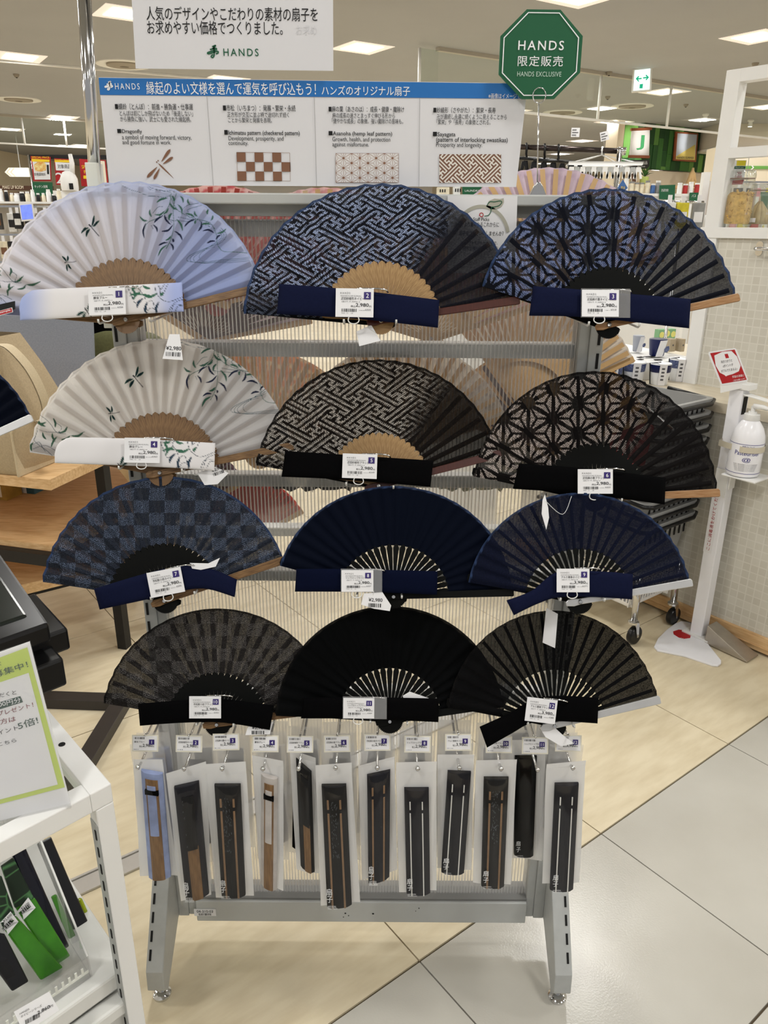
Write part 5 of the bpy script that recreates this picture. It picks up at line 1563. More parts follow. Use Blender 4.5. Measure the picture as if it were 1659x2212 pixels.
pack('wide green fan pack with dark leaf-pattern cloth, sticker at its edge', [(4, 2002), (32, 1976), (134, 2088), (86, 2116)], M_gpack, 0.032, [(-4, 1990), (18, 1966), (35, 1988), (12, 2016), (4, 1990), (22, 1974), (4, 2008), (27, 1984)],
     ([(-30, 1920), (0, 1890), (30, 1974), (4, 2002)], M_asacloth))
pack('black fan pack in shiny film at the tray front', [(-20, 2010), (8, 2016), (60, 2118), (24, 2140), (-20, 2080)], M_bpack, 0.018)
# lime-framed notice standing on the glass top (its square code is left blank)
b0, b1 = at_z(-60, 1786, ZT), at_z(152, 1735, ZT)
sg = Frame('recruitment_notice', 'white notice with a lime green frame standing in a clear holder on the glass table', 'sign', b1, (b1 - b0), UP * 0.93 - NF * 0.22 + ta * 0.12)
Q = [(-80, 1437), (64, 1386), (152, 1735), (-60, 1788)]
sg.slab('board', Q, -0.002, 0, M_paper)
M_lime = mat('lime_print', (196, 216, 92), 0.55, noise=0.04)
sg.flat('lime_frame', [(-80, 1450), (59, 1398), (140, 1700), (-60, 1752)], 0.0005, M_lime)
sg.flat('white_panel', [(-80, 1500), (62, 1453), (125, 1694), (-60, 1742)], 0.0010, M_paper)
M_dkgreen = mat('dark_green_ink', (24, 66, 52), 0.6)
M_dkred = mat('dark_red_ink', (120, 20, 30), 0.6)
Z8 = 0.0015
sg.line('みんな', (-42, 1449), (4, 1437), 11, M_dkgreen, Z8)
sg.line('会員募集中！', (-58, 1480), (62, 1441), 15, M_dkgreen, Z8, 0.008)
sg.line('ご登録いただくと', (-68, 1521), (36, 1499), 10, M_ink, Z8)
pl = sg.flat('green_pill', [(-70, 1537), (44, 1503), (50, 1516), (-66, 1552)], 0.0013, M_dkgreen)
sg.line('今なら100円分', (-60, 1541), (46, 1516), 12, M_white_ink, 0.0018, 0.008)
sg.line('ポイントプレゼント！', (-66, 1564), (73, 1526), 11, M_dkred, Z8)
sg.line('新規の方は', (-52, 1577), (35, 1557), 12, M_dkred, Z8)
sg.line('ポイント', (-20, 1592), (40, 1575), 10, M_ink, Z8)
sg.line('5倍!', (41, 1576), (84, 1562), 17, M_dkgreen, Z8, 0.008)
sg.line('登録はこちら', (-50, 1624), (36, 1602), 9, M_ink, Z8)
sg.slab('clear_holder', [(-80, 1431), (66, 1383), (155, 1740), (-60, 1794)], 0.0035, 0.0045, M_acrylic)
sg.slab('holder_foot', [(-60, 1786), (152, 1735), (154, 1743), (-60, 1796)], -0.03, 0.004, M_acrylic)
# card terminal behind the notice
tp = at_z(92, 1535, ZT)
CT = thing('card_terminal', 'black stepped card terminal with a lime-lit screen behind the notice', 'terminal', tp)
def wedge(u0, u1, v0, v1, z0, zf, zb, nm, m=M_black_plastic, par=None):
    """box in table axes from tp; top slopes from zf at v0 to zb at v1"""
    c = []
    for (u, v, z) in ((u0, v0, z0), (u1, v0, z0), (u1, v1, z0), (u0, v1, z0), (u0, v0, zf), (u1, v0, zf), (u1, v1, zb), (u0, v1, zb)):
        c.append(tp + ta * v + (-tb) * u + UP * z)
    return MB().add(c, [(0, 3, 2, 1), (4, 5, 6, 7), (0, 1, 5, 4), (1, 2, 6, 5), (2, 3, 7, 6), (3, 0, 4, 7)]).build(nm, m, par or CT, bevel=0.004)
wedge(-0.20, 0.005, 0.00, 0.07, 0.0, 0.028, 0.030, 'foot')
wedge(-0.26, 0.035, -0.01, 0.12, 0.028, 0.070, 0.078, 'base')
wedge(-0.26, 0.060, 0.03, 0.15, 0.055, 0.088, 0.098, 'card_slot_block')
wedge(-0.26, 0.030, 0.01, 0.20, 0.088, 0.115, 0.165, 'body')
wedge(-0.22, 0.012, 0.035, 0.18, 0.115, 0.1245, 0.1625, 'screen', mat('dark_screen', (30, 34, 30), 0.15))
wedge(-0.20, 0.006, 0.130, 0.175, 0.14, 0.1505, 0.1622, 'screen_glow', mat('lime_screen', (120, 146, 40), 0.25, noise=0.3, nscale=9))
# ---------------------------------------------------------------- oak shelving table with the tote bag, left
ZU = 0.75
C1 = at_z(107, 1036, ZU)
tu, tw = Vector((0.259, 0.966, 0)), Vector((-0.966, 0.259, 0))
AX2 = (tw, tu, UP); O1 = (C1.x, C1.y, 0)
OT = thing('oak_display_table', 'oak display table with black steel frame and a mid shelf', 'table', (C1.x, C1.y, 0))
MB().box((0, 0, ZU - 0.034), (1.3, 1.15, ZU), ax=AX2, org=O1).build('top_board', M_oak, OT, bevel=0.001)
MB().box((0.03, 0.06, 0.485), (1.27, 1.1, 0.505), ax=AX2, org=O1).build('mid_shelf', M_oak, OT)
MB().box((0.03, 0.03, 0.445), (1.27, 0.06, 0.484), ax=AX2, org=O1).build('shelf_bar', M_black_metal, OT)
for (w_, u_) in ((0.03, 0.30), (0.03, 1.08), (1.24, 0.03)):
    MB().box((w_, u_, 0), (w_ + 0.035, u_ + 0.035, ZU - 0.034), ax=AX2, org=O1).build('leg', M_black_metal, OT)
MB().box((0.036, 0.335, 0.45), (0.06, 1.08, 0.48), ax=AX2, org=O1).build('side_bar', M_black_metal, OT)
# low bench in front of it, squared to the floor tiles
ZB = 0.33
B1 = at_z(0, 1275, ZB); 
LBN = thing('low_bench', 'low oak bench on black steel legs over the floor frame', 'bench', (B1.x, B1.y, 0))
O2 = (B1.x, B1.y, 0); AX3 = (E1, E2, UP)
MB().box((-0.5, 0, ZB - 0.038), (0.62, 0.44, ZB), ax=AX3, org=O2).build('bench_board', M_oak, LBN, bevel=0.001)
MB().box((-0.45, 0.06, ZB - 0.075), (0.56, 0.10, ZB - 0.039), ax=AX3, org=O2).build('apron', M_black_metal, LBN)
for e_ in (0.06, 0.52):
    MB().box((e_, 0.055, 0), (e_ + 0.04, 0.095, ZB - 0.04), ax=AX3, org=O2).build('leg', M_black_metal, LBN)
    MB().box((e_, 0.36, 0), (e_ + 0.04, 0.40, ZB - 0.04), ax=AX3, org=O2).build('leg', M_black_metal, LBN)
# black steel floor frame (another table's feet)
FFz = 0.035
fa, fb = at_z(140, 1508, FFz), at_z(250, 1512, FFz)
FF = thing('steel_floor_frame', 'dark steel floor frame with a diagonal bar on the tiles', 'frame', (fa.x, fa.y, 0))
def bar(p, q, w, h, nm, par, m, z0=0.0):
    p, q = Vector(p), Vector(q); p.z = q.z = 0
    d = (q - p); L = d.length; d.normalize(); n_ = Vector((-d.y, d.x, 0))
    MB().box((0, -w / 2, z0), (L, w / 2, z0 + h), ax=(d, n_, UP), org=p).build(nm, m, par, bevel=0.001)
M_darkframe = mat('dark_bronze_steel', (52, 48, 45), 0.4, noise=0.1)
bar(at_z(60, 1500, FFz), at_z(262, 1507, FFz), 0.05, FFz, 'cross_bar', FF, M_darkframe)
bar(at_z(262, 1507, FFz), at_z(150, 1690, FFz), 0.05, FFz, 'diagonal_bar', FF, M_darkframe)
# ---------------------------------------------------------------- goods on the oak table
M_canvas = mat('beige_canvas', (178, 160, 130), 0.9, noise=0.15, nscale=220, bump=0.15)
M_canvas2 = mat('beige_canvas_light', (196, 180, 150), 0.9, noise=0.1, nscale=220, bump=0.15)
bo = at_z(42, 1028, ZU)
BG = thing('tote_bag', 'beige canvas tote bag with webbing straps standing on the oak table', 'bag', bo)
def bagpt(w_, u_, z): return bo + tw * w_ + tu * u_ + UP * z
mb = MB()
rows = [(0.00, 0.00, 0.42, 0.00, 0.25), (0.02, -0.010, 0.43, -0.012, 0.262), (0.16, -0.015, 0.43, -0.012, 0.25), (0.30, 0.02, 0.40, 0.025, 0.20), (0.40, 0.045, 0.38, 0.06, 0.15)]
ring = []
for (z, w0, w1, u0, u1) in rows:
    q = []
    for k in range(16):
        t = k / 16 * 4; s = int(t); f_ = t - s
        c4 = [(w0, u0), (w1, u0), (w1, u1), (w0, u1)]
        a, b = c4[s], c4[(s + 1) % 4]
        bul = 0.008 * math.sin(math.pi * f_) * (1 if 0.01 < z < 0.39 else 0)
        nx, ny = (b[1] - a[1]), -(b[0] - a[0]); L = math.hypot(nx, ny) or 1
        q.append(bagpt(a[0] + (b[0] - a[0]) * f_ + nx / L * bul, a[1] + (b[1] - a[1]) * f_ + ny / L * bul, z))
    ring.append(q)
vs = [p for q in ring for p in q]; fs = [(i * 16 + k, i * 16 + (k + 1) % 16, (i + 1) * 16 + (k + 1) % 16, (i + 1) * 16 + k) for i in range(len(rows) - 1) for k in range(16)]
fs.append(tuple(range(15, -1, -1)))
mb.add(vs, fs); mb.build('bag_body', M_canvas, BG, smooth=True)
MB().box((-0.012, -0.016, 0.0), (-0.004, 0.255, 0.14), ax=(tw, tu, UP), org=bo).build('base_patch', M_canvas2, BG, bevel=0.003)
MB().box((0.10, -0.020, 0.0), (0.14, -0.013, 0.30), ax=(tw, tu, UP), org=bo).build('webbing', M_canvas2, BG, bevel=0.002)
MB().box((0.0, -0.020, 0.285), (0.40, -0.006, 0.33), ax=(tw, tu + UP * 0.0, UP), org=bo).build('webbing_band', M_canvas2, BG, bevel=0.002)
st_ = MB()
pts = bez([bagpt(0.035, 0.03, 0.38), bagpt(-0.02, 0.02, 0.375), bagpt(-0.07, 0.03, 0.31), bagpt(-0.085, 0.05, 0.22), bagpt(-0.06, 0.07, 0.16), bagpt(-0.02, 0.09, 0.15)], 6)
w_ = tu * 0.018
L1 = [Vector(p) + w_ for p in pts]; L2 = [Vector(p) - w_ for p in pts]; k = len(pts)
st_.add(L1 + L2 + [p + Vector((0.003, 0.001, 0.002)) for p in L1 + L2], [(i, i + 1, k + i + 1, k + i) for i in range(k - 1)] + [(2 * k + i, 3 * k + i, 3 * k + i + 1, 2 * k + i + 1) for i in range(k - 1)])
st_.build('strap', M_canvas2, BG, smooth='all')
# grey pin board standing behind the bag
g0 = 2.72
PB = thing('grey_board', 'grey felt board standing behind the tote bag', 'board', at_y(150, 980, g0))
P = [at_y(*q, g0) for q in ((70, 640), (193, 640), (206, 860))]
zb = ZU + 0.001
MB().prism([(P[0].x - 0.2, zb), (P[2].x, zb), (P[2].x - 0.002, P[2].z), (P[1].x + 0.004, P[1].z), (P[0].x - 0.2, P[0].z)], 0, 0.02, ax=((1, 0, 0), (0, 0, 1), (0, 1, 0)), org=(0, g0, 0)).build('panel', mat('grey_felt', (142, 148, 160), 0.95, noise=0.15, nscale=200), PB)
# dark bag and olive cushion beyond
def soft_blob(name, label, cat, c, rx, ry, rz, m, part):
    t = thing(name, label, cat, (c[0], c[1], c[2] - rz))
    prof = []
    n_ = 14
    vs = []; fs = []
    for i in range(n_ + 1):
        ph = -math.pi / 2 + math.pi * i / n_
        for j in range(20):
            th_ = 2 * math.pi * j / 20
            cc = math.copysign(abs(math.cos(ph)) ** 0.5, math.cos(ph)); ss = math.copysign(abs(math.sin(ph)) ** 0.7, math.sin(ph))
            a = math.copysign(abs(math.cos(th_)) ** 0.6, math.cos(th_)); b = math.copysign(abs(math.sin(th_)) ** 0.6, math.sin(th_))
            vs.append((c[0] + rx * cc * a, c[1] + ry * cc * b, c[2] + rz * ss))
    for i in range(n_):
        for j in range(20):
            fs.append((i * 20 + j, i * 20 + (j + 1) % 20, (i + 1) * 20 + (j + 1) % 20, (i + 1) * 20 + j))
    MB().add(vs, fs).build(part, m, t, smooth='all')
    return t
p = at_y(222, 705, 3.0); ob_ = soft_blob('black_backpack', 'black soft bag standing between the grey board and the rack', 'bag', (p.x + 0.02, 3.0, ZU + 0.30), 0.14, 0.08, 0.28, M_blackcloth, 'bag_body')
zz = ZU + 0.30 + 0.02
MB().tube([(p.x - 0.05, 2.98, ZU + 0.5), (p.x - 0.03, 2.96, ZU + 0.64), (p.x + 0.03, 2.96, ZU + 0.65), (p.x + 0.06, 2.98, ZU + 0.5)], 0.008, 8).build('carry_handle', M_blackcloth, ob_, smooth='all')
p = at_y(245, 780, 2.86); ob_ = soft_blob('olive_bag', 'olive green soft bag in front of the black bag', 'bag', (p.x + 0.05, 2.86, ZU + 0.17), 0.17, 0.05, 0.17, mat('olive_cloth', (92, 92, 58), 0.9, noise=0.15, nscale=120), 'bag_body')
MB().tube([(p.x, 2.80, ZU + 0.2), (p.x + 0.05, 2.79, ZU + 0.22), (p.x + 0.10, 2.80, ZU + 0.2)], 0.004, 6).build('zip', M_blackcloth, ob_, smooth='all')
MB().box((0.02, 1.14, 0.5), (0.04, 1.16, ZU - 0.034), ax=AX2, org=O1).build('brace', M_black_metal, OT)
# boxes on the mid shelf
for (pxa, pxb, wid, hgt, m, lab, m2) in ((-30, 16, 0.12, 0.075, mat('ochre_box', (176, 138, 58), 0.5, noise=0.3, nscale=30), 'small ochre carton on the mid shelf', None),
                                         (20, 58, 0.13, 0.06, M_paper, 'white carton with teal end on the mid shelf', mat('teal_box', (58, 96, 108), 0.5))):
    q = at_z(pxb, 1082 if m2 is None else 1066, 0.505)
    t = thing('carton', lab, 'box', q)
    MB().box((0, 0, 0.0002), (wid, 0.08, hgt), ax=(tw, tu, UP), org=q).build('box_body', m, t, bevel=0.001)
    MB().box((0.02, -0.0006, 0.012), (wid - 0.03, 0, hgt - 0.02), ax=(tw, tu, UP), org=q).build('print_panel', M_grey_ink if m2 else M_cream, t)
    if m2:
        MB().box((-0.035, 0, 0.0002), (-0.0002, 0.08, hgt), ax=(tw, tu, UP), org=q).build('teal_end', m2, t, bevel=0.001)
# peach bottles with teal bands lying on the bench end
for i in range(3):
    q = at_z(196 + i * 46, 1072, ZB)
    q.z = ZB
    t = thing('banded_bottle', ['peach bottle with teal band lying nearest the steel leg', 'peach bottle with teal band lying between two others', 'peach bottle with teal band lying next to the rack upright'][i], 'bottle', q, 'peach bottles on the low bench')
    c = q + Vector((0, 0, 0.038))
    ax = (Vector((1, 0, 0)), UP, tu)
    MB().lathe([(0.02, 0), (0.036, 0.006), (0.037, 0.13), (0.030, 0.15), (0.014, 0.165), (0.014, 0.185)], 20, c, ax=(Vector((1, 0, 0)), UP, -tu)).build('bottle_body', mat('peach_plastic', (214, 182, 158), 0.35), t, smooth=True)
    for z_ in (0.03, 0.09):
        MB().lathe([(0.0375, z_), (0.0378, z_ + 0.001), (0.0378, z_ + 0.016), (0.0375, z_ + 0.017)], 20, c, ax=(Vector((1, 0, 0)), UP, -tu)).build('teal_band', mat('teal_plastic', (120, 178, 176), 0.4), t, smooth=True)
# navy sample fan on the neighbouring stand and the sample strip by the blue fan
FANS.append((13, -190, 1020, 284, 120, 158, 25, 1, 1, 1.30, 0, 'plain_navy', M_blackwood, M_silver, 'navy sample fan with pale guard stick in front of the tote bag'))
FAN_INFO[13] = make_fan(FANS[-1])
FAN_INFO[13][0]['group'] = 'folding fans opened out on the rack'
r0 = FAN_INFO[1][0]; k1 = FAN_INFO[1][2]
def f1(px, py): return ((px - 275) * k1, -(py - 693) * k1)
def f1slab(nm, pts, z0, z1, m): return MB().prism([f1(*p) for p in pts], z0, z1).build(nm, m, r0)
f1slab('sample_band', [(-18, 668), (40, 655), (40, 672), (-18, 690)], 0.010, 0.0115, M_slot)
s1 = f1slab('sample_sticker', [(5, 677), (35, 669), (37, 679), (7, 687)], 0.0118, 0.0122, M_paper)
s2 = f1slab('sample_red', [(7, 677.5), (34, 670.5), (35.5, 678.5), (8.5, 685.5)], 0.0124, 0.0127, M_red)
text_box('sample', 0, 0, 23 * k1, 5.6 * k1, M_white_ink, r0, 0.0130, 0.006, base=Matrix.Translation((*f1(10.5, 683.2), 0)) @ Matrix.Rotation(math.radians(14.5), 4, 'Z'))
# ---------------------------------------------------------------- fans on the far side of the rack (their stays face us through the panel)
M_redstay = mat('red_stays', (150, 48, 36), 0.5); M_tanstay = mat('tan_stays', (196, 160, 110), 0.5)
YB = YR + 0.115
BACK = [(21, 470, 655, 255, 110, 165, 15, 'b_flower', M_redstay, 'pink floral fan with red stays showing through the clear panel'),
        (22, 700, 655, 250, 110, 160, 20, 'b_pink', M_tanstay, 'pink patterned fan behind the navy key-fret fan'),
        (23, 1185, 617, 255, 110, 165, 15, 'b_lilac', M_tanstay, 'pale lilac fan with tan stays rising above the top rail'),
        (24, 440, 735, 235, 105, 150, 12, 'b_lilac', M_mahogany, 'lilac fan hanging behind the panel beside the pale blue fan'),
        (25, 930, 735, 235, 105, 165, 20, 'b_pink', M_tanstay, 'rosy fan hanging behind the panel beneath the header board'),
        (26, 560, 985, 230, 100, 160, 20, 'b_orange', M_tanstay, 'orange and cream fan behind the panel beside the pale grey fan'),
        (27, 870, 975, 235, 100, 160, 20, 'b_cream', M_tanstay, 'cream fan behind the panel above the black key-fret fan'),
        (28, 1175, 980, 235, 100, 160, 20, 'b_tan', M_mahogany, 'straw brown fan behind the panel by the right upright'),
        (29, 1130, 880, 260, 110, 130, 25, 'b_cream', M_tanstay, 'white fan with tan stays sticking out past the right upright'),
        (30, 520, 1175, 150, 70, 150, 30, 'b_red', M_redstay, 'small red fan behind the panel beside the navy checkered fan'),
        (31, 360, 1130, 190, 90, 130, 30, 'b_purple', M_mahogany, 'dusky purple fan behind the panel beneath the pale grey fan')]
for i, (no, px, py, R, ri, aL, aR, kind, rm, lab) in enumerate(BACK):
    FAN_INFO[no] = make_fan((no, px, py, R, ri, aL, aR, 1, 1, YB + 0.03 * (i % 2) + (0.02 if no == 29 else 0), 0, kind, rm, M_tanstay, lab))
    FAN_INFO[no][0]['group'] = 'fans on the far side of the rack'
# dark rolled goods lying on the far-side bars
for px0, px1, py, col, lab in ((590, 760, 1046, M_blackcloth, 'black rolled cloth lying on the bar behind the panel'), (945, 1085, 1046, mat('blue_rolled_cloth', (70, 84, 104), 0.8, noise=0.5, nscale=60, col2=(180, 176, 140)), 'blue and straw rolled cloth lying on the bar behind the panel')):
    a, b = at_y(px0, py, YR + 0.075), at_y(px1, py, YR + 0.075)
    t = thing('rolled_cloth', lab, 'cloth', ((a.x + b.x) / 2, YR + 0.075, a.z))
    n_ = 14
    P = [a + (b - a) * (i / n_) + Vector((0, 0, 0.003 * math.sin(i * 1.7))) for i in range(n_ + 1)]
    MB().tube(P, [0.010 + 0.0022 * math.sin(i * 2.3) for i in range(n_ + 1)], 12).build('roll', col, t, smooth='all')
    MB().tube([a + (b - a) * 0.5 + Vector((0, 0.0, 0.0145)), a + (b - a) * 0.5 + Vector((0, -0.0135, 0)), a + (b - a) * 0.5 + Vector((0, 0, -0.0145))], 0.001, 6).build('tie', M_white, t)
# ---------------------------------------------------------------- counter with tiled paper front and oak baseboard, right
M_tilepaper = mat('mosaic_paper', (212, 206, 190), 0.6, noise=0.05, nscale=20)
def mosaic(m, scale):
    nt = m.node_tree
    b = nt.nodes['Principled BSDF']
    tc = nt.nodes.new('ShaderNodeTexCoord'); br = nt.nodes.new('ShaderNodeTexBrick')
    mp = nt.nodes.new('ShaderNodeMapping'); mp.inputs['Rotation'].default_value = (math.pi / 2, 0, 0)
    br.offset = 0.0
    br.inputs['Scale'].default_value = scale; br.inputs['Mortar Size'].default_value = 0.035; br.inputs['Brick Width'].default_value = 0.5; br.inputs['Row Height'].default_value = 0.5
    br.inputs['Color1'].default_value = (*rgb(208, 205, 194), 1); br.inputs['Color2'].default_value = (*rgb(198, 194, 182), 1); br.inputs['Mortar'].default_value = (*rgb(214, 211, 201), 1)
    nz = nt.nodes.new('ShaderNodeTexNoise'); nz.inputs['Scale'].default_value = 18
    nt.links.new(tc.outputs['Object'], mp.inputs['Vector']); nt.links.new(mp.outputs['Vector'], br.inputs['Vector'])
    nt.links.new(br.outputs['Color'], b.inputs['Base Color'])
    return m
mosaic(M_tilepaper, 17.0)
K0 = at_z(1454.6, 1331, 0.0)
NK = -E1
def kp(px, py, off=0.0): return at_plane(px, py, K0 + NK * off, NK)
ZK = kp(1508, 861, 0.012).z
ZE = kp(1508, 883, 0.012).z
ZBASE = kp(1500, 1316, 0.012).z
angK = math.atan2(-E2.y, -E2.x)                     # counter's own x runs towards the front right
def kbox(name, s0, s1, d0, d1, z0, z1, m, par, bevel=0.0):
    """box along the counter: s towards the front right, d into the counter"""
    o = MB().box((s0, d0, z0), (s1, d1, z1)).build(name, m)
    o.parent = par
    w = Vector(par['_w']) if par is not None and par.get('_w') else Vector((0, 0, 0))
    o.location = Vector((K0.x, K0.y, 0)) - w
    o.rotation_euler = (0, 0, angK)
    if bevel:
        bv = o.modifiers.new('bevel', 'BEVEL'); bv.width = bevel; bv.segments = 2
    return o
CN = thing('counter', 'long counter with mosaic paper front, stone-look top and oak baseboard', 'counter', (K0.x, K0.y, 0))
# local y of this frame must point into the counter (+E1)
if (Matrix.Rotation(angK, 3, 'Z') @ Vector((0, 1, 0))).dot(E1) < 0:
    raise RuntimeError('counter frame')
M_top = mat('stone_look_top', (222, 212, 192), 0.35, noise=0.3, nscale=9, stretch=(1, 6, 1), col2=(206, 194, 170))
kbox('front_panel', -0.85, 1.6, 0.0, 0.03, ZBASE, ZE, M_tilepaper, CN)
kbox('counter_top', -0.85, 1.6, -0.012, 1.2, ZE, ZK, M_top, CN, 0.001)
kbox('baseboard', -0.85, 1.6, -0.012, 0.03, 0.012, ZBASE, M_oak, CN, 0.001)
kbox('baseboard_step', -0.85, 1.6, -0.016, 0.03, ZBASE * 0.42, ZBASE * 0.46, M_oak, CN)
kbox('toe_gap', -0.85, 1.6, 0.01, 0.03, 0.0, 0.012, M_slot, CN)
# upright wall piece and white open shelving on the counter
PPost = at_z(1487, 828, ZK)
def loc_k(p):
    v = Vector((p.x - K0.x, p.y - K0.y, 0)); return v.dot(-E2), v.dot(E1)
s_p, d_p = loc_k(PPost)
def kz(px, py): return at_plane(px, py, PPost, NK).z
z_sh0, z_sh1 = kz(1560, 514), kz(1560, 491)
z_m0, z_m1 = kz(1585, 341), kz(1585, 319)
z_t0, z_t1 = kz(1585, 178), kz(1585, 150)
WS = thing('white_shelf_frame', 'white painted open shelf frame standing on the counter', 'shelf', (PPost.x, PPost.y, ZK))
pw = 0.055
kbox('post', s_p - pw / 2, s_p + pw / 2, d_p, d_p + 0.05, ZK, z_t1, M_white, WS, 0.001)
kbox('top_beam', s_p + pw / 2, s_p + 1.0, d_p, d_p + 0.05, z_t0, z_t1, M_white, WS)
kbox('mid_beam', s_p + pw / 2, s_p + 1.0, d_p, d_p + 0.05, z_m0, z_m1, M_white, WS)
kbox('shelf_board', s_p - 0.04, s_p + 1.0, d_p - 0.004, d_p + 0.24, z_sh0, z_sh1, M_white, WS)
wp = kbox('wall_panel', s_p + pw / 2, s_p + 1.0, d_p + 0.012, d_p + 0.05, ZK, z_sh0, M_tilepaper, WS)
# chrome rail bracket on the wall panel
br_ = at_plane(1641, 537, PPost + E1 * 0.012, NK)
RB = thing('rail_bracket', 'chrome towel rail bracket fixed to the mosaic wall panel', 'bracket', br_)
MB().prism([(0.013 * math.cos(t), 0.013 * math.sin(t) + (0.012 if math.sin(t) > 0 else -0.012)) for t in np.linspace(0, 2 * math.pi, 21)[:-1]], 0, 0.004, ax=(-E2, UP, -E1), org=br_).build('plate', M_chrome, RB)
MB().tube([br_ - E1 * 0.004, br_ - E1 * 0.03, br_ - E1 * 0.032 - E2 * 0.01, br_ - E1 * 0.032 - E2 * 0.3], 0.006, 10).build('rail', M_chrome, RB, smooth='all')
# jars on the shelf
def square_jar(name, label, base, hw, h, fill_h, fill_m, kind):
    t = thing(name, label, 'jar', base)
    ax = (-E2, E1, UP)
    pr = []
    def sq(r_, z): return [Vector(base) + (-E2) * (x * r_) + E1 * (y * r_) + UP * z for x, y in ((-1, -.6), (-.6, -1), (.6, -1), (1, -.6), (1, .6), (.6, 1), (-.6, 1), (-1, .6))]
    rows = [(hw * .9, 0.001), (hw, 0.01), (hw, h * .74), (hw * .82, h * .80), (hw * .82, h * .86)]
    vs = []; fs = []
    for r_, z in rows: vs += sq(r_, z)
    for i in range(len(rows) - 1):
        for j in range(8): fs.append((i * 8 + j, i * 8 + (j + 1) % 8, (i + 1) * 8 + (j + 1) % 8, (i + 1) * 8 + j))
    fs.append(tuple(range(7, -1, -1)))
    MB().add(vs, fs).build('glass_body', M_glassjar, t)
    MB().lathe([(hw * .86, h * .865), (hw * .98, h * .87), (hw * .98, h * .93), (hw * .90, h)], 24, base).build('lid', M_glassjar, t, smooth=True)
    MB().lathe([(hw * .90, h * .856), (hw * .94, h * .858), (hw * .94, h * .868), (hw * .90, h * .87)], 24, base).build('seal', mat('jar_seal', (150, 128, 116), 0.5), t, smooth=True)
    rr = random.Random(len(label))
    if kind == 'pasta':
        core = []
        for r_, z in ((hw * .80, 0.012), (hw * .86, 0.02), (hw * .84, fill_h * .9), (hw * .55, fill_h)): core += sq(r_, z)
        fs2 = [(i * 8 + j, i * 8 + (j + 1) % 8, (i + 1) * 8 + (j + 1) % 8, (i + 1) * 8 + j) for i in range(3) for j in range(8)] + [tuple(24 + j for j in range(8))]
        mb = MB().add(core, fs2)
        for i in range(150):
            a = rr.uniform(0, 6.28); z = rr.uniform(0.02, fill_h); R_ = hw * rr.uniform(.78, .95)
            c = Vector(base) + Vector((math.cos(a) * R_, math.sin(a) * R_, z))
            pts = [c + Vector((rr.uniform(-.008, .008), rr.uniform(-.004, .004), rr.uniform(-.008, .008))) for _ in range(3)]
            mb.tube(pts, 0.0028, 5)
        tag(mb.build('contents', fill_m, t, smooth='all'), kind='stuff')
    else:
        mb = MB()
        for i in range(9):
            a = i / 9 * 6.28
            p0 = Vector(base) + Vector((math.cos(a) * hw * .55, math.sin(a) * hw * .55, 0.012)); p1 = Vector(base) + Vector((math.cos(a) * hw * .12, math.sin(a) * hw * .12, fill_h))
            mb.tube([p0, (p0 + p1) / 2 + Vector((math.cos(a) * .01, math.sin(a) * .01, 0)), p1], [hw * .34, hw * .30, hw * .06], 7)
        tag(mb.build('contents', fill_m, t, smooth='all'), kind='stuff')
        lb = base + UP * (h * .12) - E1 * (hw * 1.005)
        MB().box((-hw * .35, 0, 0), (hw * .35, 0.001, h * .10), ax=(-E2, -E1, UP), org=lb).build('jar_label', M_paper, t)
    return t
M_glassjar = clear_mat('jar_glass', tint=(246, 250, 248), gloss=0.16, rough=0.03, milky=0.05)
def shelf_pt(px, dd):
    """point on the shelf board, dd into it, seen at column px"""
    p0 = PPost + E1 * dd
    q = at_plane(px, 488, p0, NK); q.z = z_sh1
    return q
jz = shelf_pt(1586, 0.075); jk = depth_of(jz) / F_PX
square_jar('pasta_jar', 'tall clip-lid glass jar filled with golden fusilli pasta', jz, 29 * jk, 112 * jk, 70 * jk, mat('golden_pasta', (226, 180, 92), 0.5, noise=0.3, nscale=80), 'pasta')
jz2 = shelf_pt(1634, 0.15); jk2 = depth_of(jz2) / F_PX
square_jar('snack_jar', 'shorter glass jar holding a pale beige filter bundle', jz2, 24 * jk2, 86 * jk2, 52 * jk2, mat('pale_filter', (206, 182, 138), 0.7, noise=0.2, nscale=40), 'fan')
# small tins and cards behind the jars on the shelf
for px, w, h, m, lab in ((1536, 0.030, 0.045, M_silver, 'small steel tin behind the pasta jar'), (1549, 0.010, 0.05, M_green_ink, 'small green tube behind the pasta jar')):
    q = shelf_pt(px, 0.17); t = thing('small_tin', lab, 'tin', q)
    MB().lathe([(w * .95, 0), (w, 0.003), (w, h * .94), (w * .93, h)], 20, q).build('tin_body', m, t, smooth=True)
    MB().lathe([(w * .6, h), (w * .6, h + 0.004)], 16, q).build('tin_lid', M_chrome, t, smooth=True)
q = shelf_pt(1658, 0.18); t = thing('beige_box', 'low beige box behind the snack jar', 'box', q)
MB().box((0, 0, 0.0002), (0.14, 0.07, 0.045), ax=(-E2, E1, UP), org=q).build('box_body', mat('beige_card', (206, 186, 150), 0.6, noise=0.05), t, bevel=0.001)
MB().box((-0.002, -0.002, 0.0455), (0.142, 0.072, 0.052), ax=(-E2, E1, UP), org=q).build('box_lid', M_paper, t, bevel=0.001)
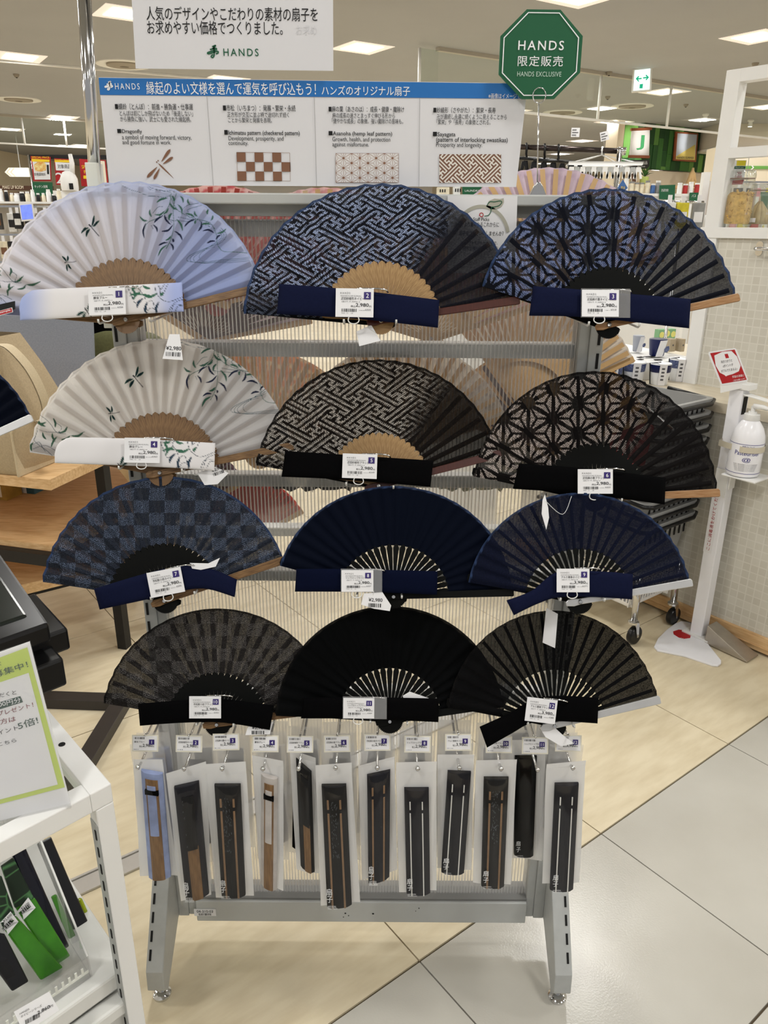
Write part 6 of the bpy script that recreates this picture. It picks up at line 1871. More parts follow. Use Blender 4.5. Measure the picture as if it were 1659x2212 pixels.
# promotional tag hanging over the pasta jar
tq = shelf_pt(1600, 0.06)
def kf(px, py): return at_plane(px, py, tq, NK)
PT = Frame('promo_tag', 'white promotional tag with yellow top and red foot above the pasta jar', 'tag', kf(1595, 398), -E2, UP)
PT.slab('card', [(1588, 346), (1613, 346), (1606, 399), (1579, 399)], -0.0005, 0, M_paper)
PT.flat('yellow_top', [(1592, 347), (1612, 347), (1610, 358), (1591, 358)], 0.0006, mat('yellow_print', (232, 218, 60), 0.5))
PT.flat('green_band', [(1585, 359), (1611, 359), (1610, 365), (1584, 365)], 0.0006, M_green_ink)
PT.flat('red_foot', [(1583, 390), (1607, 388), (1604, 398), (1581, 399)], 0.0006, M_red)
PT.line('300', (1592, 377), (1602, 377), 6, M_red); PT.line('1,000', (1588, 385), (1602, 385), 6, M_red); PT.line('Thank you', (1588, 364), (1606, 364), 3, M_white_ink, 0.0012)
a = kf(1618, 340); b = kf(1612, 398)
MB().tube([PT.R.to_3x3().transposed() @ (p - PT.O) for p in (a, b)], 0.0012, 6).build('wire', M_grey_metal, PT.o)
# ---------------------------------------------------------------- cups in paper sleeves on the counter
M_cup = mat('white_porcelain', (228, 230, 232), 0.3, noise=0.02)
M_indigo = mat('indigo_glaze', (30, 42, 92), 0.35, noise=0.5, nscale=260, col2=(120, 132, 168))
M_indigo2 = mat('deep_indigo', (20, 28, 78), 0.3, noise=0.1)
def sleeve_cup(px, py, wpx, hpx, dd, label, style, zbase=None):
    zb = ZK if zbase is None else zbase
    q = at_z(px, py, zb); k = depth_of(q) / F_PX
    r_ = wpx / 2 * k; h = hpx * k
    t = thing('sleeved_cup', label, 'cup', q, 'cups in paper sleeves on the counter')
    MB().lathe([(r_ * .72, 0.0003), (r_ * .78, 0.004), (r_, h * .96), (r_ * .97, h), (r_ * .90, h * .97)], 24, q).build('cup_body', M_cup, t, smooth=True)
    if style != 'plain':
        MB().lathe([(r_ * .935, h * .60), (r_ * .945, h * .605), (r_ * 1.006, h * .945), (r_ * .99, h * .95)], 24, q).build('pattern_band', M_indigo if style != 'dark' else M_indigo2, t, smooth=True)
    # paper sleeve: strip down the front right and over the rim
    sv = -E2; a_ = Vector((sv.x, sv.y, 0)) * 0.75 - E1 * 0.65; a_.normalize(); side = Vector((-a_.y, a_.x, 0))
    c = q + a_ * (r_ * .80)
    MB().add([c + side * (r_ * .32) + UP * 0.001, c - side * (r_ * .32) + UP * 0.001, q + a_ * (r_ * 1.06) - side * (r_ * .34) + UP * (h * 1.01), q + a_ * (r_ * 1.06) + side * (r_ * .34) + UP * (h * 1.01), q - a_ * (r_ * .8) - side * (r_ * .34) + UP * (h * 1.015), q - a_ * (r_ * .8) + side * (r_ * .34) + UP * (h * 1.015)],
             [(0, 1, 2, 3), (3, 2, 4, 5)]).build('paper_sleeve', M_paper, t)
    tm = MB(); c2 = c + a_ * (r_ * .12)
    for i in range(4):
        zz = h * (.25 + .17 * i); w_ = r_ * .14
        cc = q + a_ * (r_ * (.815 + .28 * (.25 + .17 * i)))
        tm.add([cc + side * w_ + UP * zz, cc - side * w_ + UP * zz, cc - side * w_ + UP * (zz + h * .08), cc + side * w_ + UP * (zz + h * .08)], [(0, 1, 2, 3)])
    tag(tm.build('sleeve_print', M_grey_ink, t), kind='stuff')
    b_ = (-E1 * 0.8 + E2 * 0.6).normalized()
    MB().tube([q + b_ * (r_ * .80) + UP * 0.002, q + b_ * (r_ * 1.03) + UP * (h * .98), q + UP * (h * 1.03)], 0.0022, 5).build('elastic_band', M_slot, t)
    return t
sleeve_cup(1320, 832, 42, 44, 0, 'white cup with checked indigo rim half hidden by the hanging fan', 'check')
sleeve_cup(1366, 829, 48, 48, 0, 'white cup with diagonal indigo rim between two sleeved cups', 'diag')
sleeve_cup(1422, 830, 46, 46, 0, 'white cup with dotted dark indigo rim at the counter edge', 'dark')
sleeve_cup(1461, 822, 42, 48, 0, 'white cup with plain indigo rim beside the white post', 'diag')
# riser behind with more cups and boxes
rz = ZK + 0.075
q0 = at_z(1300, 792, rz); q1 = at_z(1475, 778, rz)
RS = thing('cup_riser', 'white riser covered with boxed sleeves behind the cups', 'riser', (q0.x, q0.y, ZK))
dR = (q1 - q0); LR = dR.length; dR.normalize(); nR = Vector((-dR.y, dR.x, 0))
MB().box((-0.1, 0.03, ZK + 0.0003), (LR + 0.12, 0.62, rz - 0.006), ax=(dR, nR, UP), org=(q0.x, q0.y, 0)).build('riser_body', M_white, RS)
rr = random.Random(3)
cov = MB(); cov2 = MB()
for i in range(26):
    s = rr.uniform(-0.05, LR - 0.02); d_ = rr.uniform(0.04, 0.26); a_ = rr.uniform(-.6, .6); w_ = rr.uniform(.012, .03)
    c = Vector((q0.x, q0.y, rz - 0.0055 + 0.0002 * i)) + dR * s + nR * d_
    ax = (dR * math.cos(a_) + nR * math.sin(a_), nR * math.cos(a_) - dR * math.sin(a_), UP)
    (cov if i % 3 else cov2).box((-w_, -0.008, 0), (w_, 0.008, 0.0015), ax=ax, org=c)
tag(cov.build('sleeve_flaps', M_paper, RS), kind='stuff'); tag(cov2.build('dark_flaps', M_slot, RS), kind='stuff')
def riser_pt(px, py):
    q = at_z(px, py, rz); return q
def box_cup(px, py, wpx, hpx, label, m):
    q = riser_pt(px, py); k = depth_of(q) / F_PX; r_ = wpx / 2 * k; h = hpx * k
    t = thing('sleeved_cup', label, 'cup', q, 'cups on the riser')
    MB().lathe([(r_ * .74, 0.0003), (r_ * .8, 0.003), (r_, h * .97), (r_ * .95, h)], 22, q).build('cup_body', m, t, smooth=True)
    MB().box((-r_ * .9, -0.001, 0), (r_ * .1, 0.0, h * 0.98), ax=(dR, nR, UP + nR * -0.28), org=q - nR * (r_ * .80)).build('paper_sleeve', M_paper, t)
    MB().prism([(0.6 * r_ * math.cos(a) * .6, h * .45 + .6 * r_ * math.sin(a) * .7) for a in np.linspace(0, 6.28, 7)[:-1]], 0, 0.0008, ax=(dR, (UP - nR * 0.22).normalized(), -nR), org=q - nR * (r_ * .93) + dR * (r_ * .35)).build('hexagon_mark', M_indigo, t)
box_cup(1376, 759, 24, 34, 'grey cup with indigo hexagon standing on the riser', mat('grey_glaze', (150, 154, 164), 0.35))
box_cup(1418, 768, 38, 36, 'deep indigo and white sleeved cup standing on the riser', M_indigo2)
for px, w, lab in ((1452, 0.030, 'tan card box with round mark on the riser'), (1474, 0.02, 'tan card box squeezed against the white post')):
    q = riser_pt(px, 760); k = depth_of(q) / F_PX
    t = thing('tan_box', lab, 'box', q, 'tan card boxes on the riser')
    MB().box((-w / 2, 0, 0.0003), (w / 2, 0.04, 27 * k), ax=(dR, nR, UP), org=q).build('box_body', mat('tan_card', (176, 162, 138), 0.7, noise=0.08), t, bevel=0.0008)
    MB().lathe([(0.004, 0), (0.004, 0.0005)], 14, q + UP * (14 * k) - nR * 0.0002, ax=(dR, UP, -nR)).build('round_mark', M_grey_ink, t)
q = riser_pt(1440, 738)
t = thing('polka_box', 'mint green box with pale yellow dots behind the cups', 'box', q); k = depth_of(q) / F_PX
MB().box((-24 * k, 0, 0.0003), (22 * k, 0.03, 26 * k), ax=(dR, nR, UP), org=q).build('box_body', mat('mint_card', (128, 176, 134), 0.6), t)
for i in range(3):
    MB().lathe([(6.5 * k, 0), (6.5 * k, 0.0006)], 18, q + dR * ((-16 + 16 * i) * k) + UP * ((15 + (i % 2) * 2) * k) - nR * 0.0002, ax=(dR, UP, -nR)).build('dot', mat('pale_yellow', (222, 220, 130), 0.6), t)
# ---------------------------------------------------------------- sanitiser stand
S0 = at_z(1508, 1374, 0.0)
SS = thing('sanitiser_stand', 'white foot-pedal sanitiser stand with sloping base plate beside the counter', 'stand', S0)
def sp_(px, py): return at_plane(px, py, S0, Vector((0, -1, 0)))
z_pt = at_y(1590, 836, S0.y + 0.02).z
AXS = (-E2, E1, UP)
base_px = [(1413, 1396), (1421, 1379), (1440, 1360), (1459, 1346), (1472, 1341), (1500, 1345), (1522, 1380), (1534, 1396), (1558, 1426), (1558, 1432), (1551, 1437), (1540, 1436), (1480, 1416), (1420, 1404)]
pl_ = [at_z(a, b, 0.008) for a, b in base_px]
MB().prism([(p.x, p.y) for p in pl_], 0.0, 0.008).build('base_plate', mat('stand_white', (236, 236, 240), 0.4, noise=0.02), SS, bevel=0.002)
MB().box((-0.024, -0.022, 0.008), (0.024, 0.022, z_pt), ax=AXS, org=(S0.x, S0.y, 0)).build('post', mat('stand_white', (236, 236, 240), 0.4), SS, bevel=0.003)
MB().box((-0.030, -0.026, z_pt), (0.045, 0.026, z_pt + 0.020), ax=AXS, org=(S0.x, S0.y, 0)).build('post_cap', M_white, SS, bevel=0.002)
MB().box((-0.05, -0.035, 0.008), (0.06, 0.035, 0.016), ax=AXS, org=(S0.x, S0.y, 0)).build('base_bracket', M_white, SS, bevel=0.002)
MB().box((0.0242, -0.012, z_pt - 0.085), (0.0252, 0.014, z_pt - 0.025), ax=AXS, org=(S0.x, S0.y, 0)).build('lever_slot', M_slot, SS)
# hand lever over the pump
lv = Vector((S0.x, S0.y, z_pt - 0.018))
MB().add([lv + (-E2) * 0.025 - E1 * 0.02, lv + (-E2) * 0.025 + E1 * 0.02, lv + (-E2) * 0.14 + E1 * 0.004 - UP * 0.012, lv + (-E2) * 0.14 - E1 * 0.024 - UP * 0.012] + [p + UP * 0.004 for p in (lv + (-E2) * 0.025 - E1 * 0.02, lv + (-E2) * 0.025 + E1 * 0.02, lv + (-E2) * 0.14 + E1 * 0.004 - UP * 0.012, lv + (-E2) * 0.14 - E1 * 0.024 - UP * 0.012)],
         [(0, 3, 2, 1), (4, 5, 6, 7), (0, 1, 5, 4), (1, 2, 6, 5), (2, 3, 7, 6), (3, 0, 4, 7)]).build('lever', M_white, SS, bevel=0.001)
# bottle plate
bc_ = Vector((S0.x, S0.y, 0)) + (-E2) * 0.070 - E1 * 0.026
zpl = at_y(1608, 1024, bc_.y).z
bk = depth_of((bc_.x, bc_.y, zpl)) / F_PX
MB().box((0.0245, -0.078, zpl - 0.006), (0.145, 0.035, zpl), ax=AXS, org=(S0.x, S0.y, 0)).build('bottle_plate', M_white, SS, bevel=0.002)
MB().box((0.0245, -0.018, zpl - 0.07), (0.030, 0.018, zpl - 0.0062), ax=AXS, org=(S0.x, S0.y, 0)).build('plate_bracket', M_white, SS, bevel=0.001)
MB().box((-0.022, -0.027, zpl - 0.10), (0.022, -0.0222, zpl + 0.0), ax=AXS, org=(S0.x, S0.y, 0)).build('side_bracket', M_white, SS, bevel=0.001)
# beige strap around post and bottle
rb_ = 34 * bk
zs = zpl + 62 * bk
stp = []
for i in range(28):
    t_ = 2 * math.pi * i / 28
    e_ = math.cos(t_); f_ = math.sin(t_)
    cxx = 0.070 if e_ > 0 else -0.012
    stp.append(Vector((S0.x, S0.y, 0)) + (-E2) * (cxx + e_ * (rb_ + 0.003 if e_ > 0 else 0.018)) + E1 * (f_ * (rb_ + 0.003 if e_ > -0.2 else 0.028) - (0.026 if e_ > 0 else 0.003)))
k = len(stp)
MB().add([p + UP * (zs - 0.010) for p in stp] + [p + UP * (zs + 0.010) for p in stp], [(i, (i + 1) % k, k + (i + 1) % k, k + i) for i in range(k)]).build('strap', mat('beige_elastic', (206, 198, 178), 0.8), SS, smooth='all')
# pedal
pd = [at_z(1528, 1392, 0.012), at_z(1545, 1352, 0.05), at_z(1560, 1350, 0.05), at_z(1598, 1390, 0.012), at_z(1574, 1410, 0.006)]
a0 = Vector((S0.x, S0.y, 0)) + (-E2) * 0.045
MB().add([a0 - E1 * 0.035 + UP * 0.004, a0 + E1 * 0.035 + UP * 0.004, a0 + E1 * 0.040 + (-E2) * 0.17 + UP * 0.004, a0 - E1 * 0.040 + (-E2) * 0.17 + UP * 0.004, a0 - E1 * 0.030 + UP * 0.075, a0 + E1 * 0.030 + UP * 0.075, a0 + E1 * 0.040 + (-E2) * 0.17 + UP * 0.008, a0 - E1 * 0.040 + (-E2) * 0.17 + UP * 0.008],
         [(0, 3, 2, 1), (4, 5, 6, 7), (0, 1, 5, 4), (1, 2, 6, 5), (2, 3, 7, 6), (3, 0, 4, 7)]).build('foot_pedal', mat('steel_pedal', (176, 168, 156), 0.35, 0.7, noise=0.1), SS, bevel=0.002)
# red stickers on the base plate and lettering strip on the post
st_ = [at_z(a, b, 0.0085) for a, b in ((1454, 1364), (1466, 1360), (1480, 1362), (1492, 1372), (1491, 1378), (1476, 1380), (1466, 1377), (1455, 1370))]
s_ = MB().prism([(p.x, p.y) for p in st_], 0.0082, 0.0088).build('red_sticker', M_red, SS)
st_ = [at_z(a, b, 0.0085) for a, b in ((1487, 1356), (1496, 1354), (1500, 1358), (1499, 1366), (1491, 1366), (1486, 1361))]
MB().prism([(p.x, p.y) for p in st_], 0.0082, 0.0088).build('red_sticker', M_red, SS)
ax_t = Matrix((-E2, E1, UP)).transposed().to_4x4()
p_ = at_z(1463, 1379, 0.0092)
text_box('d払い', 0, 0, 0.045, 0.02, M_white_ink, SS, 0, 0.006, base=Matrix.Translation(p_ - Vector(SS['_w'])) @ ax_t)
fpF = Matrix((-E2, UP, -E1)).transposed().to_4x4()
pf = Vector((S0.x, S0.y, 0)) - E1 * 0.0226 + (-E2) * -0.012 + UP * 0.36
o = MB().box((-0.012, -0.0003, 0), (0.020, 0.0, 0.26), ax=(-E2, -E1, UP), org=pf + UP * -0.01).build('post_sticker', M_paper, SS)
text_box('ここに消毒液をかけてください', 0, 0, 0.235, 0.014, M_red, SS, 0, 0.0, base=Matrix.Translation(pf + (-E2) * 0.012 - E1 * 0.0008 - Vector(SS['_w'])) @ fpF @ Matrix.Rotation(math.pi / 2, 4, 'Z'))
# sign on top
f0 = Vector((S0.x, S0.y, z_pt + 0.022)) - (-E2) * 0.0
CS = Frame('payment_sign', 'red sign with white speech bubble on top of the sanitiser stand', 'sign', at_y(1587, 828, S0.y - 0.02), at_y(1617, 822, S0.y - 0.035) - at_y(1557, 832, S0.y + 0.0), UP * 1 + Vector((0, 0.10, 0)))
CS.slab('sign_board', [(1531, 760), (1588, 752), (1592, 756), (1616, 820), (1614, 824), (1560, 833), (1556, 830), (1530, 765)], -0.002, 0, M_paper)
CS.flat('red_field', [(1534, 763), (1587, 755), (1613, 820), (1560, 829)], 0.0006, M_red)
CS.flat('speech_bubble', [(1543, 768), (1560, 760), (1580, 758), (1592, 770), (1600, 790), (1596, 802), (1583, 808), (1572, 811), (1568, 813), (1565, 810), (1555, 805), (1546, 790)], 0.0012, M_paper)
CS.line('両方つかうと', (1558, 785), (1582, 781), 6, M_ink, 0.0018); CS.line('dポイントが', (1562, 794), (1584, 790), 6, M_ink, 0.0018); CS.line('ダブルでたまるよ♪', (1558, 805), (1593, 799), 6, M_ink, 0.0018)
CS.line('手指の消毒に', (1582, 817), (1608, 813), 5.5, M_white_ink, 0.0018); CS.line('ご協力お願いします', (1584, 824), (1610, 819), 3.5, M_white_ink, 0.0018)
CS.flat('red_mark', [(1565, 765), (1572, 764), (1575, 773), (1568, 774)], 0.0018, M_red)
CS.slab('sign_foot', [(1556, 831), (1614, 823), (1614, 836), (1556, 849)], -0.003, -0.001, M_white)
# bottle
SB = thing('sanitiser_bottle', 'white pump bottle with blue lettering strapped to the sanitiser stand', 'bottle', (bc_.x, bc_.y, zpl))
hb = 126 * bk
MB().lathe([(rb_ * .86, 0.0005), (rb_ * .97, 0.004), (rb_, 0.012), (rb_, hb * .60), (rb_ * .95, hb * .70), (rb_ * .80, hb * .82), (rb_ * .55, hb * .92), (rb_ * .46, hb * .945), (rb_ * .46, hb * .96)], 40, (bc_.x, bc_.y, zpl)).build('bottle_body', mat('white_bottle', (240, 240, 244), 0.22), SS and SB, smooth=True)
MB().lathe([(rb_ * .47, hb * .955), (rb_ * .48, hb * .96), (rb_ * .46, hb * 1.05), (rb_ * .26, hb * 1.055), (rb_ * .25, hb * 1.09), (rb_ * .13, hb * 1.09), (rb_ * .13, hb * 1.18)], 28, (bc_.x, bc_.y, zpl)).build('pump_collar', M_white, SB, smooth=True)
ph = Vector((bc_.x, bc_.y, zpl + hb * 1.18))
MB().tube([ph, ph + (-E2) * 0.03 + UP * 0.002, ph + (-E2) * 0.075 - UP * 0.004], [0.009, 0.008, 0.005], 10).build('nozzle', M_white, SB, smooth='all')
M_bluelet = mat('violet_blue_ink', (52, 48, 128), 0.5)
def wrap_band(z0, z1, m, nm):
    MB().lathe([(rb_ * 1.002, z0), (rb_ * 1.006, z0), (rb_ * 1.006, z1), (rb_ * 1.002, z1)], 40, (bc_.x, bc_.y, zpl)).build(nm, m, SB, smooth=True)
wrap_band(hb * .075, hb * .083, M_bluelet, 'label_line'); wrap_band(hb * .575, hb * .583, M_bluelet, 'label_line')
def curved_text(s, zc_, wd, ht, m, bold=0.0, ang0=0.0):
    """lettering bent round the bottle, facing the shop"""
    me, b = text_mesh(s, bold)
    me = me.copy(); me.materials.clear(); me.materials.append(m)
    n_ = len(me.vertices); co = np.empty(n_ * 3, np.float32); me.vertices.foreach_get('co', co); co = co.reshape(-1, 3)
    u = (co[:, 0] - (b[0] + b[2]) / 2) / (b[2] - b[0]) * wd; v = (co[:, 1] - b[1]) / (b[3] - b[1]) * ht
    th_ = u / rb_ + ang0
    f = Vector((0 - bc_.x, 0 - bc_.y, 0)).normalized(); g = Vector((-f.y, f.x, 0))
    R_ = rb_ * 1.008
    x = R_ * (np.cos(th_) * f.x + np.sin(th_) * g.x); y = R_ * (np.cos(th_) * f.y + np.sin(th_) * g.y)
    me.vertices.foreach_set('co', np.stack([x, y, v + zc_], -1).astype(np.float32).ravel()); me.update()
    o = link('lettering', me, SB); o['kind'] = 'stuff'
curved_text('Pasteuriser', hb * .395, rb_ * 1.5, hb * .075, M_bluelet, 0.004, 0.12)
curved_text('除菌アルコール', hb * .525, rb_ * .7, hb * .035, M_bluelet, 0.004, 0.12)
for i in range(6):
    curved_text('食品に直接噴霧できます品質保持', hb * (.235 - .022 * i), rb_ * (1.5 - .06 * i), hb * .013, M_grey_ink, 0, 0.12)
curved_text('@', hb * .275, rb_ * .5, hb * .085, M_bluelet, 0.006, 0.12)
# ---------------------------------------------------------------- stacked shopping baskets on a chrome trolley
BK0 = at_z(1362, 1392, 0.0)                          # front caster
TC = BK0 + E2 * 0.20 + E1 * 0.125
TL = thing('basket_trolley', 'chrome trolley on black casters carrying the stacked baskets', 'trolley', (TC.x, TC.y, 0))
hx, hy = 0.125, 0.20
for sx in (-1, 1):
    for sy in (-1, 1):
        c = Vector((TC.x, TC.y, 0)) + E1 * (sx * hx) + E2 * (sy * hy)
        lg = MB().tube([c + UP * 0.10, c + UP * 0.275], 0.0125, 14).build('leg', M_chrome, TL, smooth='all')
        MB().lathe([(0.018, 0.088), (0.020, 0.090), (0.020, 0.098), (0.014, 0.102)], 16, c).build('caster_collar', M_chrome, lg, smooth=True)
        wc = c + E1 * 0.015 + UP * 0.036
        MB().lathe([(0.012, -0.012), (0.033, -0.011), (0.036, -0.006), (0.036, 0.006), (0.033, 0.011), (0.012, 0.012)], 24, wc, ax=(E1, UP, E2)).build('caster_wheel', M_black_plastic, lg, smooth=True)
        MB().prism([(-0.006, 0.09), (0.016, 0.09), (0.022, 0.03), (0.012, 0.03)], -0.016, -0.013, ax=(E1, UP, E2), org=c).build('caster_fork', M_chrome, lg)
for s in (-1, 1):
    MB().tube([Vector((TC.x, TC.y, 0.27)) + E1 * (s * hx) - E2 * hy, Vector((TC.x, TC.y, 0.27)) + E1 * (s * hx) + E2 * hy], 0.008, 8).build('rail', M_chrome, TL, smooth='all')
    MB().tube([Vector((TC.x, TC.y, 0.27)) + E2 * (s * hy) - E1 * hx, Vector((TC.x, TC.y, 0.27)) + E2 * (s * hy) + E1 * hx], 0.008, 8).build('rail', M_chrome, TL, smooth='all')
# white perforated crate low on the trolley
def perforated_crate(c, lx, ly, h, z0, m, par, nm):
    o = None
    for (ux, uy, L, W) in ((E1, E2, lx, ly), (E2, -E1, ly, lx), (-E1, -E2, lx, ly), (-E2, E1, ly, lx)):
        org = Vector((c.x, c.y, z0)) - uy * (W * 0.9)
        mb = MB()
        nx = int(L * 2 / 0.016)
        for r_ in range(3):                                           # horizontal bands
            mb.box((-L, -0.002, h * (0.0, .42, .86)[r_]), (L, 0.002, h * (.10, .52, 1.0)[r_]), ax=(ux, uy, UP - uy * 0.12), org=org)
        for i in range(nx + 1):
            x = -L + 2 * L * i / nx
            mb.box((x - 0.003, -0.0015, 0), (x + 0.003, 0.0015, h), ax=(ux, uy, UP - uy * 0.12), org=org)
        mb.build(nm, m, par)
CR = thing('white_crate', 'white perforated plastic crate low on the trolley', 'crate', (TC.x, TC.y, 0.13))
perforated_crate(TC, 0.115, 0.18, 0.115, 0.135, mat('white_plastic', (226, 224, 220), 0.4), CR, 'crate_side')
MB().box((-0.102, -0.16, 0.130), (0.102, 0.16, 0.135), ax=(E1, E2, UP), org=(TC.x, TC.y, 0)).build('crate_floor', M_white, CR)
# violet folder in the crate
qv = at_z(1290, 1290, 0.18)
VF = thing('violet_bundle', 'violet plastic bundle lying in the white crate', 'bundle', (TC.x, TC.y, 0.136))
MB().box((-0.08, -0.10, 0.1372), (0.02, 0.06, 0.19), ax=(E1, E2, UP), org=(TC.x, TC.y, 0)).build('bundle_body', mat('violet_plastic', (150, 112, 188), 0.35, noise=0.4, nscale=30), VF, bevel=0.004)
MB().box((-0.05, -0.101, 0.1372), (-0.045, 0.061, 0.192), ax=(E1, E2, UP), org=(TC.x, TC.y, 0)).build('bundle_band', M_white, VF)
# baskets
M_bgrey = mat('grey_basket', (150, 150, 148), 0.35, noise=0.05); M_bblack = mat('black_handle', (14, 14, 15), 0.3)
BC = TC + E1 * 0.0 + E2 * 0.02
BC = BC + E1 * min(0.1, (K0.dot(E1) - 0.03 - 0.178) - BC.dot(E1))
zt0 = at_y(1500, 868, (BC - E2 * 0.2).y).z
NB = 10
dzb = 0.047
zlow = zt0 - dzb * (NB - 1)
def basket_proto():
    t = thing('shopping_basket', 'grey shopping basket with black handles nested in the tall stack', 'basket', (0, 0, 0), 'shopping baskets nested in one stack')
    X, Y = 0.165, 0.235
    def ring_(x, y, z, r_=0.03, n_=5):
        P = []
        for (sx, sy, a0) in ((1, 1, 0), (-1, 1, 90), (-1, -1, 180), (1, -1, 270)):
            for i in range(n_):
                a = math.radians(a0 + 90 * i / (n_ - 1))
                P.append((sx * (x - r_) + r_ * math.cos(a), sy * (y - r_) + r_ * math.sin(a), z))
        return P
    rows = [ring_(X * .80, Y * .84, -0.20), ring_(X * .97, Y * .97, -0.012), ring_(X * 1.04, Y * 1.03, -0.010), ring_(X * 1.04, Y * 1.03, 0.0), ring_(X * .96, Y * .965, 0.0), ring_(X * .78, Y * .82, -0.195)]
    n_ = len(rows[0])
    vs = [p for r_ in rows for p in r_]
    fs = [(i * n_ + j, i * n_ + (j + 1) % n_, (i + 1) * n_ + (j + 1) % n_, (i + 1) * n_ + j) for i in range(len(rows) - 1) for j in range(n_)]
    fs.append(tuple((len(rows) - 1) * n_ + j for j in range(n_)))
    MB().add(vs, fs).build('basket_body', M_bgrey, t, smooth=True)
    for sy in (-1, 1):
        MB().tube([(-X * 1.02, sy * 0.05, 0.004), (-X * 1.05, sy * Y * .6, -0.004), (-X * 1.04, sy * Y * 1.0, -0.010), (-X * .8, sy * Y * 1.06, -0.016), (X * .8, sy * Y * 1.06, -0.016), (X * 1.04, sy * Y * 1.0, -0.010), (X * 1.05, sy * Y * .6, -0.004), (X * 1.02, sy * 0.05, 0.004)], 0.0075, 8).build('handle', M_bblack, t, smooth='all')
    sl = MB()
    for i in range(9):
        for sy in (-1, 1):
            x = -X * .72 + X * 1.44 * i / 8
            sl.box((x - 0.004, sy * Y * .955 - 0.0012, -0.075), (x + 0.004, sy * Y * .955 + 0.0012, -0.025))
    tag(sl.build('slots', M_slot, t), kind='stuff')
    return t
bp = basket_proto()
for i in range(NB):
    o = bp if i == 0 else copy_tree(bp)
    o.location = (BC.x, BC.y, zlow + dzb * i)
    o.rotation_euler = (0, 0, math.atan2(E1.y, E1.x))
MB().box((-0.13, -0.205, 0.279), (0.13, 0.205, 0.288), ax=(E1, E2, UP), org=(TC.x, TC.y, 0)).build('tray', M_grey_metal, TL)
# red glossy bag seen through the sheer black fan
qr = at_y(1360, 960, 1.62)
RBG = thing('red_pouch', 'glossy dark red pouch glimpsed through the black hemp-leaf fan', 'pouch', (qr.x, 1.62, qr.z - 0.05))
MB().prism([(qr.x - 0.045, qr.z - 0.05), (qr.x + 0.04, qr.z - 0.05), (qr.x + 0.05, qr.z + 0.04), (qr.x + 0.03, qr.z + 0.05), (qr.x - 0.05, qr.z + 0.045)], 0, 0.02, ax=((1, 0, 0), (0, 0, 1), (0, 1, 0)), org=(0, 1.62, 0)).build('pouch_body', mat('gloss_red', (128, 34, 44), 0.15, coat=0.5), RBG, bevel=0.004)
MB().tube([(qr.x, 1.63, qr.z + 0.05), (qr.x, 1.63, qr.z + 0.09), (qr.x - 0.02, 1.60, qr.z + 0.12), (qr.x - 0.04, YR + 0.06, qr.z + 0.12)], 0.002, 6).build('hang_loop', M_chrome, RBG)
# ---------------------------------------------------------------- ceiling fittings
def barrier(pa, pb, pbot, rods, label):
    """glass smoke barrier hanging from the ceiling: pa,pb pixels on the ceiling line, pbot a pixel on its lower edge"""
    A, B = at_z(*pa, CEIL), at_z(*pb, CEIL)
    d = (B - A).normalized(); n_ = Vector((-d.y, d.x, 0))
    zb = at_plane(*pbot, A, n_).z
    t = thing('smoke_barrier', label, 'glass barrier', (A.x, A.y, CEIL))
    L = (B - A).length
    MB().box((-2.0, -0.03, CEIL - 0.035), (L + 1.5, 0.03, CEIL), ax=(d, n_, UP), org=(A.x, A.y, 0)).build('top_track', mat('track_grey', (178, 172, 162), 0.5), t)
    MB().box((-2.0, -0.012, zb - 0.012), (L + 1.5, 0.012, zb + 0.012), ax=(d, n_, UP), org=(A.x, A.y, 0)).build('bottom_track', M_white, t)
    xs = [-2.0] + sorted(at_plane(r_, 200, A, n_).dot(d) - A.dot(d) for r_ in rods) + [L + 1.5]
    for x in xs[1:-1]:
        MB().tube([A + d * x + UP * -0.03, Vector((A.x, A.y, zb)) + d * x], 0.016, 10).build('rod', M_white, t, smooth='all')
    for x0, x1 in zip(xs[:-1], xs[1:]):
        MB().box((x0 + 0.01, -0.003, zb), (x1 - 0.01, 0.003, CEIL - 0.03), ax=(d, n_, UP), org=(A.x, A.y, 0)).build('pane', M_glass, t)
    return t
barrier((1258, 149), (1541, 192), (1339, 265), [905, 1100, 1296, 1449], 'clear glass smoke barrier with white rods hanging near the exit sign')
barrier((0, 246), (215, 261), (130, 316), [38, 130], 'clear glass smoke barrier far off beyond the chrome pole')
A, B = at_z(0, 130, CEIL), at_z(418, 165, CEIL)
d = (B - A).normalized(); n_ = Vector((-d.y, d.x, 0))
tag(MB().box((-1.5, -0.02, CEIL - 0.02), ((B - A).length + 2.5, 0.02, CEIL - 0.001), ax=(d, n_, UP), org=(A.x, A.y, 0)).build('trim_1', M_white), kind='structure')
M_vent = mat('vent_grey', (150, 142, 130), 0.6)
for (px, py, lab) in ((40, 214, 'round ceiling air diffuser left of the chrome pole'), (268, 138, 'round ceiling air diffuser above the header board corner'), (1366, 228, 'round ceiling air diffuser beyond the glass barrier'), (1215, 242, 'round ceiling air diffuser beside the octagonal sign')):
    c = at_z(px, py, CEIL)
    t = thing('ceiling_diffuser', lab, 'air vent', c, 'round air diffusers in the ceiling')
    MB().lathe([(0.30, 0.0), (0.30, -0.012), (0.26, -0.020), (0.22, -0.004)], 28, c).build('outer_ring', M_white, t, smooth=True)
    MB().lathe([(0.19, -0.004), (0.19, -0.022), (0.05, -0.030), (0.04, -0.004)], 28, c).build('inner_cone', M_vent, t, smooth=True)
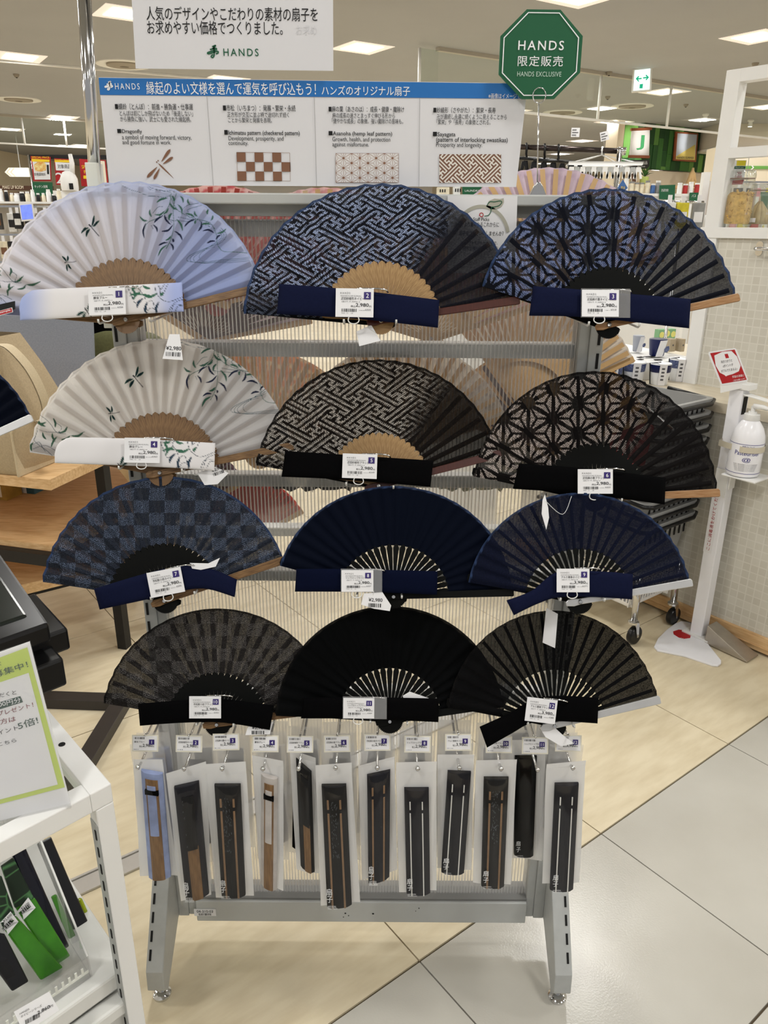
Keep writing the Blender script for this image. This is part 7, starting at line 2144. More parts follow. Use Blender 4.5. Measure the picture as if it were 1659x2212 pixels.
for (px, py) in ((190, 66), (1316, 155), (1313, 208), (1482, 225), (1632, 136), (35, 160)):
    c = at_z(px, py, CEIL)
    t = thing('ceiling_sensor', 'small grey sensor box on the ceiling', 'sensor', c, 'small sensors on the ceiling')
    MB().lathe([(0.035, 0), (0.035, -0.012), (0.02, -0.035)], 12, c).build('sensor_body', M_vent, t, smooth=True)
    MB().lathe([(0.012, -0.035), (0.010, -0.042)], 8, c).build('sensor_eye', M_slot, t)
# exit sign
c = at_z(1391, 148, CEIL)
EX = Frame('exit_sign', 'lit white exit sign with green double arrow hanging from the ceiling', 'exit sign', c, Vector((1, -0.12, 0)), UP)
M_exit = mat('exit_panel', (214, 240, 236), 0.5, emit=1.2); M_exg = mat('exit_green', (20, 176, 136), 0.5, emit=0.5)
EX.slab('housing', [(1369, 149), (1409, 146), (1407, 196), (1366, 199)], -0.06, -0.001, M_white)
EX.slab('lit_panel', [(1371, 152), (1405, 148), (1403, 193), (1368, 196)], -0.001, 0.001, M_exit)
EX.flat('arrow', [(1373, 170), (1379, 164), (1381, 166), (1378, 169), (1386, 168), (1386, 171), (1378, 172), (1381, 175), (1379, 177)], 0.002, M_exg)
EX.flat('arrow', [(1402, 167), (1396, 161), (1394, 163), (1397, 166), (1389, 167), (1389, 170), (1397, 169), (1394, 172), (1396, 174)], 0.002, M_exg)
EX.flat('door_symbol', [(1382, 182), (1389, 181), (1388, 191), (1381, 191)], 0.002, M_exg)
# ---------------------------------------------------------------- green plank wall with pictures
Cg, Lg, Rg = at_z(1395, 265, CEIL), at_z(1337, 272, CEIL), at_z(1537, 281, CEIL)
GW = MB()
def vplane(a, b, px, py):
    d = (b - a).normalized(); return at_plane(px, py, a, Vector((-d.y, d.x, 0))).z
zg = vplane(Cg, Rg, 1460, 369)
gw = link('wall_green', None); gw.location = (Cg.x, Cg.y, zg); gw['_w'] = (Cg.x, Cg.y, zg); tag(gw, 'green plank clad wall section', kind='structure')
GT = [mat('green_plank_%s' % n, c, 0.7, noise=0.2, nscale=3, stretch=(1, 1, 0.2)) for n, c in (('dark', (32, 70, 36)), ('deep', (40, 84, 42)), ('mid', (62, 112, 52)), ('light', (92, 138, 66)))]
rr = random.Random(21)
for (a, b) in ((Lg, Cg), (Cg, Rg)):
    d = (b - a); L = d.length; d.normalize(); n_ = Vector((-d.y, d.x, 0))
    if n_.dot(Vector((0, 0, 0)) - a) < 0: n_ = -n_
    MB().box((0, -0.06, zg), (L, -0.012, CEIL), ax=(d, n_, UP), org=(a.x, a.y, 0)).build('wall_core', GT[0], gw)
    nc = max(4, int(L / 0.125)); w = L / nc
    for i in range(nc):
        z = zg - rr.uniform(0, 0.3)
        while z < CEIL:
            h = rr.uniform(0.25, 0.6)
            lo, hi = max(z, zg), min(z + h, CEIL)
            if hi - lo > 0.04:
                MB().box((i * w + 0.003, -0.012, lo + 0.002), ((i + 1) * w - 0.003, rr.uniform(0.0, 0.012), hi - 0.002), ax=(d, n_, UP), org=(a.x, a.y, 0)).build('plank', rr.choice(GT), gw)
            z += h
# corner-side continuation of the pale wall under the planks
dR2 = (Rg - Cg).normalized(); nG = Vector((-dR2.y, dR2.x, 0))
if nG.dot(-Cg) < 0: nG = -nG
tag(MB().box((-0.6, -0.3, 0), ((Rg - Cg).length + 3.0, -0.05, zg - 0.01), ax=(dR2, nG, UP), org=(Cg.x, Cg.y, 0)).build('wall_inner', M_wall), kind='structure')
tag(MB().box((-0.6, -0.3, zg + 0.02), (-0.45, -0.05, CEIL), ax=(dR2, nG, UP), org=(Cg.x, Cg.y, 0)).build('trim_2', M_wall), kind='structure')
dL2 = (Lg - Cg).normalized()
tag(MB().box((0.0, 0.06, 0), ((Lg - Cg).length + 0.2, 0.12, zg - 0.01), ax=(dL2, nG, UP), org=(Cg.x, Cg.y, 0)).build('wall_return', M_wall), kind='structure')
po_ = Cg + nG * 0.05
M_picwood = mat('reddish_wood', (150, 84, 52), 0.5, noise=0.2, nscale=8)
J = Frame('scroll_picture', 'white scroll picture with a green letter J between wooden rods', 'picture', at_plane(1385, 340, po_, nG), dR2, UP)
J.slab('sheet', [(1365, 282), (1404, 279), (1402, 337), (1360, 336)], -0.01, 0, M_paper)
J.slab('top_rod', [(1363, 277), (1408, 275), (1407, 281), (1363, 283)], -0.015, 0.012, M_picwood)
J.slab('bottom_rod', [(1358, 335), (1403, 336), (1402, 342), (1358, 341)], -0.015, 0.012, M_picwood)
J.line('J', (1374, 324), (1390, 324), 32, mat('bright_green_ink', (74, 170, 110), 0.6), 0.004, 0.008)
P2 = Frame('framed_poster', 'wood framed poster split pale blue and yellow with small lettering', 'picture', at_plane(1480, 350, po_, nG), dR2, UP)
P2.slab('frame', [(1460, 284), (1508, 288), (1503, 350), (1455, 347)], -0.02, 0.006, M_picwood)
P2.slab('sheet', [(1463, 288), (1505, 291), (1500, 346), (1459, 344)], 0.006, 0.008, mat('pale_blue_print', (196, 206, 222), 0.5))
P2.flat('yellow_half', [(1459, 338), (1501, 312), (1500, 346), (1459, 344)], 0.011, mat('soft_yellow', (224, 206, 120), 0.5))
P2.line('HANDS SUMMER', (1461, 343), (1497, 344), 5, M_grey_ink, 0.016)
BS = Frame('department_board', 'black department board with white Japanese lettering under the scroll picture', 'sign', at_plane(1382, 364, po_, nG), dR2, UP)
BS.slab('board', [(1352, 346), (1402, 345), (1401, 363), (1350, 366)], -0.01, 0.01, M_black_plastic)
BS.line('バス用品', (1372, 356), (1397, 355), 7, M_white_ink, 0.013); BS.line('Bath Goods', (1376, 361), (1392, 361), 3, M_white_ink, 0.013)
# spot lamps that graze the pictures
for (px, py) in ((1385, 300), (1482, 305)):
    q = at_plane(px, py, po_, nG)
    ld = bpy.data.lights.new('picture_spot', 'SPOT'); ld.energy = 60; ld.spot_size = math.radians(26); ld.spot_blend = 0.8; ld.color = (1, 0.95, 0.88); ld.shadow_soft_size = 0.05
    t = thing('picture_spotlight', 'small ceiling spotlight aimed at the scroll picture' if px == 1385 else 'small ceiling spotlight aimed at the framed poster', 'spotlight', Vector((q.x, q.y, CEIL)) + nG * 1.2)
    o = link('picture_spot', ld, t); o.location = (0, 0, -0.12)
    dv = q - (Vector(t.location) + Vector((0, 0, -0.12)))
    o.rotation_euler = dv.to_track_quat('-Z', 'Y').to_euler()
    MB().lathe([(0.05, 0), (0.05, -0.02), (0.03, -0.03), (0.035, -0.10)], 14, Vector(t['_w'])).build('lamp_can', M_white, t, smooth=True)
    MB().lathe([(0.03, -0.101), (0.03, -0.103)], 14, Vector(t['_w'])).build('lamp_lens', M_lamp, t)
# ---------------------------------------------------------------- generic goods for the shelves behind
GOODS = [mat('goods_%s' % n, c, 0.45, noise=0.25, nscale=40) for n, c in (('white', (232, 232, 228)), ('grey', (150, 150, 148)), ('black', (34, 32, 32)), ('brown', (118, 84, 60)), ('red', (178, 44, 44)), ('yellow', (222, 208, 60)), ('green', (38, 110, 66)), ('blue', (70, 110, 170)), ('pink', (222, 150, 160)), ('tan', (196, 160, 110)), ('cream', (232, 222, 196)), ('charcoal', (70, 68, 66)))]
def hang_pack(p, w, h, m, m2, label, group, u=Vector((1, 0, 0)), shape='card'):
    t = thing('hanging_pack', label, 'packet', p, group)
    n_ = Vector((u.y, -u.x, 0))
    MB().box((-w / 2, 0, -h), (w / 2, 0.02, 0), ax=(u, -n_, UP), org=p).build('packet', m, t, bevel=0.002)
    if shape == 'card':
        MB().box((-w * .36, -0.003, -h * .75), (w * .36, -0.0002, -h * .35), ax=(u, -n_, UP), org=p).build('packet_print', m2, t)
    else:
        MB().tube([p - UP * (h * .15) - n_ * -0.004 * 0, p + n_ * 0.02 - UP * (h * .5), p - UP * (h * .9)], 0.012, 8).build('tool', m2, t, smooth='all')
    MB().box((-0.008, 0.006, -0.0), (0.008, 0.012, 0.03), ax=(u, -n_, UP), org=p).build('header_tab', M_paper, t)
    return t
def pegrack(name, label, x0, x1, y, z0, z1, rows, cols, seed, u, group, what, pal):
    o = Vector((x0, y, 0))
    L = x1 - x0
    t = thing(name, label, 'shelf rack', (x0 + L / 2 * u.x, y + L / 2 * u.y, 0))
    n_ = Vector((u.y, -u.x, 0))
    MB().box((-0.02, 0.06, 0.0), (L + 0.02, 0.09, z1 + 0.05), ax=(u, -n_, UP), org=o).build('back_panel', mat('pegboard', (214, 208, 198), 0.7), t)
    MB().box((-0.03, 0.05, 0.0), (0.01, 0.1, z1 + 0.10), ax=(u, -n_, UP), org=o).build('rack_post', M_white, t)
    MB().box((L - 0.01, 0.05, 0.0), (L + 0.03, 0.1, z1 + 0.10), ax=(u, -n_, UP), org=o).build('rack_post', M_white, t)
    rr = random.Random(seed)
    hs = (z1 - z0) / rows
    for r_ in range(rows):
        MB().box((0, -0.05, z1 - r_ * hs + 0.035), (L, -0.03, z1 - r_ * hs + 0.045), ax=(u, -n_, UP), org=o).build('peg_bar', M_chrome, t)
        for c_ in range(cols):
            w = L / cols * rr.uniform(.55, .92); h = hs * rr.uniform(.55, .84)
            p = o + u * (L * (c_ + .5) / cols + rr.uniform(-.01, .01)) + n_ * rr.uniform(0.05, 0.09) * 1.0 + UP * (z1 - r_ * hs + 0.005)
            i, j = rr.choice(pal), rr.choice(pal)
            hang_pack(p, w, h, GOODS[i], GOODS[j if j != i else 0], what, group, u, 'card' if rr.random() < .6 else 'tool')
    return t
def gx(px, y): return at_y(px, 450, y).x
# kitchen goods wall, far left
yk = 4.6
pegrack('kitchen_rack', 'tall rack of hanging kitchen tools left of the pale blue fan', gx(-40, yk), gx(135, yk), yk, 0.62, 1.50, 6, 9, 5, Vector((1, 0, 0)), 'kitchen goods on the far rack', 'small hanging kitchen tool pack on the far rack', (0, 1, 2, 2, 3, 10, 11, 0, 9))
q = at_y(58, 458, yk - 0.16)
t = thing('demo_tablet', 'small lit demo screen among the hanging kitchen tools', 'screen', q)
MB().box((-0.035, 0, -0.045), (0.035, 0.012, 0.045), ax=(Vector((.97, .2, .1)), Vector((-.2, .97, 0)), UP), org=q).build('screen_frame', M_white, t)
MB().box((-0.029, -0.002, -0.036), (0.029, -0.0005, 0.036), ax=(Vector((.97, .2, .1)), Vector((-.2, .97, 0)), UP), org=q).build('screen_glass', mat('blue_screen', (110, 130, 220), 0.3, emit=0.9, noise=0.5, nscale=40), t)
MB().tube([q + Vector((0, 0.01, 0)), q + Vector((0, 0.16, -0.02))], 0.006, 6).build('screen_arm', M_grey_metal, t)
# tops of more goods along the rack's upper edge
rr = random.Random(8)
for i in range(12):
    px = -5 + i * 11.5
    q = at_y(px, 421, yk - 0.02)
    t = thing('jar_on_rack', ['small white tub standing on the kitchen rack top', 'small black and white caddy on the kitchen rack top', 'small clear jar standing on the kitchen rack top'][i % 3], 'container', (q.x, yk + 0.02, 1.565), 'small containers along the kitchen rack top')
    r_ = rr.uniform(.010, .018); h = rr.uniform(.03, .06)
    MB().lathe([(r_ * .9, 0.0), (r_, 0.004), (r_, h * .8), (r_ * .7, h)], 12, (q.x, yk + 0.02, 1.5655)).build('tub', (M_white, M_black_plastic, GOODS[10])[i % 3], t, smooth=True)
    MB().lathe([(r_ * .75, h), (r_ * .75, h + 0.008)], 12, (q.x, yk + 0.02, 1.5655)).build('cap', M_white, t, smooth=True)
MB().box((gx(-40, yk) - 0.03, yk - 0.05, 1.555), (gx(135, yk) + 0.03, yk + 0.1, 1.5652)).build('top_shelf', M_white, bpy.data.objects['kitchen_rack'])
# red special-price posters on a rail
yp_ = 6.2
RL = thing('poster_rail', 'black rail and chrome frame carrying the red price posters', 'rail', at_y(150, 400, yp_))
a, b = at_y(62, 334, yp_), at_y(232, 344, yp_)
MB().box((a.x, yp_, b.z), (b.x + 0.6, yp_ + 0.03, a.z)).build('rail', M_black_metal, RL)
for px in (63, 150, 300):
    p = at_y(px, 340, yp_ + 0.02); MB().tube([Vector((p.x, yp_ + 0.02, 0)), Vector((p.x, yp_ + 0.02, a.z))], 0.012, 8).build('rail_post', M_chrome, RL, smooth='all')
MB().box((a.x, yp_ + 0.03, 0), (b.x + 0.6, yp_ + 0.35, 1.55)).build('cabinet', M_wall, RL)
def wall_poster(name, label, pts, y, m):
    t = thing(name, label, 'poster', at_y((pts[0][0] + pts[2][0]) / 2, pts[2][1], y))
    P = [at_y(a_, b_, y) for a_, b_ in pts]
    MB().prism([(p.x, p.z) for p in P], 0, 0.004, ax=((1, 0, 0), (0, 0, 1), (0, 1, 0)), org=(0, y, 0)).build('sheet', m, t)
    return t
M_orange = mat('orange_red', (206, 84, 36), 0.5); M_yel = mat('bright_yellow', (240, 206, 40), 0.5)
yq = yp_ - 0.02
t = wall_poster('price_poster', 'red bordered special price poster with a food photograph', [(66, 337), (109, 339), (111, 391), (72, 391)], yq, M_red)
flat_y('white_field', [[(70, 349), (107, 351), (109, 388), (75, 388)]], yq - 0.006, M_paper, t); flat_y('yellow_band', [[(68, 343), (107, 345), (107, 350), (69, 349)]], yq - 0.007, M_yel, t)
flat_y('dish_print', [[(73, 356), (82, 349), (96, 350), (100, 357), (99, 368), (88, 371), (76, 369)]], yq - 0.008, mat('dish_print', (214, 150, 70), 0.6, noise=0.6, nscale=60, col2=(240, 226, 160)), t)
flat_y('bottle_print', [[(101, 356), (105, 356), (106, 376), (102, 376)]], yq - 0.008, M_slot, t)
ty('SPECIAL PRICE', 69, 338, 106, 342, yq - 0.008, M_yel, t); ty('本格調味料', 74, 373, 98, 380, yq - 0.008, M_ink, t)
t = wall_poster('price_poster', 'red and white special price poster with a large figure two', [(117, 342), (155, 344), (158, 400), (121, 399)], yq, M_red)
flat_y('white_field', [[(119, 350), (156, 352), (157, 369), (121, 368)]], yq - 0.006, M_paper, t); flat_y('yellow_band', [[(118, 344), (155, 346), (155, 351), (118, 350)]], yq - 0.007, M_yel, t)
ty('SPECIAL PRICE', 119, 343.5, 154, 346.5, yq - 0.008, M_red, t); ty('対象商品', 125, 355, 152, 364, yq - 0.008, M_ink, t); ty('2', 122, 373, 136, 396, yq - 0.008, M_paper, t)
t = wall_poster('price_poster', 'plain red special price poster with yellow lettering by the chrome pole', [(171, 343), (212, 346), (216, 404), (176, 402)], yq, M_red)
ty('SPECIAL', 177, 357, 206, 364, yq - 0.006, M_yel, t); ty('PRICE', 182, 368, 206, 375, yq - 0.006, M_yel, t); flat_y('yellow_box', [[(180, 379), (206, 380), (206, 387), (180, 386)]], yq - 0.006, M_yel, t)
t = wall_poster('price_poster', 'cream poster with red edges next to the header board', [(212, 345), (228, 346), (234, 398), (216, 398)], yq - 0.01, M_red)
flat_y('cream_field', [[(213, 347), (226, 348), (231, 397), (217, 397)]], yq - 0.016, M_cream, t)
t = wall_poster('section_sign', 'green section sign with white Japanese lettering above the kitchen tools', [(70, 393), (113, 394), (114, 424), (72, 424)], yq - 0.1, M_sign_green)
ty('キッチン洗剤', 75, 400, 102, 406, yq - 0.106, M_white_ink, t)
# white jug-shaped display figure
q = at_y(152, 412, yq - 0.15)
t = thing('white_canister', 'large white canister with small black label standing before the red posters', 'canister', q)
k = depth_of(q) / F_PX
MB().lathe([(17 * k, 0), (18 * k, 4 * k), (18 * k, 24 * k), (12 * k, 36 * k), (6 * k, 39 * k)], 20, q).build('canister_body', M_white, t, smooth=True)
MB().tube([q + Vector((8 * k, 0, 34 * k)), q + Vector((11 * k, 0, 54 * k)), q + Vector((9 * k, 0, 72 * k))], [6 * k, 5 * k, 4 * k], 10).build('spout', M_white, t, smooth='all')
MB().box((6 * k, -19.5 * k, 2 * k), (14 * k, -17 * k, 14 * k), ax=((1, 0, 0), (0, 1, 0), (0, 0, 1)), org=q).build('black_label', M_slot, t)
MB().box((-0.12, -0.02, -0.30), (0.12, 0.10, -0.0005), ax=((1, 0, 0), (0, 1, 0), (0, 0, 1)), org=q).build('plinth', M_white, RL).location = (0, 0, 0)
# arrow sign and cream bulkhead far left
c = at_y(36, 372, 17.0)
AW = thing('arrow_sign', 'pale lit arrow sign with chevrons hanging on the far wall', 'sign', c)
k = depth_of(c) / F_PX
MB().prism([(-26 * k, 0), (-16 * k, 9 * k), (26 * k, 9 * k), (26 * k, -9 * k), (-16 * k, -9 * k)], 0, 0.05, ax=((1, 0, 0), (0, 0, 1), (0, 1, 0)), org=c).build('panel', mat('lit_white', (250, 248, 240), 0.5, emit=0.25), AW)
for dx in (-22, -14):
    MB().prism([(dx * k, 0), ((dx + 8) * k, 8 * k), ((dx + 11) * k, 8 * k), ((dx + 3) * k, 0), ((dx + 11) * k, -8 * k), ((dx + 8) * k, -8 * k)], -0.006, -0.001, ax=((1, 0, 0), (0, 0, 1), (0, 1, 0)), org=c).build('chevron', M_cream, AW)
MB().tube([c + Vector((8 * k, 0.02, 9 * k)), Vector((c.x + 8 * k, c.y + 0.02, CEIL))], 0.008, 6).build('hanger_rod', M_grey_metal, AW)
a, b = at_y(-260, 399, 9.5), at_y(110, 411, 9.5)
t = thing('brand_fascia', 'dark brown fascia board with pale lettering under the cream bulkhead', 'sign', ((a.x + b.x) / 2, 9.5, b.z))
MB().box((a.x, 9.5, b.z), (b.x, 9.59, a.z)).build('fascia', mat('dark_brown', (72, 44, 30), 0.5), t)
ty('MAKE UP ROOM', 6, 401, 50, 408, 9.49, M_cream, t)
a, b = at_y(-260, 411.5, 9.6), at_y(160, 520, 9.6)
tag(MB().box((a.x, 9.6, 0), (b.x, 9.9, a.z)).build('wall_left_low', mat('dim_shelving', (150, 132, 112), 0.7, noise=0.6, nscale=6, col2=(84, 66, 52))), kind='structure')
# ---------------------------------------------------------------- laundry hangers on a pole, seen over the rack
yh = 4.2
a, b = at_y(1085, 316, yh), at_y(1352, 327, yh - 0.12)
LP_ = thing('hanging_pole', 'dark metal pole with bright joint carrying the laundry hangers', 'pole', a)
MB().tube([a, a + (b - a) * 0.95], 0.013, 12).build('pole', mat('dark_chrome', (66, 58, 56), 0.2, 0.8), LP_, smooth='all')
MB().tube([a + (b - a) * 0.93, b], 0.018, 12).build('end_joint', M_chrome, LP_, smooth='all')
MB().tube([b + Vector((-0.03, 0, 0)), Vector((b.x - 0.03, b.y, 0))], 0.012, 10).build('floor_post', M_chrome, LP_, smooth='all')
def pole_pt(px):
    t_ = (px - 1085) / (1352 - 1085); return a + (b - a) * t_
def clip(mb, p, s, sp=0.25):
    mb.prism([(-.25 * s, 0), (.25 * s, 0), (.35 * s, -.6 * s), (.5 * s, -1.2 * s), (.28 * s, -1.25 * s), (.1 * s, -.5 * s), (-.1 * s, -.5 * s), (-.28 * s, -1.25 * s), (-.5 * s, -1.2 * s), (-.35 * s, -.6 * s)], -0.004, 0.004, ax=((1, 0, 0), (0, 0, 1), (0, 1, 0)), org=p)
def pinch_hanger(px, w, label, m, yaw, nclip, y_drop):
    p = pole_pt(px)
    t = thing('pinch_hanger', label, 'hanger', p, 'laundry pinch hangers on the pole')
    k = depth_of(p) / F_PX
    d = Vector((math.cos(yaw), math.sin(yaw), 0))
    MB().tube([p + UP * 0.013 + Vector((0, 0.014, 0)), p + UP * 0.016, p - Vector((0, 0.015, 0)), p - UP * 0.03 + Vector((0.0, -0.012, 0)), p - UP * 0.040 + d * 0.006, p - UP * y_drop], 0.006, 8).build('hook', m, t, smooth='all')
    q = p - UP * y_drop
    MB().tube([q - d * w, q + d * w], 0.006, 8).build('bar', m, t, smooth='all')
    for i in range(nclip):
        c_ = q - d * w + d * (2 * w * i / (nclip - 1)) - UP * 0.012
        cm = MB(); clip(cm, c_, 0.042); cm.build('clip', m, t)
pinch_hanger(1138, 0.18, 'black pinch hanger nearest the header board', M_black_plastic, 0.5, 7, 0.048)
pinch_hanger(1178, 0.18, 'black pinch hanger in the middle of the pole', M_black_plastic, 0.5, 7, 0.052)
pinch_hanger(1208, 0.14, 'black pinch hanger next to the white clip frame', M_black_plastic, 0.45, 6, 0.056)
p = pole_pt(1302); k = depth_of(p) / F_PX
WH = thing('clip_frame_hanger', 'white rectangular clip-frame laundry hanger under the pole', 'hanger', p, 'laundry pinch hangers on the pole')
hz_ = p - UP * (27 * k)
MB().tube([p + UP * 0.015, p - Vector((0.005, 0.012, 0)), p - UP * (6 * k), p - UP * (10 * k)], 0.005, 8).build('hook', M_white, WH, smooth='all')
cor = [hz_ + Vector((x * k, y_, 0)) for x, y_ in ((-74, -0.05), (82, -0.05), (70, 0.16), (-58, 0.16))]
MB().tube(cor, 0.009, 8, closed=True).build('frame', M_white, WH, smooth='all')
for c_ in cor:
    MB().tube([p - UP * (9 * k), c_], 0.0025, 5).build('stay', M_white, WH)
for i in range(13):
    c_ = cor[0] + (cor[1] - cor[0]) * ((i + .5) / 13) - UP * 0.016
    cm = MB(); clip(cm, c_, 0.042); cm.build('clip', (M_white, M_grey_metal)[i % 2], WH)
for (px, py, rot, lab) in ((1243, 286, 0.0, 'small upright price card clipped above the pole'), (1306, 294, 0.25, 'small tilted price card clipped above the pole')):
    q = at_y(px, py, yh - 0.06); k = depth_of(q) / F_PX
    t = thing('pole_price_card', lab, 'price card', pole_pt(px), 'price cards on the hanger pole')
    ax = (Vector((math.cos(rot), 0, math.sin(rot))), Vector((-math.sin(rot), 0, math.cos(rot))), Vector((0, 1, 0)))
    MB().box((-9 * k, -9 * k, 0), (9 * k, 9 * k, 0.002), ax=ax, org=q).build('card', M_paper, t)
    tl_ = MB()
    for i in range(3): tl_.box((-7 * k, (4 - 5 * i) * k, -0.001), ((2 + 4 * (i % 2)) * k, (5.6 - 5 * i) * k, -0.0002), ax=ax, org=q)
    tag(tl_.build('card_print', M_grey_ink, t), kind='stuff')
    MB().tube([q - UP * (8 * k), pole_pt(px)], 0.004, 6).build('clip_stem', M_clear, t)
# ---------------------------------------------------------------- goods beyond the rack on the right, near the green wall
yr_ = 6.4
def shelf_run(name, label, px0, px1, y, zt, m, depth=0.35):
    x0, x1 = at_y(px0, 450, y).x, at_y(px1, 450, y).x
    t = thing(name, label, 'shelf', ((x0 + x1) / 2, y, 0))
    MB().box((x0, y, 0), (x1, y + depth, zt)).build('shelf_body', m, t)
    MB().box((x0 - 0.01, y - 0.01, zt), (x1 + 0.01, y + depth, zt + 0.02)).build('shelf_top', M_white, t)
    return t
zs_ = at_y(1400, 424, yr_).z
shelf_run('goods_shelf', 'white low shelf of bath goods in front of the green wall', 1240, 1560, yr_, zs_, M_white)
rr = random.Random(31)
items = [(1350, 30, 'white'), (1362, 24, 'jar'), (1373, 22, 'jar'), (1384, 22, 'jar'), (1396, 26, 'jar'), (1408, 20, 'blue'), (1419, 26, 'grey'), (1466, 22, 'white'), (1478, 20, 'red'), (1490, 24, 'white'), (1503, 22, 'red'), (1518, 24, 'white')]
for i, (px, h, kd) in enumerate(items):
    q = at_y(px, 424, yr_ + 0.05); q.z = zs_ + 0.0202; k = depth_of(q) / F_PX
    t = thing('shelf_bottle', 'small %s container on the white low shelf %s' % ({'jar': 'grey-lidded glass', 'white': 'white', 'blue': 'pale blue', 'grey': 'grey', 'red': 'red labelled'}[kd], ('by the blue drop sign', 'beside the green sign', 'near the white shelf frame')[min(2, i // 5)]), 'container', q, 'containers on the bath goods shelf')
    r_ = 5.2 * k
    MB().lathe([(r_, 0), (r_, h * .75 * k), (r_ * .8, h * .85 * k)], 14, q).build('container_body', {'jar': GOODS[10], 'white': M_white, 'blue': GOODS[7], 'grey': GOODS[1], 'red': GOODS[4]}[kd], t, smooth=True)
    MB().lathe([(r_ * .95, h * .85 * k), (r_ * .95, h * k)], 14, q).build('lid', GOODS[1] if kd == 'jar' else M_white, t, smooth=True)
def small_sign(name, label, pts, y, m, txt, tm, tb):
    t = thing(name, label, 'sign', at_y((pts[0][0] + pts[2][0]) / 2, pts[2][1], y))
    P = [at_y(a_, b_, y) for a_, b_ in pts]
    MB().prism([(p_.x, p_.z) for p_ in P], 0, 0.006, ax=((1, 0, 0), (0, 0, 1), (0, 1, 0)), org=(0, y, 0)).build('panel', m, t)
    if txt: ty(txt, *tb, y - 0.004, tm, t)
    pz = min(P[2].z, P[3].z); xx = (P[2].x + P[3].x) / 2
    zf = zs_ + 0.021 if y > 5 else 0.0
    if pz > zf + 0.01: MB().box((xx - 0.006, y + 0.001, zf), (xx + 0.006, y + 0.005, pz + 0.01)).build('sign_stem', M_white, t)
    return t
small_sign('green_sign', 'green sign reading laundry detergent beside the small jars', [(1425, 400), (1459, 399), (1457, 432), (1424, 430)], yr_ - 0.02, M_sign_green, '洗濯洗剤', M_white_ink, (1428, 408, 1444, 414))
small_sign('green_sign', 'dark green sign further along near the white shelf frame', [(1490, 416), (1514, 416), (1513, 434), (1489, 434)], yr_ - 0.02, M_sign_green, 'バス', M_white_ink, (1494, 420, 1504, 426))
small_sign('green_sign', 'green laundry sign with lime badge between board and fan', [(999, 402), (1040, 402), (1040, 424), (999, 424)], 3.6, M_sign_green, 'LAUNDRY', M_white_ink, (1004, 410, 1036, 414))
small_sign('drop_sign', 'small blue diamond sign above the navy hemp-leaf fan', [(1346, 388), (1356, 406), (1346, 416), (1334, 406)], 3.9, GOODS[7], '吸水', M_yel, (1341, 402, 1351, 409))
# stand that holds the laundry goods between board and fan
x0, x1 = at_y(930, 450, 3.65).x, at_y(1110, 450, 3.65).x
ls = thing('laundry_shelf', 'white shelf with laundry packs glimpsed under the header board', 'shelf', ((x0 + x1) / 2, 3.65, 0))
zl = at_y(1000, 426, 3.65).z
MB().box((x0, 3.65, 0), (x1, 4.0, zl)).build('shelf_body', M_white, ls)
for i, (px, w, h, j) in enumerate(((960, 26, 20, 10), (990, 14, 22, 0), (1052, 20, 18, 0), (1080, 22, 20, 10))):
    q = at_y(px, 426, 3.62); q.y = 3.70; q.z = zl + 0.0005; k = depth_of(q) / F_PX
    t = thing('laundry_pack', ['cream laundry carton left of the white tube', 'white laundry tube beside the green sign', 'white laundry carton right of the green sign', 'cream laundry carton next to the lilac fan'][i], 'packet', q, 'laundry packs on the shelf')
    MB().box((-w / 2 * k, 0, 0), (w / 2 * k, 0.06, h * k), org=q, ax=((1, 0, 0), (0, 1, 0), (0, 0, 1))).build('carton', GOODS[j], t, bevel=0.002)
    pm = MB(); [pm.box(((-w * .3 + 5 * v) * k, -0.002, h * .5 * k), ((-w * .3 + 5 * v + 2.4) * k, -0.0003, h * .8 * k), org=q, ax=((1, 0, 0), (0, 1, 0), (0, 0, 1))) for v in range(3)]
    tag(pm.build('carton_print', M_ink, t), kind='stuff')
# yellow sponge pack and clear packs hanging near the white frame
yg = 3.4
hr = thing('pack_stand', 'thin chrome stand carrying clear packs beside the white shelf frame', 'stand', (at_y(1480, 450, yg).x, yg + 0.05, 0))
xa, xb = at_y(1440, 440, yg).x, at_y(1530, 440, yg).x; zz_ = at_y(1480, 436, yg).z
MB().tube([(xa, yg + 0.05, zz_), (xb, yg + 0.05, zz_)], 0.006, 8).build('bar', M_chrome, hr, smooth='all')
MB().tube([((xa + xb) / 2, yg + 0.05, 0), ((xa + xb) / 2, yg + 0.05, zz_)], 0.008, 8).build('post', M_chrome, hr, smooth='all')
for i, (px, m, lab) in enumerate(((1448, GOODS[0], 'clear and white hanging pack beside the yellow one'), (1477, GOODS[5], 'bright yellow sponge pack hanging beside the white shelf frame'), (1512, GOODS[1], 'clear grey hanging pack next to the white post'))):
    q = at_y(px, 438, yg); q.y = yg
    hang_pack(q, 0.05, 0.10, m, M_paper, lab, 'packs on the chrome stand')
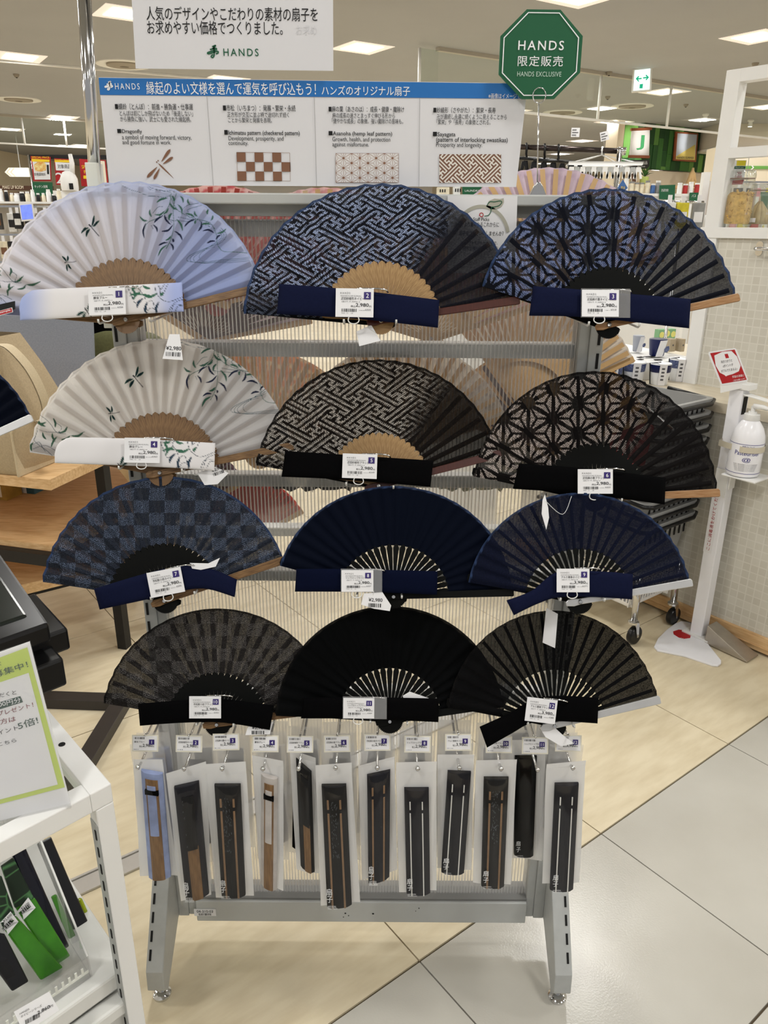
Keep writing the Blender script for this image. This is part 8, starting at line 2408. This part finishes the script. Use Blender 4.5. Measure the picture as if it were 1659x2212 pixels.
# wall shelf with wooden ornament and plant under the green planks
yw = at_plane(1480, 402, po_, nG)
sh0, sh1 = at_plane(1438, 403, po_, nG), at_plane(1530, 405, po_, nG)
WSF = thing('wall_shelf', 'pale wood wall shelf under the green planks', 'shelf', sh0)
Ls = (sh1 - sh0).length
MB().box((-1.2, 0, -0.03), (Ls, 0.32, 0), ax=(dR2, nG, UP), org=sh0).build('shelf_board', M_oak, WSF)
q = at_plane(1492, 403, po_ + nG * 0.18, nG); q.z = sh0.z
k = depth_of(q) / F_PX
OR_ = thing('wooden_ornament', 'branching pale wooden ornament on the wall shelf', 'ornament', q)
MB().tube([q, q + UP * (16 * k), q + UP * (30 * k), q + UP * (38 * k)], [0.05, 0.04, 0.03, 0.02], 8).build('trunk', mat('pale_wood', (228, 196, 146), 0.6), OR_, smooth='all')
for sx, h0, h1, w_ in ((-1, 8, 26, 12), (1, 10, 28, 12), (-1, 2, 14, 16), (1, 2, 12, 17), (-1, 18, 32, 7), (1, 20, 30, 8)):
    MB().tube([q + UP * (h1 * k), q + dR2 * (sx * w_ * .6 * k) + UP * ((h0 + h1) / 2 * k), q + dR2 * (sx * w_ * k) + UP * (h0 * k)], [0.03, 0.035, 0.03], 7).build('branch', mat('pale_wood', (228, 196, 146), 0.6), OR_, smooth='all')
q = at_plane(1390, 402, po_ + nG * 0.18, nG); q.z = sh0.z
PL_ = thing('potted_plant', 'small leafy plant in a pale green pot on the wall shelf', 'plant', q)
MB().lathe([(0.05, 0.0003), (0.07, 0.01), (0.075, 0.12), (0.07, 0.125)], 14, q).build('pot', mat('pale_green_pot', (190, 208, 120), 0.4), PL_, smooth=True)
for i in range(9):
    a_ = i * 0.7; r_ = 0.10 + 0.03 * (i % 3)
    tip = q + Vector((math.cos(a_) * r_, math.sin(a_) * r_, 0.18 + 0.035 * (i % 4)))
    s_ = Vector((-math.sin(a_), math.cos(a_), 0)) * 0.025
    m_ = (q + UP * 0.12 + tip) / 2 + UP * 0.02
    MB().add([q + UP * 0.12, m_ - s_, tip, m_ + s_, m_ + UP * 0.006], [(0, 1, 4), (1, 2, 4), (2, 3, 4), (3, 0, 4)]).build('leaf', mat('plant_leaf', (62, 104, 48), 0.6), PL_)
q = at_plane(1370, 402, po_ + nG * 0.12, nG); q.z = sh0.z; k = depth_of(q) / F_PX
t = thing('photo_card', 'leaning photo card with brown picture beside the small plant', 'card', q)
ax = ((dR2 * 0.9 + UP * 0.35).normalized(), (UP * 0.9 - dR2 * 0.35).normalized(), nG)
MB().box((-8 * k, 4 * k, 0), (8 * k, 26 * k, 0.01), ax=ax, org=q).build('card', M_paper, t)
MB().box((-7 * k, 5 * k, 0.01), (4 * k, 24 * k, 0.014), ax=ax, org=q).build('photo', mat('brown_photo', (112, 80, 62), 0.6, noise=0.6, nscale=12), t)
# shelves of packs seen through the white shelf frame
yv = 5.2
u_ = Vector((1, 0, 0))
pegrack('cosmetics_rack', 'rack of colourful packs seen through the white shelf frame', at_y(1528, 450, yv).x, at_y(1700, 450, yv).x, yv, 1.28, 1.68, 2, 8, 44, u_, 'packs on the rack behind the white shelf frame', 'colourful pack on the rack seen through the white frame', (0, 2, 4, 8, 2, 5, 0, 4))
small_sign('green_sign', 'green sign at the end of the rack behind the snack jar', [(1644, 415), (1668, 415), (1668, 470), (1646, 470)], yv - 0.3, M_sign_green, None, None, None)
# green stripe and pale bulkhead beyond the white frame
gq0, gq1 = at_y(1545, 358, 9.0), at_y(1760, 366, 9.0)
tag(MB().box((gq0.x, 9.0, 0), (gq1.x, 9.3, at_y(1600, 318, 9.0).z)).build('wall_right_far', M_wall), kind='structure')
t = thing('green_stripe', 'green painted arrow stripe on the pale wall beyond the white frame', 'stripe', ((gq0.x + gq1.x) / 2, 8.99, gq1.z))
MB().box((gq0.x, 8.985, gq1.z), (gq1.x, 8.999, gq0.z)).build('stripe', mat('leaf_green', (104, 160, 76), 0.6), t)
cq = at_y(1629, 362, 8.98)
MB().prism([(cq.x - 0.02, cq.z + 0.02), (cq.x, cq.z), (cq.x - 0.02, cq.z - 0.02), (cq.x - 0.035, cq.z - 0.02), (cq.x - 0.015, cq.z), (cq.x - 0.035, cq.z + 0.02)], 0, 0.004, ax=((1, 0, 0), (0, 0, 1), (0, 1, 0)), org=(0, 8.978, 0)).build('chevron', M_white, t)
a, b = at_y(1552, 285, 14.5), at_y(1640, 318, 14.5)
t = thing('ceiling_bulkhead', 'pale shaded bulkhead box above the goods beyond the white frame', 'bulkhead', ((a.x + b.x) / 2, 14.5, b.z))
MB().box((a.x, 14.5, b.z), (b.x + 1.2, 15.5, CEIL - 0.001)).build('box', mat('bulkhead_paint', (206, 198, 184), 0.8), t)
MB().box((a.x - 0.02, 14.47, b.z - 0.04), (b.x + 1.2, 15.5, b.z)).build('light_edge', M_white, t)
# ---------------------------------------------------------------- tidy up
for o in bpy.data.objects:
    if '_w' in o.keys():
        del o['_w']
